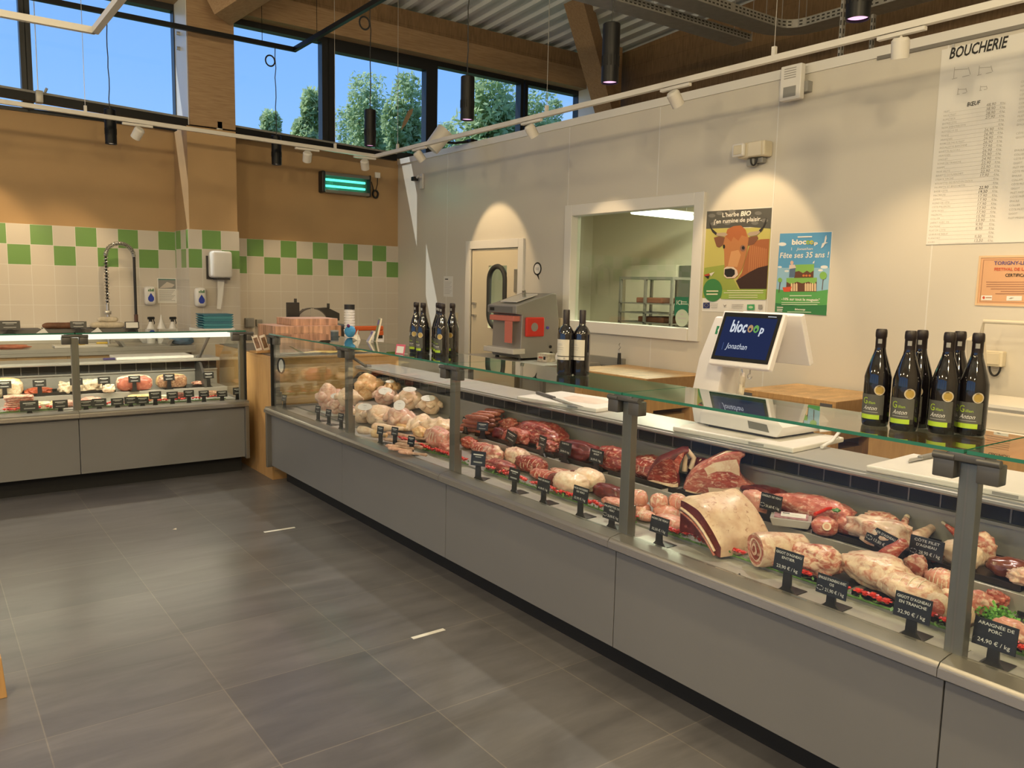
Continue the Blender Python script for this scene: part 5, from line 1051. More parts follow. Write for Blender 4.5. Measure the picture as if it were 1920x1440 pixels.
for x, z, m_ in ((.36, .30, 'knob_blue'), (.40, .12, 'k'), (.41, .06, 'k')): b.cyl((x, -.012, z), (x, 0, z), .014, .014, mat('knob_blue', (.10, .08, .5), .3) if m_ == 'knob_blue' else CABLE, 12)
b.build('knobs', t, smooth=40)
# row of knives and small things on the splashback and the table
for k, (px, py, l) in enumerate(((1012, 620, .17), (1022, 618, .15), (1040, 618, .12), (1055, 616, .07))):
    p = onx(px, py, XW-.05); b = MB(); b.tube([(0, 0, 0), (.0, .01, -l*.5), (.0, .03, -l)] if k < 2 else [(0, .02*math.cos(a)*1.6, -.05*math.sin(a)) for a in [PI*q/8 for q in range(9)]], .008, CABLE, 6); o = b.build('hanging_hook', loc=(XW-.05, p.y, p.z), smooth=60); tag(o, ['long black tool hanging above the splashback, nearest the machine', 'second black tool hanging above the splashback', 'wide black hook hanging above the splashback', 'small black hook hanging nearest the cream label bottles'][k], 'hook')
b = MB(); b.box(-.015, .015, 0, .60, 0, .025, STEEL, .004); o = b.build('hook_rail', loc=(XW-.035, onx(1060, 617, XW).y, onx(1030, 617, XW-.03).z-.05)); tag(o, 'steel rail with black hooks above the splashback', 'rail')
p = onx(1019, 650, 4.98); t = thing('spray_can', 'dark blue can with a black top beside the machine', 'can', (4.98, p.y-.02, .9003)); b = MB(); b.lathe([(0, 0), (.035, 0), (.036, .005), (.036, .14), (.02, .16), (0, .16)], mat('can_blue', (.02, .07, .10), .35), 20); b.build('body', t, smooth=40); b = MB(); b.lathe([(.02, .1605), (.016, .20), (.012, .28), (0, .28)], CABLE, 16); b.build('nozzle', t, smooth=40)
p = onz(1017, 668, .9); t = thing('tissue_box', 'small patterned carton on the work table', 'box', (4.60, 5.66, .9003)); b = MB(); b.box(0, .10, 0, .14, 0, .075, mat('carton', (.5, .45, .36), .6, var=.35, vscale=30), .002); b.build('carton', t); b = MB(); b.box(-.001, -.0002, .02, .05, .02, .05, INK); b.box(-.001, -.0002, .06, .12, .03, .045, flat('car_red', (.4, .1, .06))); b.build('print', t)
t = thing('paper_roll', 'white paper roll lying behind the cream label bottles', 'paper roll', (4.70, 5.50, .9)); b = MB(); b.cyl((0, .10, .052), (0, -.02, .052), .052, .052, PAPER, 24); b.cyl((0, -.0205, .052), (0, -.021, .052), .02, .02, INKG, 14); b.build('roll', t, smooth=40)
p = onx(1158, 672, 4.98); t = thing('wire_stand', 'little dark stand with a curled wire behind the butcher block', 'stand', (5.0, p.y, .915)); b = MB(); b.cyl((0, 0, 0), (0, 0, .10), .018, .014, CABLE, 12); b.build('post', t); b = MB(); b.tube([(0, 0, .1), (.0, .01, .13), (0, -.012, .15), (0, .012, .17), (0, 0, .185)], .004, STEEL, 6); b.build('wire', t)
# ---- vacuum machine at the right edge
VB = mat('vac_beige', (.58, .54, .45), .4); t = thing('vacuum_machine', 'beige vacuum packing machine with its lid raised at the right edge', 'machine', (4.42, 1.44, .90)); 
b = MB(); b.box(0, .58, 0, .72, .0, .095, VB, .008); b.box(.03, .54, .03, .69, .0951, .11, INNER); b.build('base', t)
b = MB(); b.box(.05, .52, .05, .67, .1101, .125, mat('seal_bar', (.75, .73, .68), .3)); b.build('chamber', t)
for y in (.62, .02):
    b = MB(); b.M = Matrix.Translation((.55, y, .12)) @ Matrix.Rotation(-.30, 4, 'Y'); b.box(-.09, -.0, 0, .07, .0, .36, VB, .006)
    for k in range(16): b.box(-.0925, -.0905, .012, .03, .03+k*.019, .040+k*.019, INK)
    b.build('lid_arm', t)
b = MB(); b.M = Matrix.Translation((.55, .0, .12)) @ Matrix.Rotation(-.12, 4, 'Y'); b.tube([(-.03, .05, .34), (-.05, .08, .43), (-.05, .64, .43), (-.03, .66, .34)], .012, VB, 8); b.build('handle_bar', t, smooth=50)
b = MB(); b.box(-.003, -.0005, .58, .63, .03, .07, INK); b.build('switch', t)
t = thing('meat_tray', 'shallow white tray of pinkish paper on the table at the right edge', 'tray', (4.40, 1.05, .9005)); b = MB(); b.box(0, .40, 0, .34, 0, .018, PLAS, .004); b.build('tray', t)
b = MB(); b.box(.03, .37, .03, .31, .0181, .022, mat('pink_paper', (.62, .40, .33), .6, var=.2, vscale=14)); b.build('paper', t)
# ---- service counter: slicer on printed boxes, leaflets, toys
CARD = mat('box_print', (.50, .29, .19), .6, var=.42, vscale=3, stretch=(11, 11, 1.2)); CARDT = mat('box_top', (.62, .40, .30), .6)
cz = .9925
t = thing('carton', 'wide printed carton lying under the slicer, lower of two', 'carton', (2.42, 6.40, cz), .0, 'printed cartons under the slicer')
p0, p1 = ony(516, 612, 6.45), ony(640, 606, 6.45); hb = p0.z-cz; t.location = (p0.x, 6.45, cz); W_ = p1.x-p0.x
b = MB(); b.box(0, W_, 0, .42, 0, hb, CARD, .003); b.box(.001, W_-.001, .001, .419, hb, hb+.001, CARDT); b.build('carton', t)
p2 = ony(546, 598, 6.50); h2 = p2.z-cz-hb-.001; t = thing('carton', 'shorter printed carton lying under the slicer, upper of two', 'carton', (p2.x, 6.50, cz+hb+.0012), 0, 'printed cartons under the slicer')
b = MB(); b.box(0, W_-(p2.x-p0.x)-.01, 0, .34, 0, h2, CARD, .003); b.box(.001, W_-(p2.x-p0.x)-.011, .001, .339, h2, h2+.001, CARDT); b.build('carton', t)
SLD = mat('slicer_dark', (.05, .047, .043), .35, .3); zt2 = cz
q = ony(585, 597, 7.05); t = thing('meat_slicer', 'dark meat slicer with a round blade guard behind the cartons', 'slicer', (q.x, 7.05, cz)); zz = lambda py: ony(585, py, 7.05).z-cz
xx = lambda px: ony(px, 590, 7.05).x-q.x
b = MB(); b.box(xx(545), xx(650), -.18, .22, 0, .20, SLD, .02); b.build('base', t)
b = MB(); R_ = (xx(615)-xx(551))/2; C_ = (xx(615)+xx(551))/2; b.cyl((C_, -.02, zz(577)-R_), (C_, .03, zz(577)-R_), R_, R_, mat('blade_guard', (.13, .12, .11), .35, .5), 40); b.cyl((C_, -.024, zz(577)-R_), (C_, -.0205, zz(577)-R_), R_*.94, R_*.94, STEEL, 40); b.box(C_-.015, C_+.015, -.03, -.0245, zz(577)-R_, zz(577)-.005, STEEL); b.build('blade', t, smooth=40)
b = MB(); b.box(xx(534), xx(558), -.05, -.03, zz(597), zz(567), SLD, .004); b.box(xx(549), xx(553), -.05, -.03, zz(566.9), zz(560), SLD); b.build('thickness_plate', t)
b = MB(); b.prism([(xx(575), zz(580)), (xx(618), zz(577)), (xx(640), zz(588)), (xx(640), zz(602)), (xx(600), zz(602))], .04, .12, SLD, 'y'); b.box(xx(617), xx(620), .02, .05, zz(578), zz(569), SLD); b.build('carriage', t)
def gtop(px, py): p = onz(px, py, GZ); return p
q = ony(646, 622, 6.42); t = thing('lid_stack', 'tall stack of white ribbed lids with a dark top', 'lids', (q.x, 6.32, cz)); hh = ony(646, 571, 6.32).z-cz; rr = .045
b = MB(); prof = [(0, 0)]; n = 16
for k in range(n): prof += [(rr, hh*.9*k/n), (rr, hh*.9*(k+.7)/n, ), (rr*.86, hh*.9*(k+.75)/n), (rr*.86, hh*.9*(k+.98)/n)]
prof += [(0, hh*.9)]; b.lathe(prof, PLAS, 20); b.build('lids', t, smooth=40); b = MB(); b.lathe([(0, hh*.9+.0005), (rr*.98, hh*.9+.0005), (rr*.98, hh), (0, hh)], CABLE, 20); b.build('top_lid', t, smooth=40)
q = gtop(647, 633); t = thing('plush_bird', 'blue plush bird on the far end of the glass shelf', 'toy', (q.x+.04, q.y, GZ), RIGHT-.4); BLU = mat('plush_blue', (.05, .25, .48), .9, bump=.6, bscale=80)
b = MB(); b.blob((0, 0, .045), (.04, .04, .044), BLU, 2, .05); b.build('body', t, smooth=180)
for s in (-.02, .02):
    b = MB(); b.blob((s, -.012, .085), (.014, .012, .014), mat('plush_purple', (.10, .02, .09), .9), 1, .05, sub=2); b.build('ear', t, smooth=180)
b = MB(); b.cyl((-.018, -.039, .05), (-.018, -.044, .05), .010, .010, WHT, 12); b.cyl((-.018, -.0441, .05), (-.018, -.046, .05), .005, .005, INK, 10); b.build('eye', t)
q = gtop(629, 631); t = thing('tin', 'little dark tin at the far end of the glass shelf', 'tin', (q.x+.02, q.y+.06, GZ)); b = MB(); b.lathe([(0, 0), (.03, 0), (.03, .032), (0, .032)], mat('tin_dark', (.06, .08, .09), .4), 18); b.build('body', t, smooth=40); b = MB(); b.lathe([(0, .0325), (.031, .0325), (.031, .042), (0, .042)], PLASG, 18); b.build('lid', t, smooth=40)
q = gtop(664, 638); t = thing('folded_note', 'yellowish star shaped paper in front of the blue plush bird', 'paper', (q.x+.02, q.y, GZ), RIGHT)
b = MB(); b.poly([(-.03, -.02, 0), (.0, -.03, .02), (.03, -.01, .0), (.02, .0, .045), (0, .01, .075), (-.02, 0, .04)], PAPERC); b.poly([(-.03, -.018, 0), (-.02, .002, .04), (0, .012, .075), (.02, .002, .045), (.03, -.008, 0), (0, .03, 0)], PAPERC); b.build('paper', t)
def leaflets(px, py, label, w, h, col, n=5, tilt=.22):
    q = gtop(px, py); t = thing('leaflet', label, 'leaflet', (q.x+.05, q.y, GZ), RIGHT-.25, 'leaflets on the glass shelf'); b = MB(); b.M = Matrix.Rotation(-tilt, 4, 'X'); b.box(-w/2, w/2, 0, .012, 0, h, PAPERC, .001); b.build('stack', t)
    b = MB(); b.M = Matrix.Rotation(-tilt, 4, 'X'); b.box(-w/2+.003, w/2-.003, -.0006, -.0001, .003, h-.003, mat('leaf_'+col[0], col[1], .4, var=.4, vscale=25)); b.box(-w/2+.006, w/2-.02, -.001, -.0007, h*.7, h*.92, mat('leaf_v', (.16, .10, .34), .4)); b.build('cover', t)
    b = MB(); b.box(-w/2, w/2, .0, h*.35+.02, -.0, .002, PLAS) if False else b.box(-w*.3, w*.3, .014, .014+h*.25, 0, .002, PLAS); b.build('foot', t); return t
leaflets(690, 640, 'tall purple and green leaflets in a stand on the glass shelf', .07, .165, ('g', (.20, .24, .12)))
leaflets(676, 641, 'low pale purple leaflet leaning before the tall leaflets', .075, .085, ('p', (.45, .42, .56)), tilt=.5)
ORG = mat('orange_plastic', (.62, .13, .035), .35); q = ony(662, 612, 6.75); q2 = ony(718, 612, 6.75); t = thing('chair', 'orange chair back seen behind the leaflets', 'chair', ((q.x+q2.x)/2, 7.75, 0)); k_ = 7.75/6.75; xx = (q2.x-q.x)*k_/2; t.location.x = (q.x+q2.x)/2*k_; zt3 = ony(690, 611, 7.75).z; zb3 = ony(690, 637, 7.75).z
b = MB(); b.box(-xx, xx, -.02, .02, zt3-.05, zt3, ORG, .012); b.box(-xx, -xx+.06, -.02, .02, zb3-.25, zt3-.0505, ORG, .01); b.box(xx-.06, xx, -.02, .02, zb3-.25, zt3-.0505, ORG, .01); b.build('backrest', t)
b = MB(); b.box(-xx, xx, -.45, -.021, zb3-.30, zb3-.2505, ORG, .01); b.build('seat', t)
for x in (-xx+.02, xx-.05):
    for y in (-.42, -.06): b = MB(); b.box(x, x+.03, y, y+.03, 0, zb3-.301, ALU); b.build('leg', t)
q = ony(709, 640, 6.9); t = thing('picture_stand', 'small white frame with a dark picture beside the orange chair', 'frame', (q.x, 6.6, cz)); q = ony(709, 630, 6.6); t.location.x = q.x; b = MB(); b.box(-.06, .06, 0, .02, 0, ony(709, 629, 6.6).z-cz, PLAS, .003); b.build('frame', t); b = MB(); b.box(-.04, .045, -.002, -.0002, .09, .12, INK); b.build('picture', t)
t = thing('paper_sheet', 'yellow sheet of wrapping paper on the service counter', 'paper', (2.45, 6.235, cz+.0004)); b = MB(); i_ = b.mi(mat('yellow_paper', (.70, .52, .13), .6))
P_ = [[b._v((x*.72, y*.13+.02*math.sin(x*3), .004+.012*abs(math.sin(x*7+y*2))+(.05*(1-x*8) if x < .12 else 0))) for y in (0, .33, .66, 1)] for x in [k/16 for k in range(17)]]
for k in range(16):
    for j in range(3): b._f([P_[k][j], P_[k+1][j], P_[k+1][j+1], P_[k][j+1]], i_)
b.build('sheet', t, smooth=180)
# wooden rack with cards and little tags left on the service counter
q = onz(500, 662, cz); t = thing('card_rack', 'wooden rack with small brown cards at the left of the service counter', 'rack', (q.x+.03, q.y+.02, cz), .3); b = MB(); b.box(-.12, .12, 0, .10, 0, .02, OAKS, .003); b.build('foot', t)
for k in range(3):
    b = MB(); b.M = Matrix.Translation((-.075+k*.075, .03, .02)) @ Matrix.Rotation(-.25, 4, 'X') @ Matrix.Rotation(-.2, 4, 'Y'); b.box(-.028, .028, 0, .003, 0, .13, PAPERC); b.box(-.02, .02, -.001, -.0001, .02, .11, mat('card_brown', (.20, .12, .07), .6, var=.4, vscale=25)); b.build('card', t)
t = thing('round_dial', 'oval black rimmed dial sticker inside the far end glass of the long counter', 'sticker', (2.236, 6.0, .0), -.75); p = onx(527, 686, 2.236); t.location = (2.236, p.y, p.z); b = MB(); 
b.tube([(.026*math.cos(2*PI*k/24), .002, .056*math.sin(2*PI*k/24)) for k in range(24)], .007, INK, 6, True); b.cyl((0, -.002, 0), (0, .0, 0), .001, .001, INK, 6); b.poly([(.022*math.cos(2*PI*k/20), .001, .05*math.sin(2*PI*k/20)) for k in range(20)], PLAS); b.build('dial', t)
# ---- on the glass of the left counter
def LX(px, y=6.72): return ony(px, 610, y).x
PLATE = mat('slate_plate', (.14, .13, .12), .5); KRAFT = mat('kraft', (.55, .50, .42), .7)
for k, (a, c, lab) in enumerate(((-25, 72, 'grey serving board under the leftmost tag'), (84, 170, 'grey serving board under the brown dry sausage'), (172, 250, 'grey serving board under the white dry sausages'))):
    x0, x1 = LX(a), LX(c); t = thing('serving_board', lab, 'serving board', (x0, 6.60, GZ+.0002), 0, 'serving boards on the left counter'); b = MB(); b.prism([(0, .0), (.02, 0), (x1-x0-.02, 0), (x1-x0, 0), (x1-x0+.01, .022), (-.01, .022)], 0, .26, PLATE, 'y'); b.build('board', t)
SAL = mat('salami_brown', (.16, .07, .035), .6, var=.35, vscale=22); SALW = mat('salami_white', (.60, .52, .40), .75, var=.18, vscale=30, bump=.3)
def salami(px0, px1, y, r, z, m, label, rough=.02):
    x0, x1 = LX(px0, y), LX(px1, y); n = 14; t = thing('dry_sausage', label, 'sausage', ((x0+x1)/2, y, z), 0, 'dry sausages on the left counter'); l = (x1-x0)/2; rn = random.Random(px0)
    b = MB(); b.tube([(-l+2*l*k/n, 0, r+.0) for k in range(n+1)], [r*(.35 if k in (0, n) else .8 if k in (1, n-1) else rn.uniform(.94, 1.0)) for k in range(n+1)], m, 14); b.build('casing', t, smooth=60); return t
bz = GZ+.0225
salami(79, 148, 6.66, .024, bz, SAL, 'dark brown dry sausage on the middle board')
salami(168, 234, 6.66, .024, bz, SALW, 'long white floury dry sausage, lower of the pair'); salami(182, 222, 6.67, .020, bz+.046, SALW, 'short white floury dry sausage lying on the long one'); salami(-30, 10, 6.7, .03, bz, mat('salami_yel', (.62, .45, .16), .6), 'yellowish sausage at the left edge of the photo')
for px, lab in ((76, 'white paper corner between the two left boards'), (178, 'white paper corner right of the second post')):
    x0 = LX(px, 6.56); b = MB(); b.poly([(0, 0, 0), (.075, 0, .001), (.05, .01, .035)], PAPER); b.poly([(0, .004, 0), (.05, .014, .035), (.075, .004, .001)], PAPER); tag(b.build('paper_corner', loc=(x0-.03, 6.55, GZ+.0005)), lab, 'paper')
LGR = 'price tags of the delicatessen counter'
price_tag((LX(18, 6.56), 6.555, GZ+.0), 0, None, '', 'black price tag leftmost on top of the left glass counter', w=.125, h=.062, stem=.028, group=LGR)
price_tag((LX(147, 6.56), 6.555, GZ), 0, None, '', 'black price tag over the first post on top of the left glass counter', w=.105, h=.05, stem=.032, yaw=-.2, group=LGR)
price_tag((LX(247, 6.56), 6.555, GZ), 0, None, '', 'white faced price tag in a black frame on top of the left glass counter', w=.10, h=.052, stem=.024, group=LGR, frame=True)
x0, x1 = LX(374, 6.72), LX(430, 6.72); TEAL = [mat('tray_teal%d' % k, c, .4) for k, c in enumerate(((.03, .17, .22), (.05, .22, .27), (.03, .14, .20)))]
b = MB(); b.box(0, x1-x0+.06, 0, .24, 0, .012, PLAS, .003); tag(b.build('paper_pad', loc=(x0-.05, 6.60, GZ+.0003)), 'white pad under the stack of blue trays', 'pad')
ztop = ony(402, 588, 6.64).z; nT = 6
for k in range(nT):
    z = GZ+.0128+k*(ztop-GZ-.015)/nT; hT = (ztop-GZ-.015)/nT-.001; t = thing('foam_tray', 'blue foam tray, %s of the stack on the left counter' % ['lowest', 'second from the bottom', 'third from the bottom', 'fourth from the bottom', 'second from the top', 'topmost'][k], 'tray', (x0, 6.62, z), 0, 'blue foam trays'); w_ = x1-x0
    b = MB(); b.prism([(.014, 0), (w_-.014, 0), (w_+.004, hT*.75), (w_+.004, hT), (-.004, hT), (-.004, hT*.75)], 0, .19, TEAL[k % 3], 'y'); b.build('tray', t)
q = onx(LX(432, 6.75), 0, 1) if False else None
# ---- behind the left counter, on the bench and the rear worktop
board_l = board(1.42, 7.42, .62, .30, 0, 'white cutting board on the rear ledge of the left counter'); x0, x1 = ony(226, 668, 7.36).x, ony(362, 668, 7.36).x; board_l.location.x = (x0+x1)/2-.03; board_l.location.y = 7.43
x0 = ony(205, 668, 7.35).x; knife(Vector((x0-.05, 7.34, 0)), Vector((x0+.30, 7.36, 0)), .9005, .6, 'purple handled knife on the rear ledge of the left counter', mat('handle_purple', (.06, .04, .14), .4))
def BX(px, y=8.8): return ony(px, 640, y).x
t = thing('steel_pan', 'shallow steel pan on the sink bench', 'pan', (BX(268, 8.85), 8.68, .9003)); w_ = BX(318, 8.85)-BX(218, 8.85); b = MB(); b.prism([(-w_/2+.04, 0), (w_/2-.04, 0), (w_/2, .055), (w_/2+.02, .06), (w_/2-.03, .06), (w_/2-.06, .01), (-w_/2+.06, .01), (-w_/2+.03, .06), (-w_/2-.02, .06), (-w_/2, .055)], 0, .24, MG, 'y'); b.build('pan', t)
t = thing('cloth', 'crumpled blue cloth at the right end of the sink bench', 'cloth', (BX(338, 8.85), 8.80, .9003)); b = MB(); b.blob((0, 0, .05), (.11, .08, .055), mat('cloth_blue', (.10, .20, .33), .8), 7, .22, 2.6, flat=.9); b.build('cloth', t, smooth=180)
t = thing('bowl', 'small white bowl on the sink bench', 'bowl', (BX(288, 8.85), 9.15, .9003)); b = MB(); b.lathe([(0, 0), (.04, 0), (.09, .06), (.095, .07), (.085, .068), (.036, .01), (0, .01)], PLAS, 24); b.build('bowl', t, smooth=50)
YH = mat('handle_yellow', (.66, .46, .06), .4)
board_b = board(BX(150), 8.80, .46, .20, 0, 'pale chopping board with knives on the sink bench')
knife(Vector((BX(158), 8.76, 0)), Vector((BX(100), 8.74, 0)), .9255, .35, 'yellow handled knife on the bench board, blade to the left', YH); knife(Vector((BX(203), 8.83, 0)), Vector((BX(160), 8.84, 0)), .9255, .5, 'yellow handled knife on the bench board, farther right', YH)
t = thing('raw_cut', 'reddish strip of meat on the bench at the left edge', 'meat', (BX(20), 8.80, .9003)); b = MB(); b.blob((0, 0, .02), (.16, .06, .022), mat('strip_red', (.50, .16, .09), .45, var=.25, vscale=18), 3, .15, 3, flat=.9); b.build('flesh', t, smooth=180)
# ================================================================ meat
FATC = (.80, .60, .43)
M = {}
M['beef'] = meat('beef', (.36, .045, .03), (.16, .013, .010), (.72, .42, .30), .33, 9, (1, 1, 2), soft=.09, bump=.6)
M['beefd'] = meat('beef_dark', (.17, .018, .016), (.085, .008, .008), (.40, .12, .10), .22, 9)
M['beefp'] = meat('beef_pale', (.54, .11, .075), (.32, .045, .03), (.80, .50, .38), .36, 11, (1, 1, 2), soft=.08, bump=.6)
M['veal'] = meat('veal', (.56, .17, .12), (.38, .075, .055), (.78, .50, .38), .36, 8, (1, 1, 2), soft=.09, bump=.5)
M['vealp'] = meat('veal_pale', (.72, .34, .26), (.62, .24, .18), (.82, .62, .50), .36, 9)
M['lamb'] = meat('lamb', (.56, .17, .12), (.38, .075, .05), (.82, .60, .46), .50, 8, (1, 1, 1.6), soft=.09, bump=.6)
M['lambf'] = meat('lamb_fat', (.64, .30, .21), (.46, .14, .09), (.82, .62, .47), .60, 7, soft=.11, bump=.6)
M['fat'] = meat('fat_cap', (.82, .62, .46), (.76, .52, .37), (.86, .70, .55), .45, 8, bump=.25)
M['fatm'] = meat('fat_marks', (.80, .60, .43), (.68, .44, .30), (.42, .20, .13), .30, 9, (1, 1, 1), soft=.05, bump=.5)
M['skin'] = meat('chicken_skin', (.84, .60, .41), (.76, .49, .32), (.88, .68, .50), .5, 6, bump=.3)
M['skiny'] = meat('chicken_yellow', (.80, .48, .22), (.70, .36, .14), (.86, .60, .32), .5, 6, bump=.3)
M['skinp'] = meat('poultry_pink', (.80, .52, .40), (.70, .38, .29), (.86, .64, .50), .45, 6, bump=.3)
M['saus'] = meat('sausage_red', (.36, .10, .055), (.24, .055, .03), (.52, .22, .12), .3, 18, bump=.15)
M['sausw'] = meat('sausage_pale', (.60, .38, .26), (.48, .26, .17), (.74, .52, .40), .35, 14, bump=.15)
M['liver'] = meat('liver', (.22, .055, .025), (.13, .028, .014), (.30, .09, .04), .3, 6, rough=.18, coat=.5)
M['kidney'] = meat('kidney', (.16, .045, .03), (.09, .025, .016), (.3, .1, .07), .25, 9, rough=.2, coat=.5)
M['pork'] = meat('pork', (.68, .26, .20), (.52, .15, .11), (.84, .58, .46), .42, 8)
M['ham'] = meat('ham', (.50, .17, .11), (.36, .09, .06), (.78, .5, .34), .22, 7)
M['bacon'] = meat('bacon', (.50, .15, .10), (.38, .09, .06), (.82, .60, .46), .48, 12, (1, 1, 7))
M['pate'] = meat('pate', (.34, .18, .10), (.20, .09, .05), (.58, .40, .25), .38, 16)
M['cheese'] = meat('cheese', (.76, .56, .26), (.66, .44, .18), (.82, .68, .40), .4, 9)
M['cream'] = meat('cream_salad', (.76, .62, .42), (.66, .48, .28), (.84, .74, .56), .5, 18)
M['chorizo'] = meat('chorizo', (.50, .09, .03), (.34, .05, .02), (.66, .28, .14), .34, 20)
BONE = mat('bone', (.76, .62, .46), .45, var=.12, vscale=20); STRING = mat('string', (.80, .70, .58), .8); CARDW = mat('round_card', (.76, .74, .70), .6)
BTRAY = mat('tray_black', (.013, .012, .011), .35)
def frame_at(cx, cy, z):
    p = onz(cx, cy, z); w = (p-EYE).dot(CF); v = Vector((p.x, p.y, 0)).normalized(); return p, w/FPX, math.atan2(-v.x, v.y), math.atan2(CAM_H-z, math.hypot(p.x, p.y))
def fit(cx, cy, w, h, z0, D):
    """size and place of a lump whose outline is w x h pixels round (cx, cy), resting on height z0"""
    p, s, rz, th = frame_at(cx, cy, z0+.03)
    for _ in range(4):
        W = w*s; Dm = D*W if D < 5 else D/1000; H = 2*math.sqrt(max((h*s/2)**2-(Dm/2*math.sin(th))**2, (.16*h*s)**2))/math.cos(th); p, s, rz, th = frame_at(cx, cy, z0+H/2)
    return p, W, Dm, H, rz, s
def y_for(px, x, z):
    """where along the counter a point (x, ?, z) shows at pixel column px"""
    lo, hi = .1, 9
    for _ in range(50):
        m_ = (lo+hi)/2
        if project((x, m_, z))[0] > px: lo = m_
        else: hi = m_
    return lo
def band(z0, wx):
    lo, hi = (2.735, 3.008) if z0 > ZU-.003 and z0 < ZU+.2 else (2.425, 2.716)
    return lo+wx/2, hi-wx/2
def along(cx, cy, w, h, z0, D, front=None):
    """size of a lump laid along the counter so that its outline is w x h pixels, kept inside its own deck"""
    q, W, Dm, H, rz, s = fit(cx, cy, w, h, z0, D); a = -rz; ca, sa = math.cos(a), math.sin(a); up = (z0 > ZU-.003) if front is None else not front
    wx = min(Dm, .235 if up else .27); wy = min(1.12*W, 2*math.sqrt(max((W/2)**2-(wx/2*ca)**2, (.22*W)**2))/sa); lo, hi = band(ZU if up else ZL, wx); x = max(lo, min(hi, q.x)) if lo < hi else (lo+hi)/2
    if lo > hi: wx = .24 if up else .29
    dv = math.sqrt((wx*sa)**2+(wy*ca)**2); th = math.atan2(CAM_H-z0, math.hypot(q.x, q.y)); H = 2*math.sqrt(max((h*s/2)**2-(dv/2*math.sin(th))**2, (.24*h*s)**2))/math.cos(th)
    return Vector((x, y_for(cx, x, z0+H/2), z0)), wy, wx, H
def lump(nm, label, cat, cx, cy, w, h, z0, m, D=.7, amp=.10, freq=2.2, seed=None, p=.85, taper=0.0, flat=.92, sub=4, group=None, amp2=.05, extra=None, yaw=0.0, bend=0.0):
    q, W, Dm, H = along(cx, cy, w, h, z0, D); t = thing(nm, label, cat, q, RIGHT+yaw, group)
    b = MB(); b.blob((0, 0, H/2*1.06*flat), (W/2*1.04, Dm/2*1.03, H/2*1.06), M[m], seed if seed is not None else (cx*7+cy) % 97, amp, freq, sub, p, flat, taper, bend, amp2); b.build('flesh', t, smooth=180)
    if extra: extra(t, W*1.04, Dm*1.03, H*1.06)
    return t
def strings(n, along='x', net=False):
    def f(t, W, D, H):
        b = MB()
        for k in range(n):
            x = (-.5+(k+.7)/(n+.4))*W*.92; k_ = math.sqrt(max(.08, 1-(2*x/W)**2))**.8
            b.tube([(x, D/2*k_*1.03*math.cos(a), H/2*.92+H/2*k_*1.03*math.sin(a)) for a in [PI*2*j/18 for j in range(18)] if H/2*.92+H/2*k_*math.sin(a) > .002], .0016, STRING, 5)
        if net:
            for a in (.5, 1.1, 1.7, 2.4): b.tube([(W/2*.9*math.cos(PI-PI*j/12), D/2*math.cos(a)*math.sin(PI*j/12)*1.02, H/2*.92+H/2*math.sin(a)*math.sin(PI*j/12)*1.03) for j in range(13)], .0014, STRING, 5)
        b.build('string', t, smooth=60)
    return f
def slab_cut(nm, label, cat, base, outline, depth, front, rim, inner=(), group=None, z0=ZU, bone=None, lean=0.0, bev=.006, zx=0, zy=0, k=1.0):
    """thick slice standing on z0 and facing the viewer: outline in photo pixels -> its own plane at the base point"""
    fx = lambda P: [(zx+x/k, zy+y/k) for x, y in P]
    outline = fx(outline); bx, by = fx([base])[0]; p = onz(bx, by, z0); v = Vector((p.x, p.y, 0)).normalized(); r = Vector((v.y, -v.x, 0)); rz = math.atan2(-v.x, v.y)
    def loc(x, y): d = ray(x, y); q = EYE+d*((p-EYE).dot(v)/d.dot(v)); return ((q-p).dot(r), max(0.0008, (q-p).z))
    t = thing(nm, label, cat, (p.x, p.y, z0), rz, group); b = MB(); b.M = Matrix.Rotation(-lean, 4, 'X')
    b.prism([loc(*q) for q in outline], 0, depth, rim, 'y', bev); o = b.build('flesh', t, smooth=45)
    lay = -.0006; b = MB(); b.M = Matrix.Rotation(-lean, 4, 'X')
    for pts, m in inner: lay -= .0004; b.poly([(*[loc(*q) for q in [pq]][0][:1], lay, loc(*pq)[1]) for pq in fx(pts)], m)
    if inner: b.build('cut_face', t)
    if bone:
        for pts, rr in bone: b = MB(); b.M = Matrix.Rotation(-lean, 4, 'X'); P_ = [loc(*q) for q in fx(pts)]; b.tube([(x, depth*.45, z) for x, z in P_], rr, BONE, 8); b.build('bone', t, smooth=60)
    return t
def tray_at(x0, x1, y0, y1, z, label, group, h=.022):
    t = thing('meat_tray', label, 'tray', (x0, y0, z+.0002), 0, group); w, l = x1-x0, y1-y0; b = MB()
    b.box(0, w, 0, l, 0, .003, BTRAY)
    for q in (((0, .006, 0, l), (w-.006, w, 0, l)) if l > w*1.05 else ((0, w, 0, .006), (0, w, l-.006, l))): b.box(*q, 0, h, BTRAY)
    b.build('tray', t); return t
TG = 'black trays on the upper step of the meat counter'
trs = [(.62, .96, 'under the brown liver at the right edge'), (.99, 1.33, 'under the fat topped lamb fillet'), (1.36, 1.72, 'under the veal shank slices'), (1.75, 2.08, 'under the leaning rib roast'), (2.11, 2.46, 'under the upright rib roast'), (2.50, 2.86, 'under the tied beef behind the post'), (2.90, 3.24, 'under the dark beef rump'), (3.28, 3.66, 'under the wide beef flank'), (3.70, 4.05, 'under the pile of red sausages')]
for y0, y1, l in trs: tray_at(2.735, 3.005, y0, y1, ZU, 'black tray '+l, TG)
TL = 'black trays in the front row of the meat counter'
for y0, y1, l in ((1.02, 1.37, 'under the big pale lamb shoulder'), (1.40, 1.72, 'under the rolled breast with the red cut face'), (.66, .98, 'under the parsley bunch at the right')): tray_at(2.43, 2.71, y0, y1, ZL, 'black tray '+l, TL, .016)
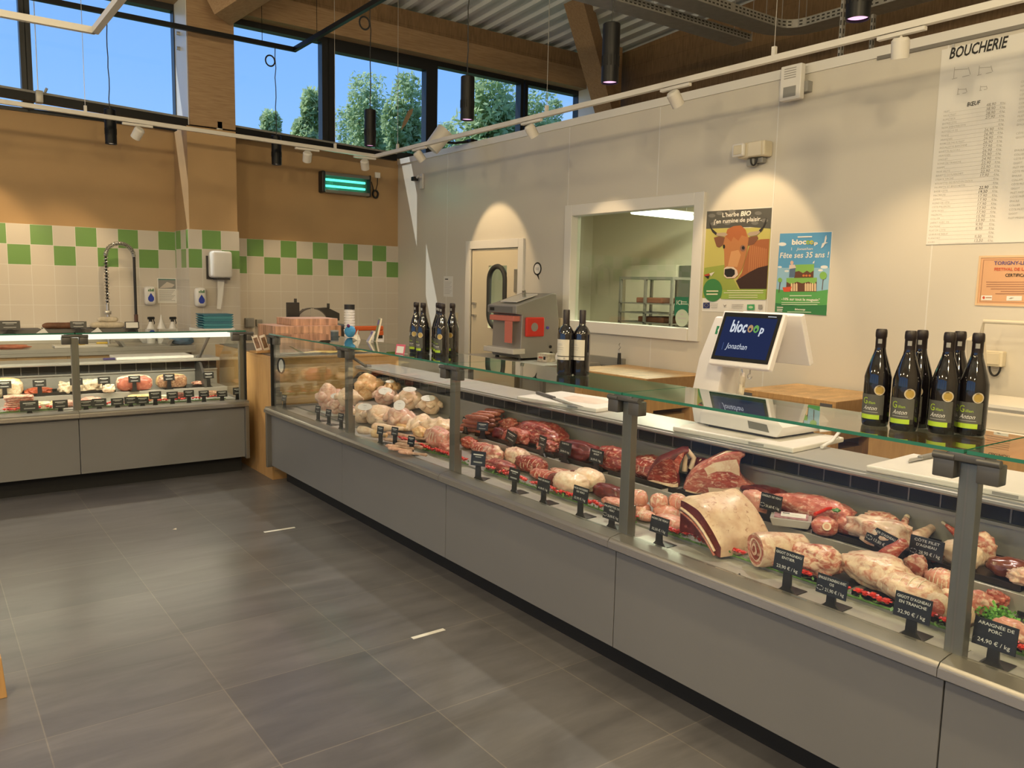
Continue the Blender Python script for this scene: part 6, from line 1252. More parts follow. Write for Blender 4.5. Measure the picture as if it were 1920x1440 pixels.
Z1, Z2 = ZL+.0035, ZU+.0035
# ---------------- poultry
def chicken(cx, cy, w, h, z0, m, label, yaw=0.0, card=None, D=.8, flip=1, seed=1, up=None):
    q, W, Dm, H, rz, s = fit(cx, cy, w, h, z0, D); W *= .92; Dm = min(Dm, .25)*.96; ex = max(W, Dm)*.5; lo, hi = (2.74+ex, 3.0-ex) if (z0 > ZU-.003 if up is None else up) else (2.42+ex, 2.716-ex)
    x = max(lo, min(hi, q.x)) if lo < hi else (lo+hi)/2; q = Vector((x, y_for(cx, x, q.z), z0)); t = thing('chicken', label, 'poultry', (q.x, q.y, z0), rz+yaw, 'whole poultry in the meat counter'); mm = M[m]
    b = MB(); b.blob((0, 0, H*.46), (W*.44, Dm*.42, H*.48), mm, seed, .06, 1.6, 4, .92, .95, .12*flip, 0, .015); b.blob((-.1*W*flip, 0, H*.62), (W*.28, Dm*.3, H*.36), mm, seed+1, .05, 1.5, 3); b.build('body', t, smooth=180)
    for sd in (-1, 1):
        b = MB(); P_ = [(W*.10*flip, sd*Dm*.30, H*.42), (W*.28*flip, sd*Dm*.33, H*.52), (W*.44*flip, sd*Dm*.22, H*.44), (W*.56*flip, sd*Dm*.12, H*.36)]; b.tube(P_, [H*.22, H*.25, H*.13, H*.08], mm, 12); b.blob(P_[-1], (H*.09, H*.09, H*.09), mm, 3, .1, 2, 2); b.build('drumstick', t, smooth=180)
        b = MB(); P_ = [(-W*.26*flip, sd*Dm*.36, H*.55), (-W*.14*flip, sd*Dm*.47, H*.42), (-W*.02*flip, sd*Dm*.46, H*.52), (W*.06*flip, sd*Dm*.42, H*.60)]; b.tube(P_, [H*.12, H*.11, H*.09, H*.04], mm, 10); b.build('wing', t, smooth=180)
    b = MB(); b.tube([(-W*.38*flip, 0, H*.55), (-W*.50*flip, 0, H*.5), (-W*.55*flip, .02*W, H*.36)], [H*.20, H*.14, H*.07], mm, 10); b.build('neck', t, smooth=180)
    if card:
        cpx, cpy, cw, ch = card; d = ray(cpx, cpy); u = Vector((cpx-cx, cpy-cy)); o_ = Matrix.Rotation(-(rz+yaw), 3, 'Z')
        cd_ = q+Vector((0, 0, H/2))+(CR*(cpx-cx)-CU*(cpy-cy))*s-CF*(Dm*.40); lc = o_ @ (Vector((cd_.x, cd_.y, cd_.z))-Vector((q.x, q.y, z0)))
        nx = o_ @ ((-CF*.75+Vector((0, 0, .66))).normalized()); a = o_ @ CR; a = (a-nx*a.dot(nx)).normalized(); bb = nx.cross(a); b = MB()
        P_ = [lc+a*(cw*s/2*math.cos(k*PI/12))+bb*(ch*s/2*math.sin(k*PI/12)) for k in range(24)]; b.poly(P_, CARDW); b.poly([p_-nx*.0015 for p_ in P_][::-1], CARDW)
        b.quad(lc+nx*.0006+bb*.012, a*.012, bb*.0018, INKG); b.quad(lc+nx*.0006-bb*.010, a*.009, bb*.0015, INKL); b.build('round_card', t)
    return t
ZP = ZL+.001
chicken(617, 774, 56, 66, ZP, 'skinp', 'pinkish duck leftmost in the poultry pile', .9, seed=1, D=.9)
chicken(690, 788, 66, 48, ZP, 'skin', 'pale chicken lying in front, just right of the first glass post', .3, seed=2)
chicken(640, 790, 62, 46, ZP, 'skinp', 'chicken with a white card at the front, left of the first glass post', -.3, (634, 766, 26, 16), seed=3)
chicken(712, 772, 76, 46, ZP, 'skin', 'chicken at the front with a tilted white card on its left end', .1, (683, 755, 30, 18), seed=4)
chicken(752, 776, 70, 52, ZP, 'skinp', 'chicken with the largest round white card in the middle of the pile', -.2, (752, 748, 24, 26), seed=5)
chicken(790, 778, 56, 46, ZP, 'skin', 'chicken lying low at the right side of the poultry pile', .5, flip=-1, seed=6)
zb = ZU+.002
chicken(650, 752, 58, 42, ZP+.085, 'skin', 'plump chicken lying on top behind the first glass post', .2, seed=7, up=False)
chicken(690, 742, 64, 58, zb, 'skiny', 'big yellow chicken right beside the first glass post', .8, seed=8, D=.7)
chicken(722, 746, 58, 44, zb, 'skinp', 'pink chicken with a half turned white card behind the yellow one', -.4, (725, 736, 30, 20), seed=9)
chicken(771, 742, 60, 44, zb, 'skin', 'chicken with a round card on top at the back right of the pile', .1, (772, 723, 26, 12), seed=10)
chicken(806, 757, 46, 36, zb, 'skin', 'small chicken with a card, rightmost in the back of the pile', -.3, (804, 745, 26, 14), flip=-1, seed=11)
chicken(738, 724, 34, 36, zb+.06, 'skiny', 'orange yellow chicken standing highest at the back of the pile', 1.3, (736, 712, 18, 8), seed=12, D=.9)
lump('turkey_skin', 'folded pale poultry skin at the right of the poultry pile', 'poultry', 815, 787, 78, 44, ZP, 'skin', .6, .22, 2.6, 5)
def leg(px0, py0, px1, py1, r0, r1, z, m, label):
    a, c = onz(px0, py0, z), onz(px1, py1, z); d = c-a; t = thing('poultry_leg', label, 'poultry', (a.x, a.y, z-r0*.8), 0, 'poultry legs at the front of the poultry pile'); P_ = [Vector((0, 0, r0*.8))+Vector((d.x, d.y, 0))*k for k in (0, .3, .6, .85, 1)]
    b = MB(); b.tube([P_[0]-Vector((d.x, d.y, 0))*.1]+P_+[P_[-1]+Vector((d.x, d.y, 0))*.05], [r0*.5, r0, r0*.95, r0*.6, r1, r1*1.25, r1*.7], M[m], 12); b.build('flesh', t, smooth=180); return t
for k, (a, c, d, e, m, lab) in enumerate(((676, 806, 716, 812, 'skin', 'leftmost long poultry leg along the front edge'), (716, 790, 770, 793, 'skin', 'poultry leg lying under the round card chicken'), (704, 800, 758, 804, 'skin', 'poultry leg in the second layer of the front pile'), (752, 800, 800, 808, 'skiny', 'yellowish poultry leg right of the middle'), (700, 812, 724, 816, 'skiny', 'short yellow poultry piece behind the two front tags'))): leg(a, c, d, e, .028, .012, ZP+.04+(.012 if k in (1, 2) else 0), m, lab)
for k in range(9):
    x = 728+(k % 3)*9; y = 812+k*4.2; leg(x, y, x+52-(k % 2)*8, y+6, .0135, .009, ZP+.030+.008*(k % 2), 'sausw', ['top', 'second', 'third', 'fourth', 'fifth', 'sixth', 'seventh', 'eighth', 'lowest'][k]+' of the thin pale poultry necks fanned behind the tall front tag')
lump('chicken_piece', 'orange tinted chicken piece in the pale pieces behind the front tags', 'poultry', 790, 808, 34, 22, ZP+.03, 'skiny', .8)
def ribs(n):
    def f(t, W, D, H):
        b = MB()
        for k in range(n):
            x = (-.3+.62*k/(n-1))*W; kk = math.sqrt(max(.1, 1-(2*x/W)**2)); b.tube([(x, -D/2*kk*math.cos(a)*.98, H*.46+H*.5*kk*math.sin(a)) for a in [-.15+1.5*j/8 for j in range(9)]], .0035, BONE, 6)
        b.build('rib_bones', t, smooth=60)
    return f
lump('rabbit', 'skinned rabbit with visible ribs left of the second glass post', 'meat', 820, 828, 78, 48, ZP, 'vealp', .55, .10, 1.8, 8, extra=ribs(7)); lump('rabbit_thigh', 'reddish rabbit thigh below the ribs, left of the second glass post', 'meat', 833, 848, 54, 26, ZP, 'veal', .6)
# ---------------- sausages
def sausage(px, py, l, r, z, yaw, m, label, group, bend=.25):
    p = onz(px, py, z); t = thing('sausage', label, 'sausage', (p.x, p.y, z), yaw, group); n = 10
    P_ = [(l*(k/n-.5), bend*l*((k/n-.5)**2*4-1)*.35, r) for k in range(n+1)]; b = MB(); b.tube(P_, [r*(.4 if k in (0, n) else .85 if k in (1, n-1) else 1) for k in range(n+1)], M[m], 12); b.build('casing', t, smooth=60); return t
rn = random.Random(8)
nm_ = ['first', 'second', 'third', 'fourth']
for k in range(4):
    for j in range(4):
        z = Z2+.034*k; sausage(905-(j-1.5)*11+k*2, 806-k*8+(j-1.5)*4, .22-.02*k, .0165, z, RIGHT+.55+rn.uniform(-.1, .1), 'saus', '%s red sausage in the %s layer from the bottom of the pile' % (nm_[j], nm_[k]), 'red sausages piled on the upper step', .2)
for k in range(3): sausage(885+k*5, 806+k*3, .14, .016, Z2-.0+.0, RIGHT+.2, 'saus', 'dark sausage %s beside the second glass post' % ('nearest', 'middle', 'farthest')[k], 'dark sausages beside the post', .3)
# ---------------- red meats, upper step
lump('beef_cut', 'small red beef pieces behind the grey tag of the sausage pile', 'meat', 955, 789, 44, 30, Z2, 'beefp', .7, .18, 3)
lump('beef_flank', 'wide dark beef flank in the middle of the upper step', 'meat', 1015, 806, 128, 52, Z2, 'beef', .55, .12, 1.6, 31, bend=-.1)
lump('beef_cut', 'fibrous red beef lying before the wide flank', 'meat', 972, 816, 72, 34, Z2, 'beefp', .6, .16, 2.2)
lump('beef_heart', 'dark heart shaped piece behind the tilted black tag', 'meat', 946, 822, 34, 26, Z2, 'beefd', .8, .12)
lump('beef_cut', 'flat dark beef slice right of the wide flank', 'meat', 1050, 829, 74, 26, Z2, 'beef', .6, .14, 2.5)
lump('beef_cut', 'red beef cubes behind the grey upright tag', 'meat', 1030, 843, 46, 26, Z2, 'beefp', .7, .2, 3.2)
lump('beef_rump', 'dark beef rump behind the two black tags', 'meat', 1090, 848, 96, 44, Z2, 'beefd', .6, .10, 1.8, 12)
lump('beef_rump', 'beef rump with a pale fat top left of the third glass post', 'meat', 1150, 858, 84, 50, Z2, 'beef', .7, .09, 1.7, 14)
lump('tied_beef', 'red tied beef roast right behind the third glass post', 'meat', 1212, 876, 66, 42, Z2, 'beef', .8, .08, 1.7, 15, extra=strings(5))
lump('beef_trim', 'bright red beef trimmings on top behind the rib roasts', 'meat', 1228, 853, 66, 20, Z2+.035, 'beef', .6, .22, 3)
K = dict(zx=1160, zy=780, k=4.8)
slab_cut('rib_roast', 'upright beef rib roast with a round red eye, left of the two', 'meat', (430, 640), [(250, 575), (268, 520), (300, 460), (370, 400), (450, 370), (520, 340), (580, 315), (640, 318), (600, 350), (560, 420), (540, 520), (555, 600), (540, 650), (470, 648), (380, 620), (300, 595)], .13, M['fat'], M['beefd'],
    [([(262, 565), (280, 510), (320, 450), (390, 405), (460, 385), (500, 400), (515, 480), (530, 590), (500, 610), (400, 598), (310, 575)], M['beef']), ([(500, 400), (540, 350), (590, 325), (585, 360), (550, 430), (535, 520), (520, 500)], M['beefp']), ([(262, 580), (310, 575), (400, 598), (500, 612), (535, 600), (535, 640), (470, 640), (380, 612)], M['fat'])], z0=Z2, bone=[([(560, 330), (600, 400), (590, 520)], .012), ([(620, 330), (680, 400), (650, 500)], .012)], **K)
lump('rib_rack', 'dark ribs behind the upright rib roast', 'meat', 1312, 868, 54, 52, Z2, 'beefd', .7, .14, 2.4, 18, extra=ribs(4))
slab_cut('rib_roast', 'leaning rib roast with a long pale bone, right of the two', 'meat', (720, 700), [(578, 660), (600, 600), (650, 520), (740, 450), (850, 395), (960, 345), (1080, 320), (1140, 330), (1142, 362), (1100, 385), (1088, 450), (1100, 540), (1150, 600), (1240, 640), (1150, 690), (980, 700), (800, 712), (690, 712)], .10, M['beef'], M['veal'],
    [([(592, 655), (620, 590), (690, 505), (760, 470), (800, 520), (790, 610), (700, 690), (640, 685)], M['veal']), ([(770, 470), (860, 420), (960, 400), (1060, 390), (1085, 460), (1090, 540), (1000, 500), (880, 500), (800, 530)], M['fat']), ([(830, 560), (900, 510), (1020, 510), (1090, 560), (1060, 640), (940, 650), (850, 640)], M['beefp']), ([(800, 640), (940, 655), (1080, 640), (1200, 640), (1120, 685), (960, 695), (820, 705)], M['fat']), ([(600, 660), (700, 690), (800, 700), (690, 710), (600, 680)], M['fat'])], z0=Z2, bone=[([(850, 420), (980, 355), (1130, 345)], .013)], **K)
lump('veal_flank', 'purplish dark veal cut behind the wide fat covered rib', 'meat', 1445, 922, 92, 34, Z2, 'beefd', .6, .1)
lump('veal_cut', 'wide pink veal cut behind the skirt steak tag', 'meat', 1530, 950, 160, 58, Z2, 'veal', .5, .08, 1.5, 44)
lump('veal_cut', 'smaller pink veal piece left of the skirt steak tag', 'meat', 1422, 940, 62, 40, Z2, 'vealp', .6, .12)
def disc_slice(px, py, w, h, label, z, lean=.9):
    q, W, Dm, H, rz, s = fit(px, py, w, h, z, .5); t = thing('shank_slice', label, 'meat', (q.x, q.y, z), rz, 'veal shank slices'); b = MB(); b.blob((0, 0, H*.46), (W/2, .05, H/2), M['veal'], px % 31, .08, 2, 3, .75, .95); b.build('flesh', t, smooth=180)
    b = MB(); b.cyl((W*.08, -.046, H*.62), (W*.08, -.054, H*.66), W*.17, W*.17, BONE, 18); b.cyl((W*.08, -.0542, H*.66), (W*.08, -.0548, H*.663), W*.11, W*.11, mat('marrow', (.68, .34, .24), .5), 16); b.build('bone', t, smooth=40)
disc_slice(1544, 985, 52, 36, 'shank slice with a round bone, left one', Z2); disc_slice(1590, 982, 56, 38, 'shank slice with a round bone, right one', Z2)
p0, p1 = onz(1528, 964, Z2+.075), onz(1572, 952, Z2+.075); b = MB(); b.tube([p0-p0, (p1-p0)*.5+Vector((0, 0, .008)), p1-p0], .007, mat('pepper_red', (.62, .03, .015), .3), 8); tag(b.build('red_pepper', loc=p0, smooth=60), 'thin red pepper strip laid on the shank slices', 'pepper')
q = onz(1566, 958, Z2+.082); t = thing('parsley_sprig', 'tiny parsley sprig on the shank slices', 'herb', q); HERB = mat('herb_green', (.06, .22, .035), .5, var=.4, vscale=60); b = MB(); b.blob((0, 0, .004), (.016, .014, .008), HERB, 2, .3, 4, 2); b.build('leaf', t)
lump('lamb_neck', 'pale fat lamb neck pieces behind the first tilted lamb tag', 'meat', 1642, 992, 118, 62, Z2, 'lambf', .6, .16, 2.2, 51)
lump('lamb_chump', 'pink lamb piece on top of the neck pieces', 'meat', 1668, 975, 66, 30, Z2+.035, 'lamb', .7, .14)
def shank(px0, py0, px1, py1, z, rz_, r1, m, label, up=0.03):
    a, c = onz(px0, py0, z), onz(px1, py1, z+up); d = c-a; t = thing('lamb_shank', label, 'meat', (a.x, a.y, z-rz_), 0, 'lamb shanks'); b = MB(); b.tube([Vector((0, 0, rz_))+d*k for k in (-.08, 0, .3, .6, .8, .9)], [rz_*.5, rz_, rz_*.9, rz_*.55, r1*1.3, r1*1.1], M[m], 12); b.build('flesh', t, smooth=180)
    b = MB(); b.tube([Vector((0, 0, rz_))+d*k for k in (.88, .95, 1.0, 1.06)], [r1*.8, r1*.75, r1*1.1, r1*.9], BONE, 10); b.build('bone', t, smooth=60)
shank(1688, 1008, 1757, 962, Z2+.035, .034, .013, 'lambf', 'lamb shank pointing up to the right behind the lamb tags'); shank(1700, 1000, 1716, 960, Z2+.04, .028, .012, 'lamb', 'short lamb shank end behind the neck pieces', .04)
shank(1828, 1018, 1772, 972, Z2+.04, .026, .007, 'beefp', 'thin lamb rib bone pointing left beside the fourth glass post', .05)
lump('lamb_fillet', 'lamb fillet under a smooth cream fat cap left of the fourth glass post', 'meat', 1797, 1036, 82, 54, Z2, 'fat', .7, .05, 1.5, 53)
lump('kidney', 'shiny dark kidneys behind the grey lamb tag', 'meat', 1763, 1052, 46, 28, Z2, 'kidney', .7, .14)
lump('lamb_chop', 'red lamb chop right of the fourth glass post', 'meat', 1843, 1026, 42, 52, Z2, 'lamb', .6, .1)
lump('liver', 'shiny brown liver in the tray at the right edge', 'meat', 1893, 1062, 96, 44, Z2, 'liver', .7, .08, 1.6, 61); lump('sweetbread', 'pale sweetbread beside the liver at the right edge', 'meat', 1912, 1086, 50, 34, Z2+.01, 'lambf', .8, .2, 3)
# ---------------- front row
lump('lamb_breast', 'red meat tip right of the second glass post', 'meat', 884, 830, 38, 24, Z1, 'beefp', .7); lump('minced_roll', 'striped pale red meat roll right of the second glass post', 'meat', 906, 838, 74, 26, Z1, 'beefp', .5, .05, 3, 9, extra=strings(8))
lump('oxtail', 'marbled oxtail piece with yellow fat behind the bavette tag', 'meat', 925, 852, 42, 32, Z1, 'lamb', .8, .12); lump('oxtail', 'round tied oxtail piece with cut bones on top', 'meat', 970, 850, 52, 32, Z1, 'lambf', .8, .08, extra=strings(2))
lump('skirt_steak', 'long dark red skirt steak along the flower strip', 'meat', 938, 876, 80, 26, Z1, 'beef', .4, .08)
lump('bavette', 'stringy red bavette steak in the front row', 'meat', 1008, 870, 84, 38, Z1, 'beef', .5, .08, 2, 21, extra=strings(7)); lump('bavette', 'pale red striped steak in front of the darker bavette', 'meat', 1026, 888, 92, 30, Z1, 'beefp', .4, .06, 2, 22, extra=strings(6)); lump('bacon_strip', 'flat red strip with a white fat edge in the front row', 'meat', 1060, 880, 82, 16, Z1+.018, 'bacon', .4, .05)
def tenderloin(cx, cy, w, h, label, fx, z=Z1):
    def f(t, W, D, H):
        b = MB(); b.M = Matrix.Translation((-W*.40*fx if fx else 0, -D*.28, H*.42)) @ Matrix.Rotation(-.5, 4, 'Z'); b.blob((0, 0, 0), (.012, .045, H*.40), M['beefd'], 4, .05, 2, 3); b.build('cut_face', t, smooth=180)
    return lump('larded_beef', label, 'meat', cx, cy, w, h, z, 'fat', .8, .04, 1.5, extra=f)
tenderloin(1070, 900, 74, 46, 'white barded beef roast with a dark cut end, left of two', 1); tenderloin(1104, 898, 66, 46, 'white barded beef roast with a dark cut end, right of two', 1)
lump('fillet', 'dark marbled fillet in front of the third glass post', 'meat', 1137, 918, 76, 34, Z1, 'beefd', .5, .08); lump('veal_slice', 'pale pink veal slice lying left of the third glass post', 'meat', 1150, 938, 60, 22, Z1, 'vealp', .5)
for k, (cx, cy, w, h, lab) in enumerate(((1198, 932, 40, 34, 'tied veal parcel at the top left of the group'), (1237, 938, 36, 32, 'tied veal parcel in the middle of the top row'), (1268, 938, 38, 34, 'tied veal parcel at the top right beside the wide rib'), (1208, 955, 48, 26, 'tied veal parcel in the lower row behind the glass post'), (1246, 958, 52, 30, 'tied veal parcel in the lower row beside the wide rib'), (1204, 974, 40, 22, 'lowest tied veal parcel by the flowers'))): lump('veal_parcel', lab, 'meat', cx, cy, w, h, Z1+(.035 if k < 3 else 0), 'vealp', .9, .05, 2, 70+k, extra=strings(2, net=True), group='tied veal parcels', sub=3)
lump('veal_roll', 'grey pink veal roll behind the veal topside tag', 'meat', 1258, 978, 78, 30, Z1, 'vealp', .6, .06)
# the wide rib under its fat cap
def wide_rib():
    A, Bq, Cq, Dq = onz(1277, 936, .775), onz(1386, 916, .80), onz(1444, 1000, .668), onz(1352, 1024, .645); o = (A+Bq+Cq+Dq)/4; o.z = Z1
    t = thing('beef_rib', 'wide rib of meat under a cream fat cap, biggest piece in the counter', 'meat', o); n = 16; b = MB(); im, il = b.mi(M['fatm']), b.mi(M['beefd']); T, Bt = [], []
    for i in range(n+1):
        rt, rb = [], []
        for j in range(n+1):
            u, v = i/n, j/n; p = (A*(1-u)+Bq*u)*(1-v)+(Dq*(1-u)+Cq*u)*v; p.z += .045*math.sin(PI*min(1, max(0, v*.9+.05)))*(1-.4*u)+.006*noise.noise(p*14); e = min(u, 1-u)*7; p.z -= .012*max(0, 1-e)**2
            q = p.copy(); q.z = max(Z1, p.z-.125+.06*v); q += (o-q)*Vector((.06, .06, 0)).x if False else Vector((0, 0, 0)); rt.append(b._v(p-o+Vector((0, 0, 0)))); rb.append(b._v(q-o))
        T.append(rt); Bt.append(rb)
    for i in range(n):
        for j in range(n): b._f([T[i][j], T[i][j+1], T[i+1][j+1], T[i+1][j]][::-1], im); b._f([Bt[i][j], Bt[i][j+1], Bt[i+1][j+1], Bt[i+1][j]], il)
    for k in range(n):
        for (P_, Q_, m_) in (((T[0][k], T[0][k+1]), (Bt[0][k], Bt[0][k+1]), il), ((T[n][k+1], T[n][k]), (Bt[n][k+1], Bt[n][k]), im), ((T[k+1][0], T[k][0]), (Bt[k+1][0], Bt[k][0]), il), ((T[k][n], T[k+1][n]), (Bt[k][n], Bt[k+1][n]), im)): b._f([P_[0], P_[1], Q_[1], Q_[0]], m_)
    bmesh.ops.recalc_face_normals(b.bm, faces=b.bm.faces[:]); b.build('flesh', t, smooth=50)
    b = MB()
    for k in range(2): b.tube([(A-o)*(1-v)+(Dq-o)*v+Vector((-.006, .004, -.030-.016*k-.02*v+.03*math.sin(PI*v))) for v in [.05+.85*j/9 for j in range(10)]], .006-.001*k, M['fat'] if k == 0 else M['veal'], 6)
    b.build('fat_seam', t, smooth=60)
wide_rib()
def roll(cx, cy, w, h, face, label, m='lambf', D=.5):
    """rolled joint whose cut end faces the viewer; face = pixel box of the cut end"""
    fx, fy, fw, fh = face; q, s_, rz, th = frame_at(fx, fy, Z1+.05); R_ = fh*s_/2; p1 = onz(cx+w/2, cy, Z1+R_*.8); t = thing('rolled_breast', label, 'meat', (q.x, q.y, Z1), 0, None); e = Vector((p1.x-q.x, p1.y-q.y, 0)); L_ = e.length; d = e.normalized()
    b = MB(); n = 10; b.tube([Vector((0, 0, R_*.96))+d*(L_*k/n) for k in range(n+1)], [R_*(.96 if k == 0 else 1.0-.25*(k/n)**2 if k < n else .5) for k in range(n+1)], M[m], 24); b.build('flesh', t, smooth=70)
    b = MB(); c = Vector((0, 0, R_*.96)); sd = d.cross(Vector((0, 0, 1))); u = Vector((0, 0, 1)); sp = []; mats_ = [M['veal'], M['fat'], M['beef'], M['lambf'], M['beef']]
    for k, (f_, of) in enumerate(((.96, 0), (.70, .04), (.58, .02), (.34, -.08), (.20, -.1))): b.poly([c-d*(.0012+.0006*k)+(sd*math.cos(a)*(1+.1*math.sin(3*a+k))+u*(math.sin(a)*(.95+.1*math.cos(2*a+k))))*R_*f_*.98+sd*of*R_ for a in [2*PI*j/28 for j in range(28)]], mats_[k])
    b.build('cut_face', t); return t
roll(1465, 1032, 96, 60, (1416, 1036, 78, 66), 'rolled breast with a swirled red and white cut face')
q = onz(1378, 1022, Z1); t = thing('parsley', 'dark parsley tuft between the wide rib and the rolled breast', 'herb', (q.x, q.y, Z1)); b = MB(); b.blob((0, 0, .035), (.026, .03, .036), HERB, 6, .3, 4, 3, flat=.95); b.build('leaf', t)
lump('lamb_joint', 'lamb joint with pink flesh behind the whole leg tag', 'meat', 1546, 1052, 98, 64, Z1, 'lamb', .7, .13, 2.0, 81)
def big_shoulder():
    t = lump('lamb_shoulder', 'big pale lamb shoulder with a red shank bone, in the front row', 'meat', 1637, 1064, 140, 72, Z1+.001, 'lambf', .62, .07, 1.6, 83, taper=-.12)
    a = onz(1672, 1030, .72); c = onz(1702, 1008, .76); o = Matrix.Rotation(-t.rotation_euler.z, 3, 'Z'); L0 = o @ (a-t.location); L1 = o @ (c-t.location); b = MB(); b.tube([L0+(L0-L1)*.6, L0, L0.lerp(L1, .6), L1, L1+(L1-L0)*.1], [.03, .03, .022, .022, .012], M['beefp'], 12); b.build('shank', t, smooth=180)
big_shoulder()
lump('lamb_slice', 'dark pink lamb piece with a fat rim right of the big shoulder', 'meat', 1718, 1048, 42, 52, Z1+.01, 'lamb', .7, .1); 
lump('rolled_lamb', 'pale rolled lamb joint at the front, left of the fourth glass post', 'meat', 1705, 1100, 118, 60, Z1, 'lambf', .65, .05, 1.6, 85, extra=strings(6)); lump('netted_roast', 'pink netted roast touching the fourth glass post', 'meat', 1772, 1092, 66, 52, Z1, 'vealp', .7, .05, 1.6, 86, extra=strings(7, net=True))
def steak(px, py, w, h, label):
    def f(t, W, D, H): b = MB(); b.M = Matrix.Translation((W*.10, -D*.42, H*.44)); b.blob((0, 0, 0), (W*.34, .014, H*.36), M['veal'], 3, .06, 2, 3); b.build('cut_face', t, smooth=180)
    lump('leg_steak', label, 'meat', px, py, w, h, Z1, 'fat', .8, .05, extra=f, group='leg steaks by the flower strip')
steak(1752, 1140, 46, 50, 'leg steak behind the sliced leg tag'); steak(1788, 1142, 40, 44, 'leg steak next to the fourth glass post'); steak(1784, 1116, 36, 30, 'smooth cream leg steak behind the other two')
lump('pork_piece', 'pink pork pieces right of the fourth glass post', 'meat', 1832, 1128, 56, 46, Z1, 'pork', .7, .2, 2.4); lump('pork_piece', 'red pork piece behind the parsley bunch', 'meat', 1868, 1125, 40, 36, Z1, 'beefp', .7, .2, 2.4); lump('pork_piece', 'flat pork piece at the foot of the fourth glass post', 'meat', 1826, 1152, 50, 24, Z1, 'pork', .7, .12); lump('pork_piece', 'pale pink pork behind the nearest price tag', 'meat', 1898, 1182, 70, 44, Z1, 'vealp', .7, .16, 2.2); lump('pork_piece', 'small pork piece at the right edge above the nearest tag', 'meat', 1915, 1158, 36, 26, Z1+.02, 'pork', .8)
def bunch(cx, cy, w, h, z, label):
    q, W, Dm, H, rz, s = fit(cx, cy, w, h, z, .5); t = thing('parsley', label, 'herb', (q.x, q.y, z), rz-.35); rn = random.Random(3); b = MB(); i = b.mi(mat('parsley_leaf', (.13, .34, .05), .5, var=.5, vscale=70))
    for _ in range(700):
        c = Vector((rn.gauss(0, .24)*W, rn.gauss(0, .2)*Dm, abs(rn.gauss(.35, .25))*H)); u = Vector((rn.gauss(0, 1), rn.gauss(0, 1), rn.gauss(0, 1))).normalized()*rn.uniform(.004, .009); v = u.orthogonal().normalized()*u.length; b._f([b._v(c-u), b._v(c+v*.7-u*.2), b._v(c+u), b._v(c-v*.7+u*.2)], i)
    kind(b.build('leaves', t)); b = MB(); b.blob((0, 0, H*.3), (W*.38, Dm*.4, H*.28), HERB, 2, .2, 3, 3, flat=1.0); b.build('core', t)
bunch(1872, 1152, 74, 40, ZL+.004, 'bright green parsley bunch between the pork pieces')
# shrink wrapped pack
q, s_, rz, th = frame_at(1474, 992, Z2); t = thing('wrapped_pack', 'clear wrapped meat pack with a white label in front of the veal', 'pack', (q.x+.05, q.y, ZU+.001), RIGHT+.55)
b = MB(); b.prism([(-.075, 0), (.075, 0), (.088, .035), (-.088, .035)], -.055, .055, mat('pack_clear', (.40, .37, .36), .12), 'y', .003); b.build('pack', t)
b = MB(); b.M = Matrix.Translation((0, 0, .036)); b.box(-.07, .072, -.046, .046, 0, .006, mat('pack_meat', (.40, .22, .26), .15, var=.5, vscale=30)); b.build('film', t); b = MB(); b.M = Matrix.Translation((.012, 0, .0425)); b.box(-.055, .05, -.034, .034, 0, .001, PAPER); b.box(-.05, -.02, .012, .026, .001, .0014, INK)
for k in range(3): b.box(-.05, .04-.01*k, -.02+k*.01, -.017+k*.01, .001, .0013, INKL)
b.build('label', t)
# white paper sheet and hook in the counter
q = onz(585, 752, ZL+.01); b = MB(); b.box(-.11, .11, -.12, .12, 0, .012, PAPER); tag(b.build('white_pad', loc=(2.56, 5.62, ZL+.0002)), 'white pad lying in the empty left end of the meat counter', 'pad')
q = onz(1418, 1078, ZD); b = MB(); b.tube([(.0, .02, .004), (-.006, .012, .004), (0, .0, .004), (.004, -.03, .004), (-.006, -.07, .004)], .0018, STEEL, 6); b.blob((-.002, .016, .006), (.004, .004, .004), INK, 1, 0, 1, 2); tag(b.build('hook', loc=(2.275, q.y+.01, ZD), smooth=60), 'small wire hook lying on the steel strip below the rolled breast', 'hook')
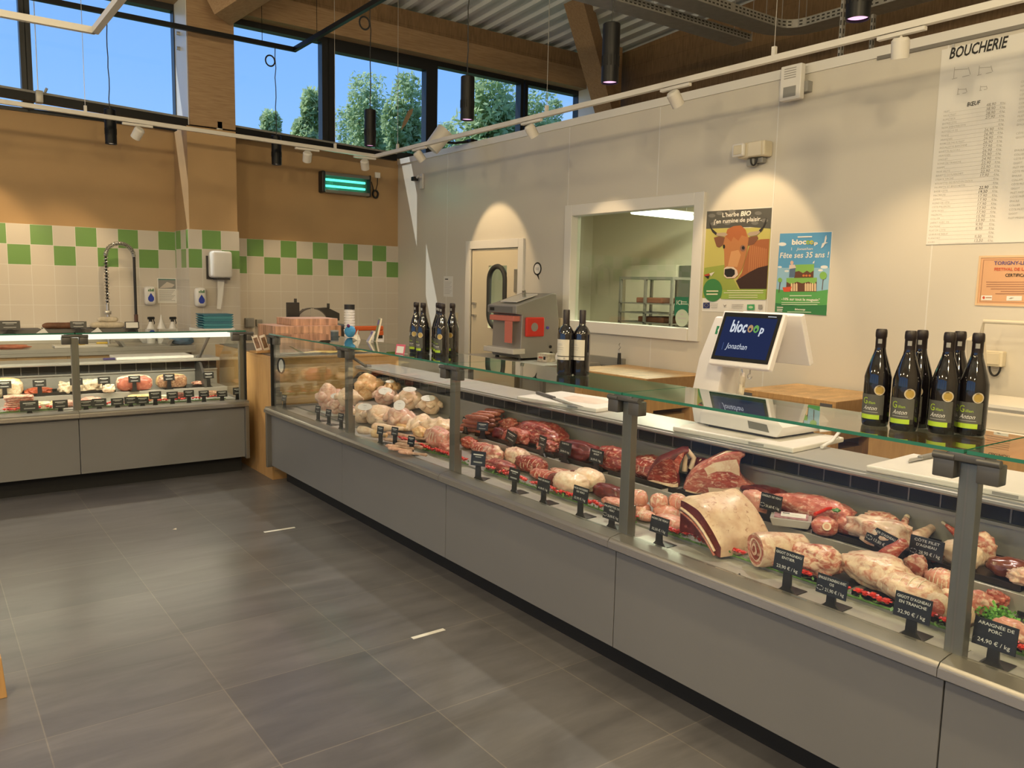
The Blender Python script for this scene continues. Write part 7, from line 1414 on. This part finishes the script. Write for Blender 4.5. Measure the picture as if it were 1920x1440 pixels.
# ---------------- flower strips
STEMG = mat('leaf_green', (.12, .26, .06), .5, var=.4, vscale=50); FLW = mat('blossom_red', (.62, .035, .022), .4, var=.3, vscale=40)
def garland(x0, y0, x1, y1, label, dense=1.0, leafc=True, seed=1):
    p0, p1 = Vector((x0, y0, 0)), Vector((x1, y1, 0)); l = (p1-p0).length; d = (p1-p0).normalized(); t = thing('flower_strip', label, 'decoration', (x0, y0, ZL+.0002), 0, 'red flower strips along the counters'); rn = random.Random(seed); s = d.cross(Vector((0, 0, 1)))
    b = MB(); b.tube([(0, 0, .004), d*l+Vector((0, 0, .004))], .004, STEMG, 6)
    for k in range(int(l*150)):
        u = Vector((rn.gauss(0, 1), rn.gauss(0, 1), rn.gauss(0, .6))).normalized()*rn.uniform(.007, .013); c = d*rn.uniform(0, l)+s*rn.uniform(-.020, .020)+Vector((0, 0, rn.uniform(.003, .016)+abs(u.z))); v = u.cross(Vector((0, 0, 1))).normalized()*u.length*.5; b.poly([c-u, c+v, c+u, c-v], STEMG)
    b.build('leaf_strip', t); b = MB(); k = 0.0; gap = 0
    while k < l:
        gap += 1
        if gap % 6 != 0:
            c = d*k+s*rn.uniform(-.006, .006)+Vector((0, 0, rn.uniform(.022, .032))); r = rn.uniform(.013, .018)
            for q in range(6): a = 2*PI*q/6+rn.random(); o = Vector((math.cos(a), math.sin(a), 0)); b.poly([c, c+o*r+Vector((0, 0, .004))+Vector((-o.y, o.x, 0))*r*.45, c+o*r*1.15+Vector((0, 0, .001)), c+o*r+Vector((0, 0, .004))-Vector((-o.y, o.x, 0))*r*.45], FLW)
            b.blob(c, (r*.6, r*.6, r*.6), FLW, 1, .2, 3, 1)
        k += rn.uniform(.019, .026)/dense
    kind(b.build('blossoms', t)); return t
for a, c, lab, sd in ((4.40, 3.62, 'red flower strip left of the second glass post', 1), (3.46, 2.33, 'red flower strip along the beef, between the second and third glass posts', 2), (2.15, 1.03, 'red flower strip along the veal and lamb, between the third and fourth glass posts', 3), (.90, .25, 'red flower strip right of the fourth glass post', 4)): garland(2.405, a, 2.405, c, lab, seed=sd)
garland(-.33, 6.745, .86, 6.745, 'red flower strip in the left module of the delicatessen counter', seed=5); garland(.97, 6.745, 2.05, 6.745, 'red flower strip in the right module of the delicatessen counter', seed=6)
# ---------------- price tags of the meat counter
def ytag(px, x=2.275, z=ZD+.03):
    lo, hi = .2, 8
    for _ in range(50):
        m_ = (lo+hi)/2
        if project((x, m_, z))[0] > px: lo = m_
        else: hi = m_
    return lo
sm = dict(w=.058, h=.052, stem=.062)
for px, lab in ((534, 'lone small black price tag by the far end glass'), (597, 'small black price tag leftmost before the poultry'), (617, 'small black price tag second before the poultry'), (640, 'small black price tag just left of the first glass post'), (714, 'small black price tag first right of the first glass post'), (741, 'tall small black price tag before the thin poultry necks'), (772, 'small black price tag at the start of the red flowers')): price_tag((2.285, ytag(px, 2.285, ZD+.05), ZD+.0005), RIGHT, None, '', lab, yaw=.25, **({**sm, 'stem': .085} if px == 741 else sm))
TG_ = [(897, None, '', 'tall black price tag right of the second glass post', dict(w=.085, h=.075, stem=.075, leaf=False, yaw=.45)),
 (965, None, '', 'small black price tag before the bavette', dict(w=.085, h=.062, stem=.06)), (1020, ['FILET DE BOEUF'], '41,90 € / kg', 'black price tag reading beef fillet', dict(w=.09, h=.062, stem=.058)),
 (1089, ['NOIX PATISSIERE', 'DE VEAU'], '32,90 € / kg', 'black price tag reading veal topside roast, two lines', dict(w=.098, h=.068, stem=.068)), (1148, ['PAUPIETTES DE', 'VEAU'], '26,90 € / kg', 'black price tag reading veal parcels, half behind the glass post', dict(w=.10, h=.064, stem=.038, leaf=True)),
 (1237, ['NOIX DE VEAU'], '32,50 € / kg', 'black price tag reading veal topside', dict(w=.095, h=.066, stem=.05)), (1477, ["GIGOT D'AGNEAU", 'ENTIER'], '23,90 € / kg', 'black price tag reading whole leg of lamb', dict(w=.108, h=.074, stem=.068)),
 (1560, ["EPAULE D'AGNEAU AVEC", 'OS'], '21,90 € / kg', 'black price tag reading lamb shoulder on the bone', dict(w=.105, h=.062, stem=.042, leaf=True)), (1710, ["GIGOT D'AGNEAU", 'EN TRANCHE'], '32,90 € / kg', 'black price tag reading sliced leg of lamb', dict(w=.108, h=.072, stem=.055)), (1864, ['ARAIGNÉE DE', 'PORC'], '24,90 € / kg', 'nearest black price tag, reading pork spider steak', dict(w=.11, h=.075, stem=.052))]
for px, ln, pr, lab, kw in TG_: price_tag((2.28, ytag(px, 2.28, ZD+.05), ZD+.0005), RIGHT, ln, pr, lab, **kw)
def back_tag(px, py, x, z, ln, pr, lab, **kw):
    p = onx(px, py, x); price_tag((x, p.y, z), RIGHT, ln, pr, lab, bp=.010, **kw)
zc = ZU+.0005
ZC = zc+.02
back_tag(1445, 968, 2.722, zc, ['ONGLET DE VEAU'], '31,60 € / kg', 'black price tag reading veal skirt, beside the wrapped pack', w=.10, h=.066, stem=.048, leaf=True)
back_tag(1648, 1028, 2.722, zc, ["COLLIER D'AGNEAU"], '13,80 € / kg', 'tilted black price tag reading lamb neck', w=.11, h=.062, stem=.025, leaf=True, roll=.22)
back_tag(1735, 1060, 2.722, zc, ['CÔTE FILET', "D'AGNEAU"], '28,90 € / kg', 'grey lit price tag reading lamb loin chops', w=.115, h=.07, stem=.03, leaf=True)
back_tag(1060, 872, 2.722, zc, ['ROMSTECK'], '29,90 € / kg', 'black price tag reading rump steak', w=.095, h=.066, stem=.045); back_tag(1118, 890, 2.722, zc, ['TRANCHE DE', 'BOEUF'], '26,90 € / kg', 'black price tag reading beef slice', w=.10, h=.068, stem=.045)
back_tag(1018, 846, 2.722, zc, None, '', 'grey upright price tag before the flat beef slice', w=.085, h=.062, stem=.05, yaw=-.2); back_tag(958, 832, 2.722, zc, None, '', 'tilted black price tag before the dark heart', w=.10, h=.06, stem=.03, roll=.2); back_tag(905, 818, 2.722, zc, None, '', 'black price tag before the red sausages', w=.075, h=.05, stem=.05, yaw=.5)
back_tag(934, 800, 2.98, Z2+.0, None, '', 'grey price tag standing in the sausage pile', w=.10, h=.075, stem=.05); back_tag(873, 800, 2.722, zc, None, '', 'price tag half hidden by the second glass post', w=.06, h=.055, stem=.05); back_tag(846, 802, 2.722, zc, None, '', 'tilted price tag at the right end of the poultry', w=.07, h=.05, stem=.03, roll=.4, yaw=.3)
# ================================================================ left counter
def lx(px, py, y): p = ony(px, py, y); return p.x
def lfit(nm, label, cat, cx, w, yc, z, H, D, m, **kw):
    x0, x1 = lx(cx-w/2, 740, yc), lx(cx+w/2, 740, yc); t = thing(nm, label, cat, ((x0+x1)/2, yc, z), 0); b = MB(); b.blob((0, 0, H/2*.92), ((x1-x0)/2, D/2, H/2), M[m], cx % 29, kw.get('amp', .08), kw.get('freq', 2.2), 4, kw.get('p', .7), .92, 0, 0, .02); b.build('flesh', t, smooth=180)
    if kw.get('rim'): b = MB(); b.blob((0, .006, H/2*.94), ((x1-x0)/2*1.03, D/2*.96, H/2*1.06), M[kw['rim']], 3, .05, 2, 4, .6, .886); b.build('rind', t, smooth=180)
    return t
LT = 'black trays in the delicatessen counter'
for x0, x1, l in ((-.30, .10, 'under the cheese topped terrine'), (.62, .98, 'under the red sausage slices'), (1.0, 1.28, 'tilted under the breaded pieces'), (1.82, 2.02, 'under the sliced raw ham')): tray_at(x0, x1, 7.09, 7.33, ZU, 'black tray '+l, LT)
zt_ = ZU+.0035
lfit('terrine', 'large terrine with a pale rind at the left edge', 'charcuterie', 12, 62, 7.17, zt_, .14, .16, 'cream', rim='cheese', p=.55, amp=.04)
lfit('sausage_slices', 'red sliced sausage behind the second tag', 'charcuterie', 72, 52, 7.17, zt_, .06, .14, 'chorizo', amp=.16)
lfit('breaded_piece', 'orange topped pale piece left of the thin glass post', 'charcuterie', 124, 32, 7.14, zt_, .10, .12, 'cream', amp=.18); lfit('breaded_piece', 'pale creamy mound right of the thin glass post', 'charcuterie', 172, 46, 7.16, ZU+.001, .12, .14, 'cream', amp=.2); lfit('breaded_piece', 'small pale knuckle piece left of the big ham', 'charcuterie', 204, 26, 7.05, ZU+.001, .075, .07, 'skin', amp=.15)
lfit('cured_ham', 'big cured ham with an orange fat rim', 'charcuterie', 252, 72, 7.14, ZU+.001, .135, .16, 'ham', rim='fat', p=.55, amp=.05); lfit('terrine', 'layered terrine in a pale crust right of the big ham', 'charcuterie', 322, 62, 7.16, ZU+.001, .125, .16, 'pate', rim='cheese', p=.5, amp=.04); lfit('sliced_ham', 'flat sliced raw ham near the right end of the short counter', 'charcuterie', 378, 36, 7.18, zt_, .04, .12, 'bacon', amp=.16)
for k in range(7):
    x0, x1 = lx(8, 750, 6.86), lx(64, 750, 6.86); t = thing('bacon_slice', 'slice of streaky bacon, %s in the stack at the left' % ['lowest', 'second', 'third', 'fourth', 'fifth', 'sixth', 'topmost'][k], 'charcuterie', ((x0+x1)/2+.006*math.sin(k*2), 6.86, ZL+.001+k*.0155), .03*math.sin(k*3), 'stacked bacon slices'); b = MB(); b.blob((0, 0, .0065), ((x1-x0)/2, .075, .0085), M['bacon'], k, .08, 2, 3, .5, .8); b.build('flesh', t, smooth=180)
lfit('salad', 'yellow and pale mixed salad tub beside the bacon', 'charcuterie', 86, 34, 6.86, ZL+.001, .06, .13, 'cream', amp=.15); lfit('cheese_block', 'yellow block behind the fourth front tag', 'charcuterie', 100, 20, 6.88, ZL+.001, .055, .10, 'cheese', p=.5); lfit('pate_slice', 'yellow cream slab in front of the big ham', 'charcuterie', 262, 46, 6.90, ZL+.001, .06, .10, 'cheese', p=.5, amp=.05); lfit('garlic_sausage', 'pale folded slices by the middle front tags', 'charcuterie', 170, 40, 6.88, ZL+.001, .06, .12, 'vealp', amp=.16); lfit('white_pudding', 'white crumbly piece right of the tall front tag', 'charcuterie', 303, 26, 6.84, ZL+.001, .05, .08, 'cream', amp=.2); lfit('black_pudding', 'dark pudding piece behind the right front tags', 'charcuterie', 335, 34, 6.90, ZL+.001, .055, .10, 'kidney'); lfit('sliced_ham', 'rosy ham slices left of the thin glass post', 'charcuterie', 128, 24, 6.88, ZL+.001, .05, .10, 'vealp', amp=.12); lfit('pate_slice', 'brown pate piece behind the last front tags', 'charcuterie', 395, 34, 6.95, ZL+.001, .05, .10, 'pate')
LTG = [(54, 700+28, .115, .075, .03), (112, 0, .098, .06, .036), (160, 0, .098, .05, .034), (185, 0, .098, .06, .03), (219, 0, .09, .055, .03), (244, 0, .09, .055, .035), (266, 0, .09, .055, .03), (290, 0, .09, .06, .06), (322, 0, .085, .055, .055), (353, 0, .08, .055, .06), (381, 0, .08, .05, .055), (415, 0, .085, .05, .045), (444, 0, .075, .06, .055)]
ordn = ['first', 'second', 'third', 'fourth', 'fifth', 'sixth', 'seventh', 'eighth', 'ninth', 'tenth', 'eleventh', 'twelfth', 'rightmost']
for k, (px, _, w, h, st) in enumerate(LTG): price_tag((lx(px, 755, 6.64), 6.62, ZD+.0005), 0, None, '', '%s black price tag in the front row of the short counter%s' % (ordn[k], ', counted from the left' if k < 12 else ''), w=w, h=h, stem=st, group=LGR)
for px, y, z, lab in ((8, 7.075, ZU+.0005, 'black price tag stuck in the terrine at the left edge'), (74, 7.075, ZU+.0005, 'grey price tag before the red sausage slices'), (143, 7.06, ZU+.0005, 'grey price tag behind the thin glass post'), (195, 7.07, ZU+.0005, 'grey price tag before the creamy mound'), (252, 7.045, ZU+.0005, 'grey price tag on the front of the big ham'), (317, 7.06, ZU+.0005, 'grey price tag on the front of the layered terrine'), (391, 7.07, ZU+.0005, 'grey price tag over the sliced raw ham')): price_tag((lx(px, 720, y), y, z), 0, None, '', lab, w=.09, h=.055, stem=.075, group=LGR)
# ---------------- floor marks
for (a, c, lab) in (((495, 998), (553, 989), 'white tape line on the floor, farther one'), ((773, 1197), (833, 1180), 'white tape line on the floor, nearer one')):
    p0, p1 = onz(*a, 0), onz(*c, 0); d = p1-p0; b = MB(); b.box(0, d.length, -.012, .012, .0002, .0012, PAPER); tag(b.build('floor_tape', loc=(p0.x, p0.y, 0), rz=math.atan2(d.y, d.x)), lab, 'tape', 'white tape lines on the floor')
p = onz(327, 993, 0); b = MB(); b.poly([(-.012, 0, .003), (.01, -.012, .002), (.014, .008, .006)], PAPERC); tag(b.build('paper_scrap', loc=(p.x, p.y, .0)), 'tiny paper scrap on the floor', 'litter')
p = onz(12, 1300, 0); t = thing('wooden_post', 'edge of a light wooden stand at the left border', 'stand', (p.x-.12, p.y, 0)); 
b = MB(); P0 = onz(14, 1308, 0)-Vector((p.x-.12, p.y, 0)); b.prism([(P0.x-.08, 0), (P0.x, 0), (P0.x-.012, .16), (P0.x-.10, .16)], P0.y, P0.y+.05, OAKS, 'y', .003); b.build('foot', t)
# ================================================================ settle the food: nudge pieces that cut into one another
from mathutils.bvhtree import BVHTree
FOOD = [o for o in COL.objects if o.parent is None and o.get('category') in ('poultry', 'meat', 'sausage', 'charcuterie', 'herb', 'pack') and not o.name.startswith(('beef_rib', 'rib_roast', 'rolled_breast', 'raw_cut'))]
FIXED = [o for o in COL.objects if o.parent is None and (o.name.startswith(('beef_rib', 'rib_roast', 'rolled_breast')) or o.get('category') in ('display counter', 'decoration', 'price tag', 'pepper', 'pad') or (o.get('category') == 'tray' and 'counter' in o.get('group', '')))]
def bvh(o):
    V, F = [], []
    for c in o.children:
        if c.type != 'MESH' or c.name.startswith(('top_glass', 'front_glass')): continue
        n = len(V); mw = c.matrix_world; V += [mw @ v.co for v in c.data.vertices]; F += [[n+i for i in p.vertices] for p in c.data.polygons]
    if not V: return None
    lo = Vector([min(v[i] for v in V) for i in range(3)]); hi = Vector([max(v[i] for v in V) for i in range(3)]); return BVHTree.FromPolygons(V, F), lo, hi
bpy.context.view_layer.update()
fx = [(o, bvh(o)) for o in FIXED]; fx = [q for q in fx if q[1]]
near = lambda a, b: all(a[1][i] <= b[2][i] and b[1][i] <= a[2][i] for i in range(3))
tree_of = {o.name: bvh(o) for o in FOOD}; dirty = set()
for it in range(14):
    moved = set(); mv = {}
    for i, o in enumerate(FOOD):
        A_ = tree_of[o.name]
        if not A_: continue
        for p in FOOD[i+1:]:
            B_ = tree_of[p.name]
            if B_ and near(A_, B_) and A_[0].overlap(B_[0]):
                d = (A_[1]+A_[2]-B_[1]-B_[2])/2; zz_ = abs(d.z) > .6*max(A_[2].z-A_[1].z, B_[2].z-B_[1].z)*.8; d.z = 0; d = d.normalized() if d.length > 1e-4 else Vector((0, 1, 0))
                d.x *= .35; st = 0 if zz_ else .0028
                for q, sg in ((o, 1), (p, -1)): m_ = mv.setdefault(q.name, [Vector((0, 0, 0)), 1.0]); m_[0] += d*sg*st; m_[1] *= .990
        for p, B_ in fx:
            if near(A_, B_) and A_[0].overlap(B_[0]):
                m_ = mv.setdefault(o.name, [Vector((0, 0, 0)), 1.0]); m_[1] *= .975
                if p.get('category') in ('display counter', 'decoration'):
                    left = o.location.y > 6.4; ax = 1 if left else 0; c = (A_[1][ax]+A_[2][ax])/2; base = 6.55 if left else 2.22; mid = base+(.65 if A_[1].z > ZU-.004 else .345); m_[0][ax] += max(-.004, min(.004, mid-c))
                    if A_[1].z < (ZU if A_[1].z > ZU-.02 else ZL)+.0003: m_[0].z += .0008
                else:
                    m_[0].z += .0004
    if not mv: break
    for o in FOOD:
        if o.name in mv:
            d, k = mv[o.name]; o.location += d; o.scale *= max(.94, k)
            if o.scale.x < .88: o.scale = (.88, .88, .88)
    bpy.context.view_layer.update()
    for n_ in mv: tree_of[n_] = bvh(bpy.data.objects[n_])
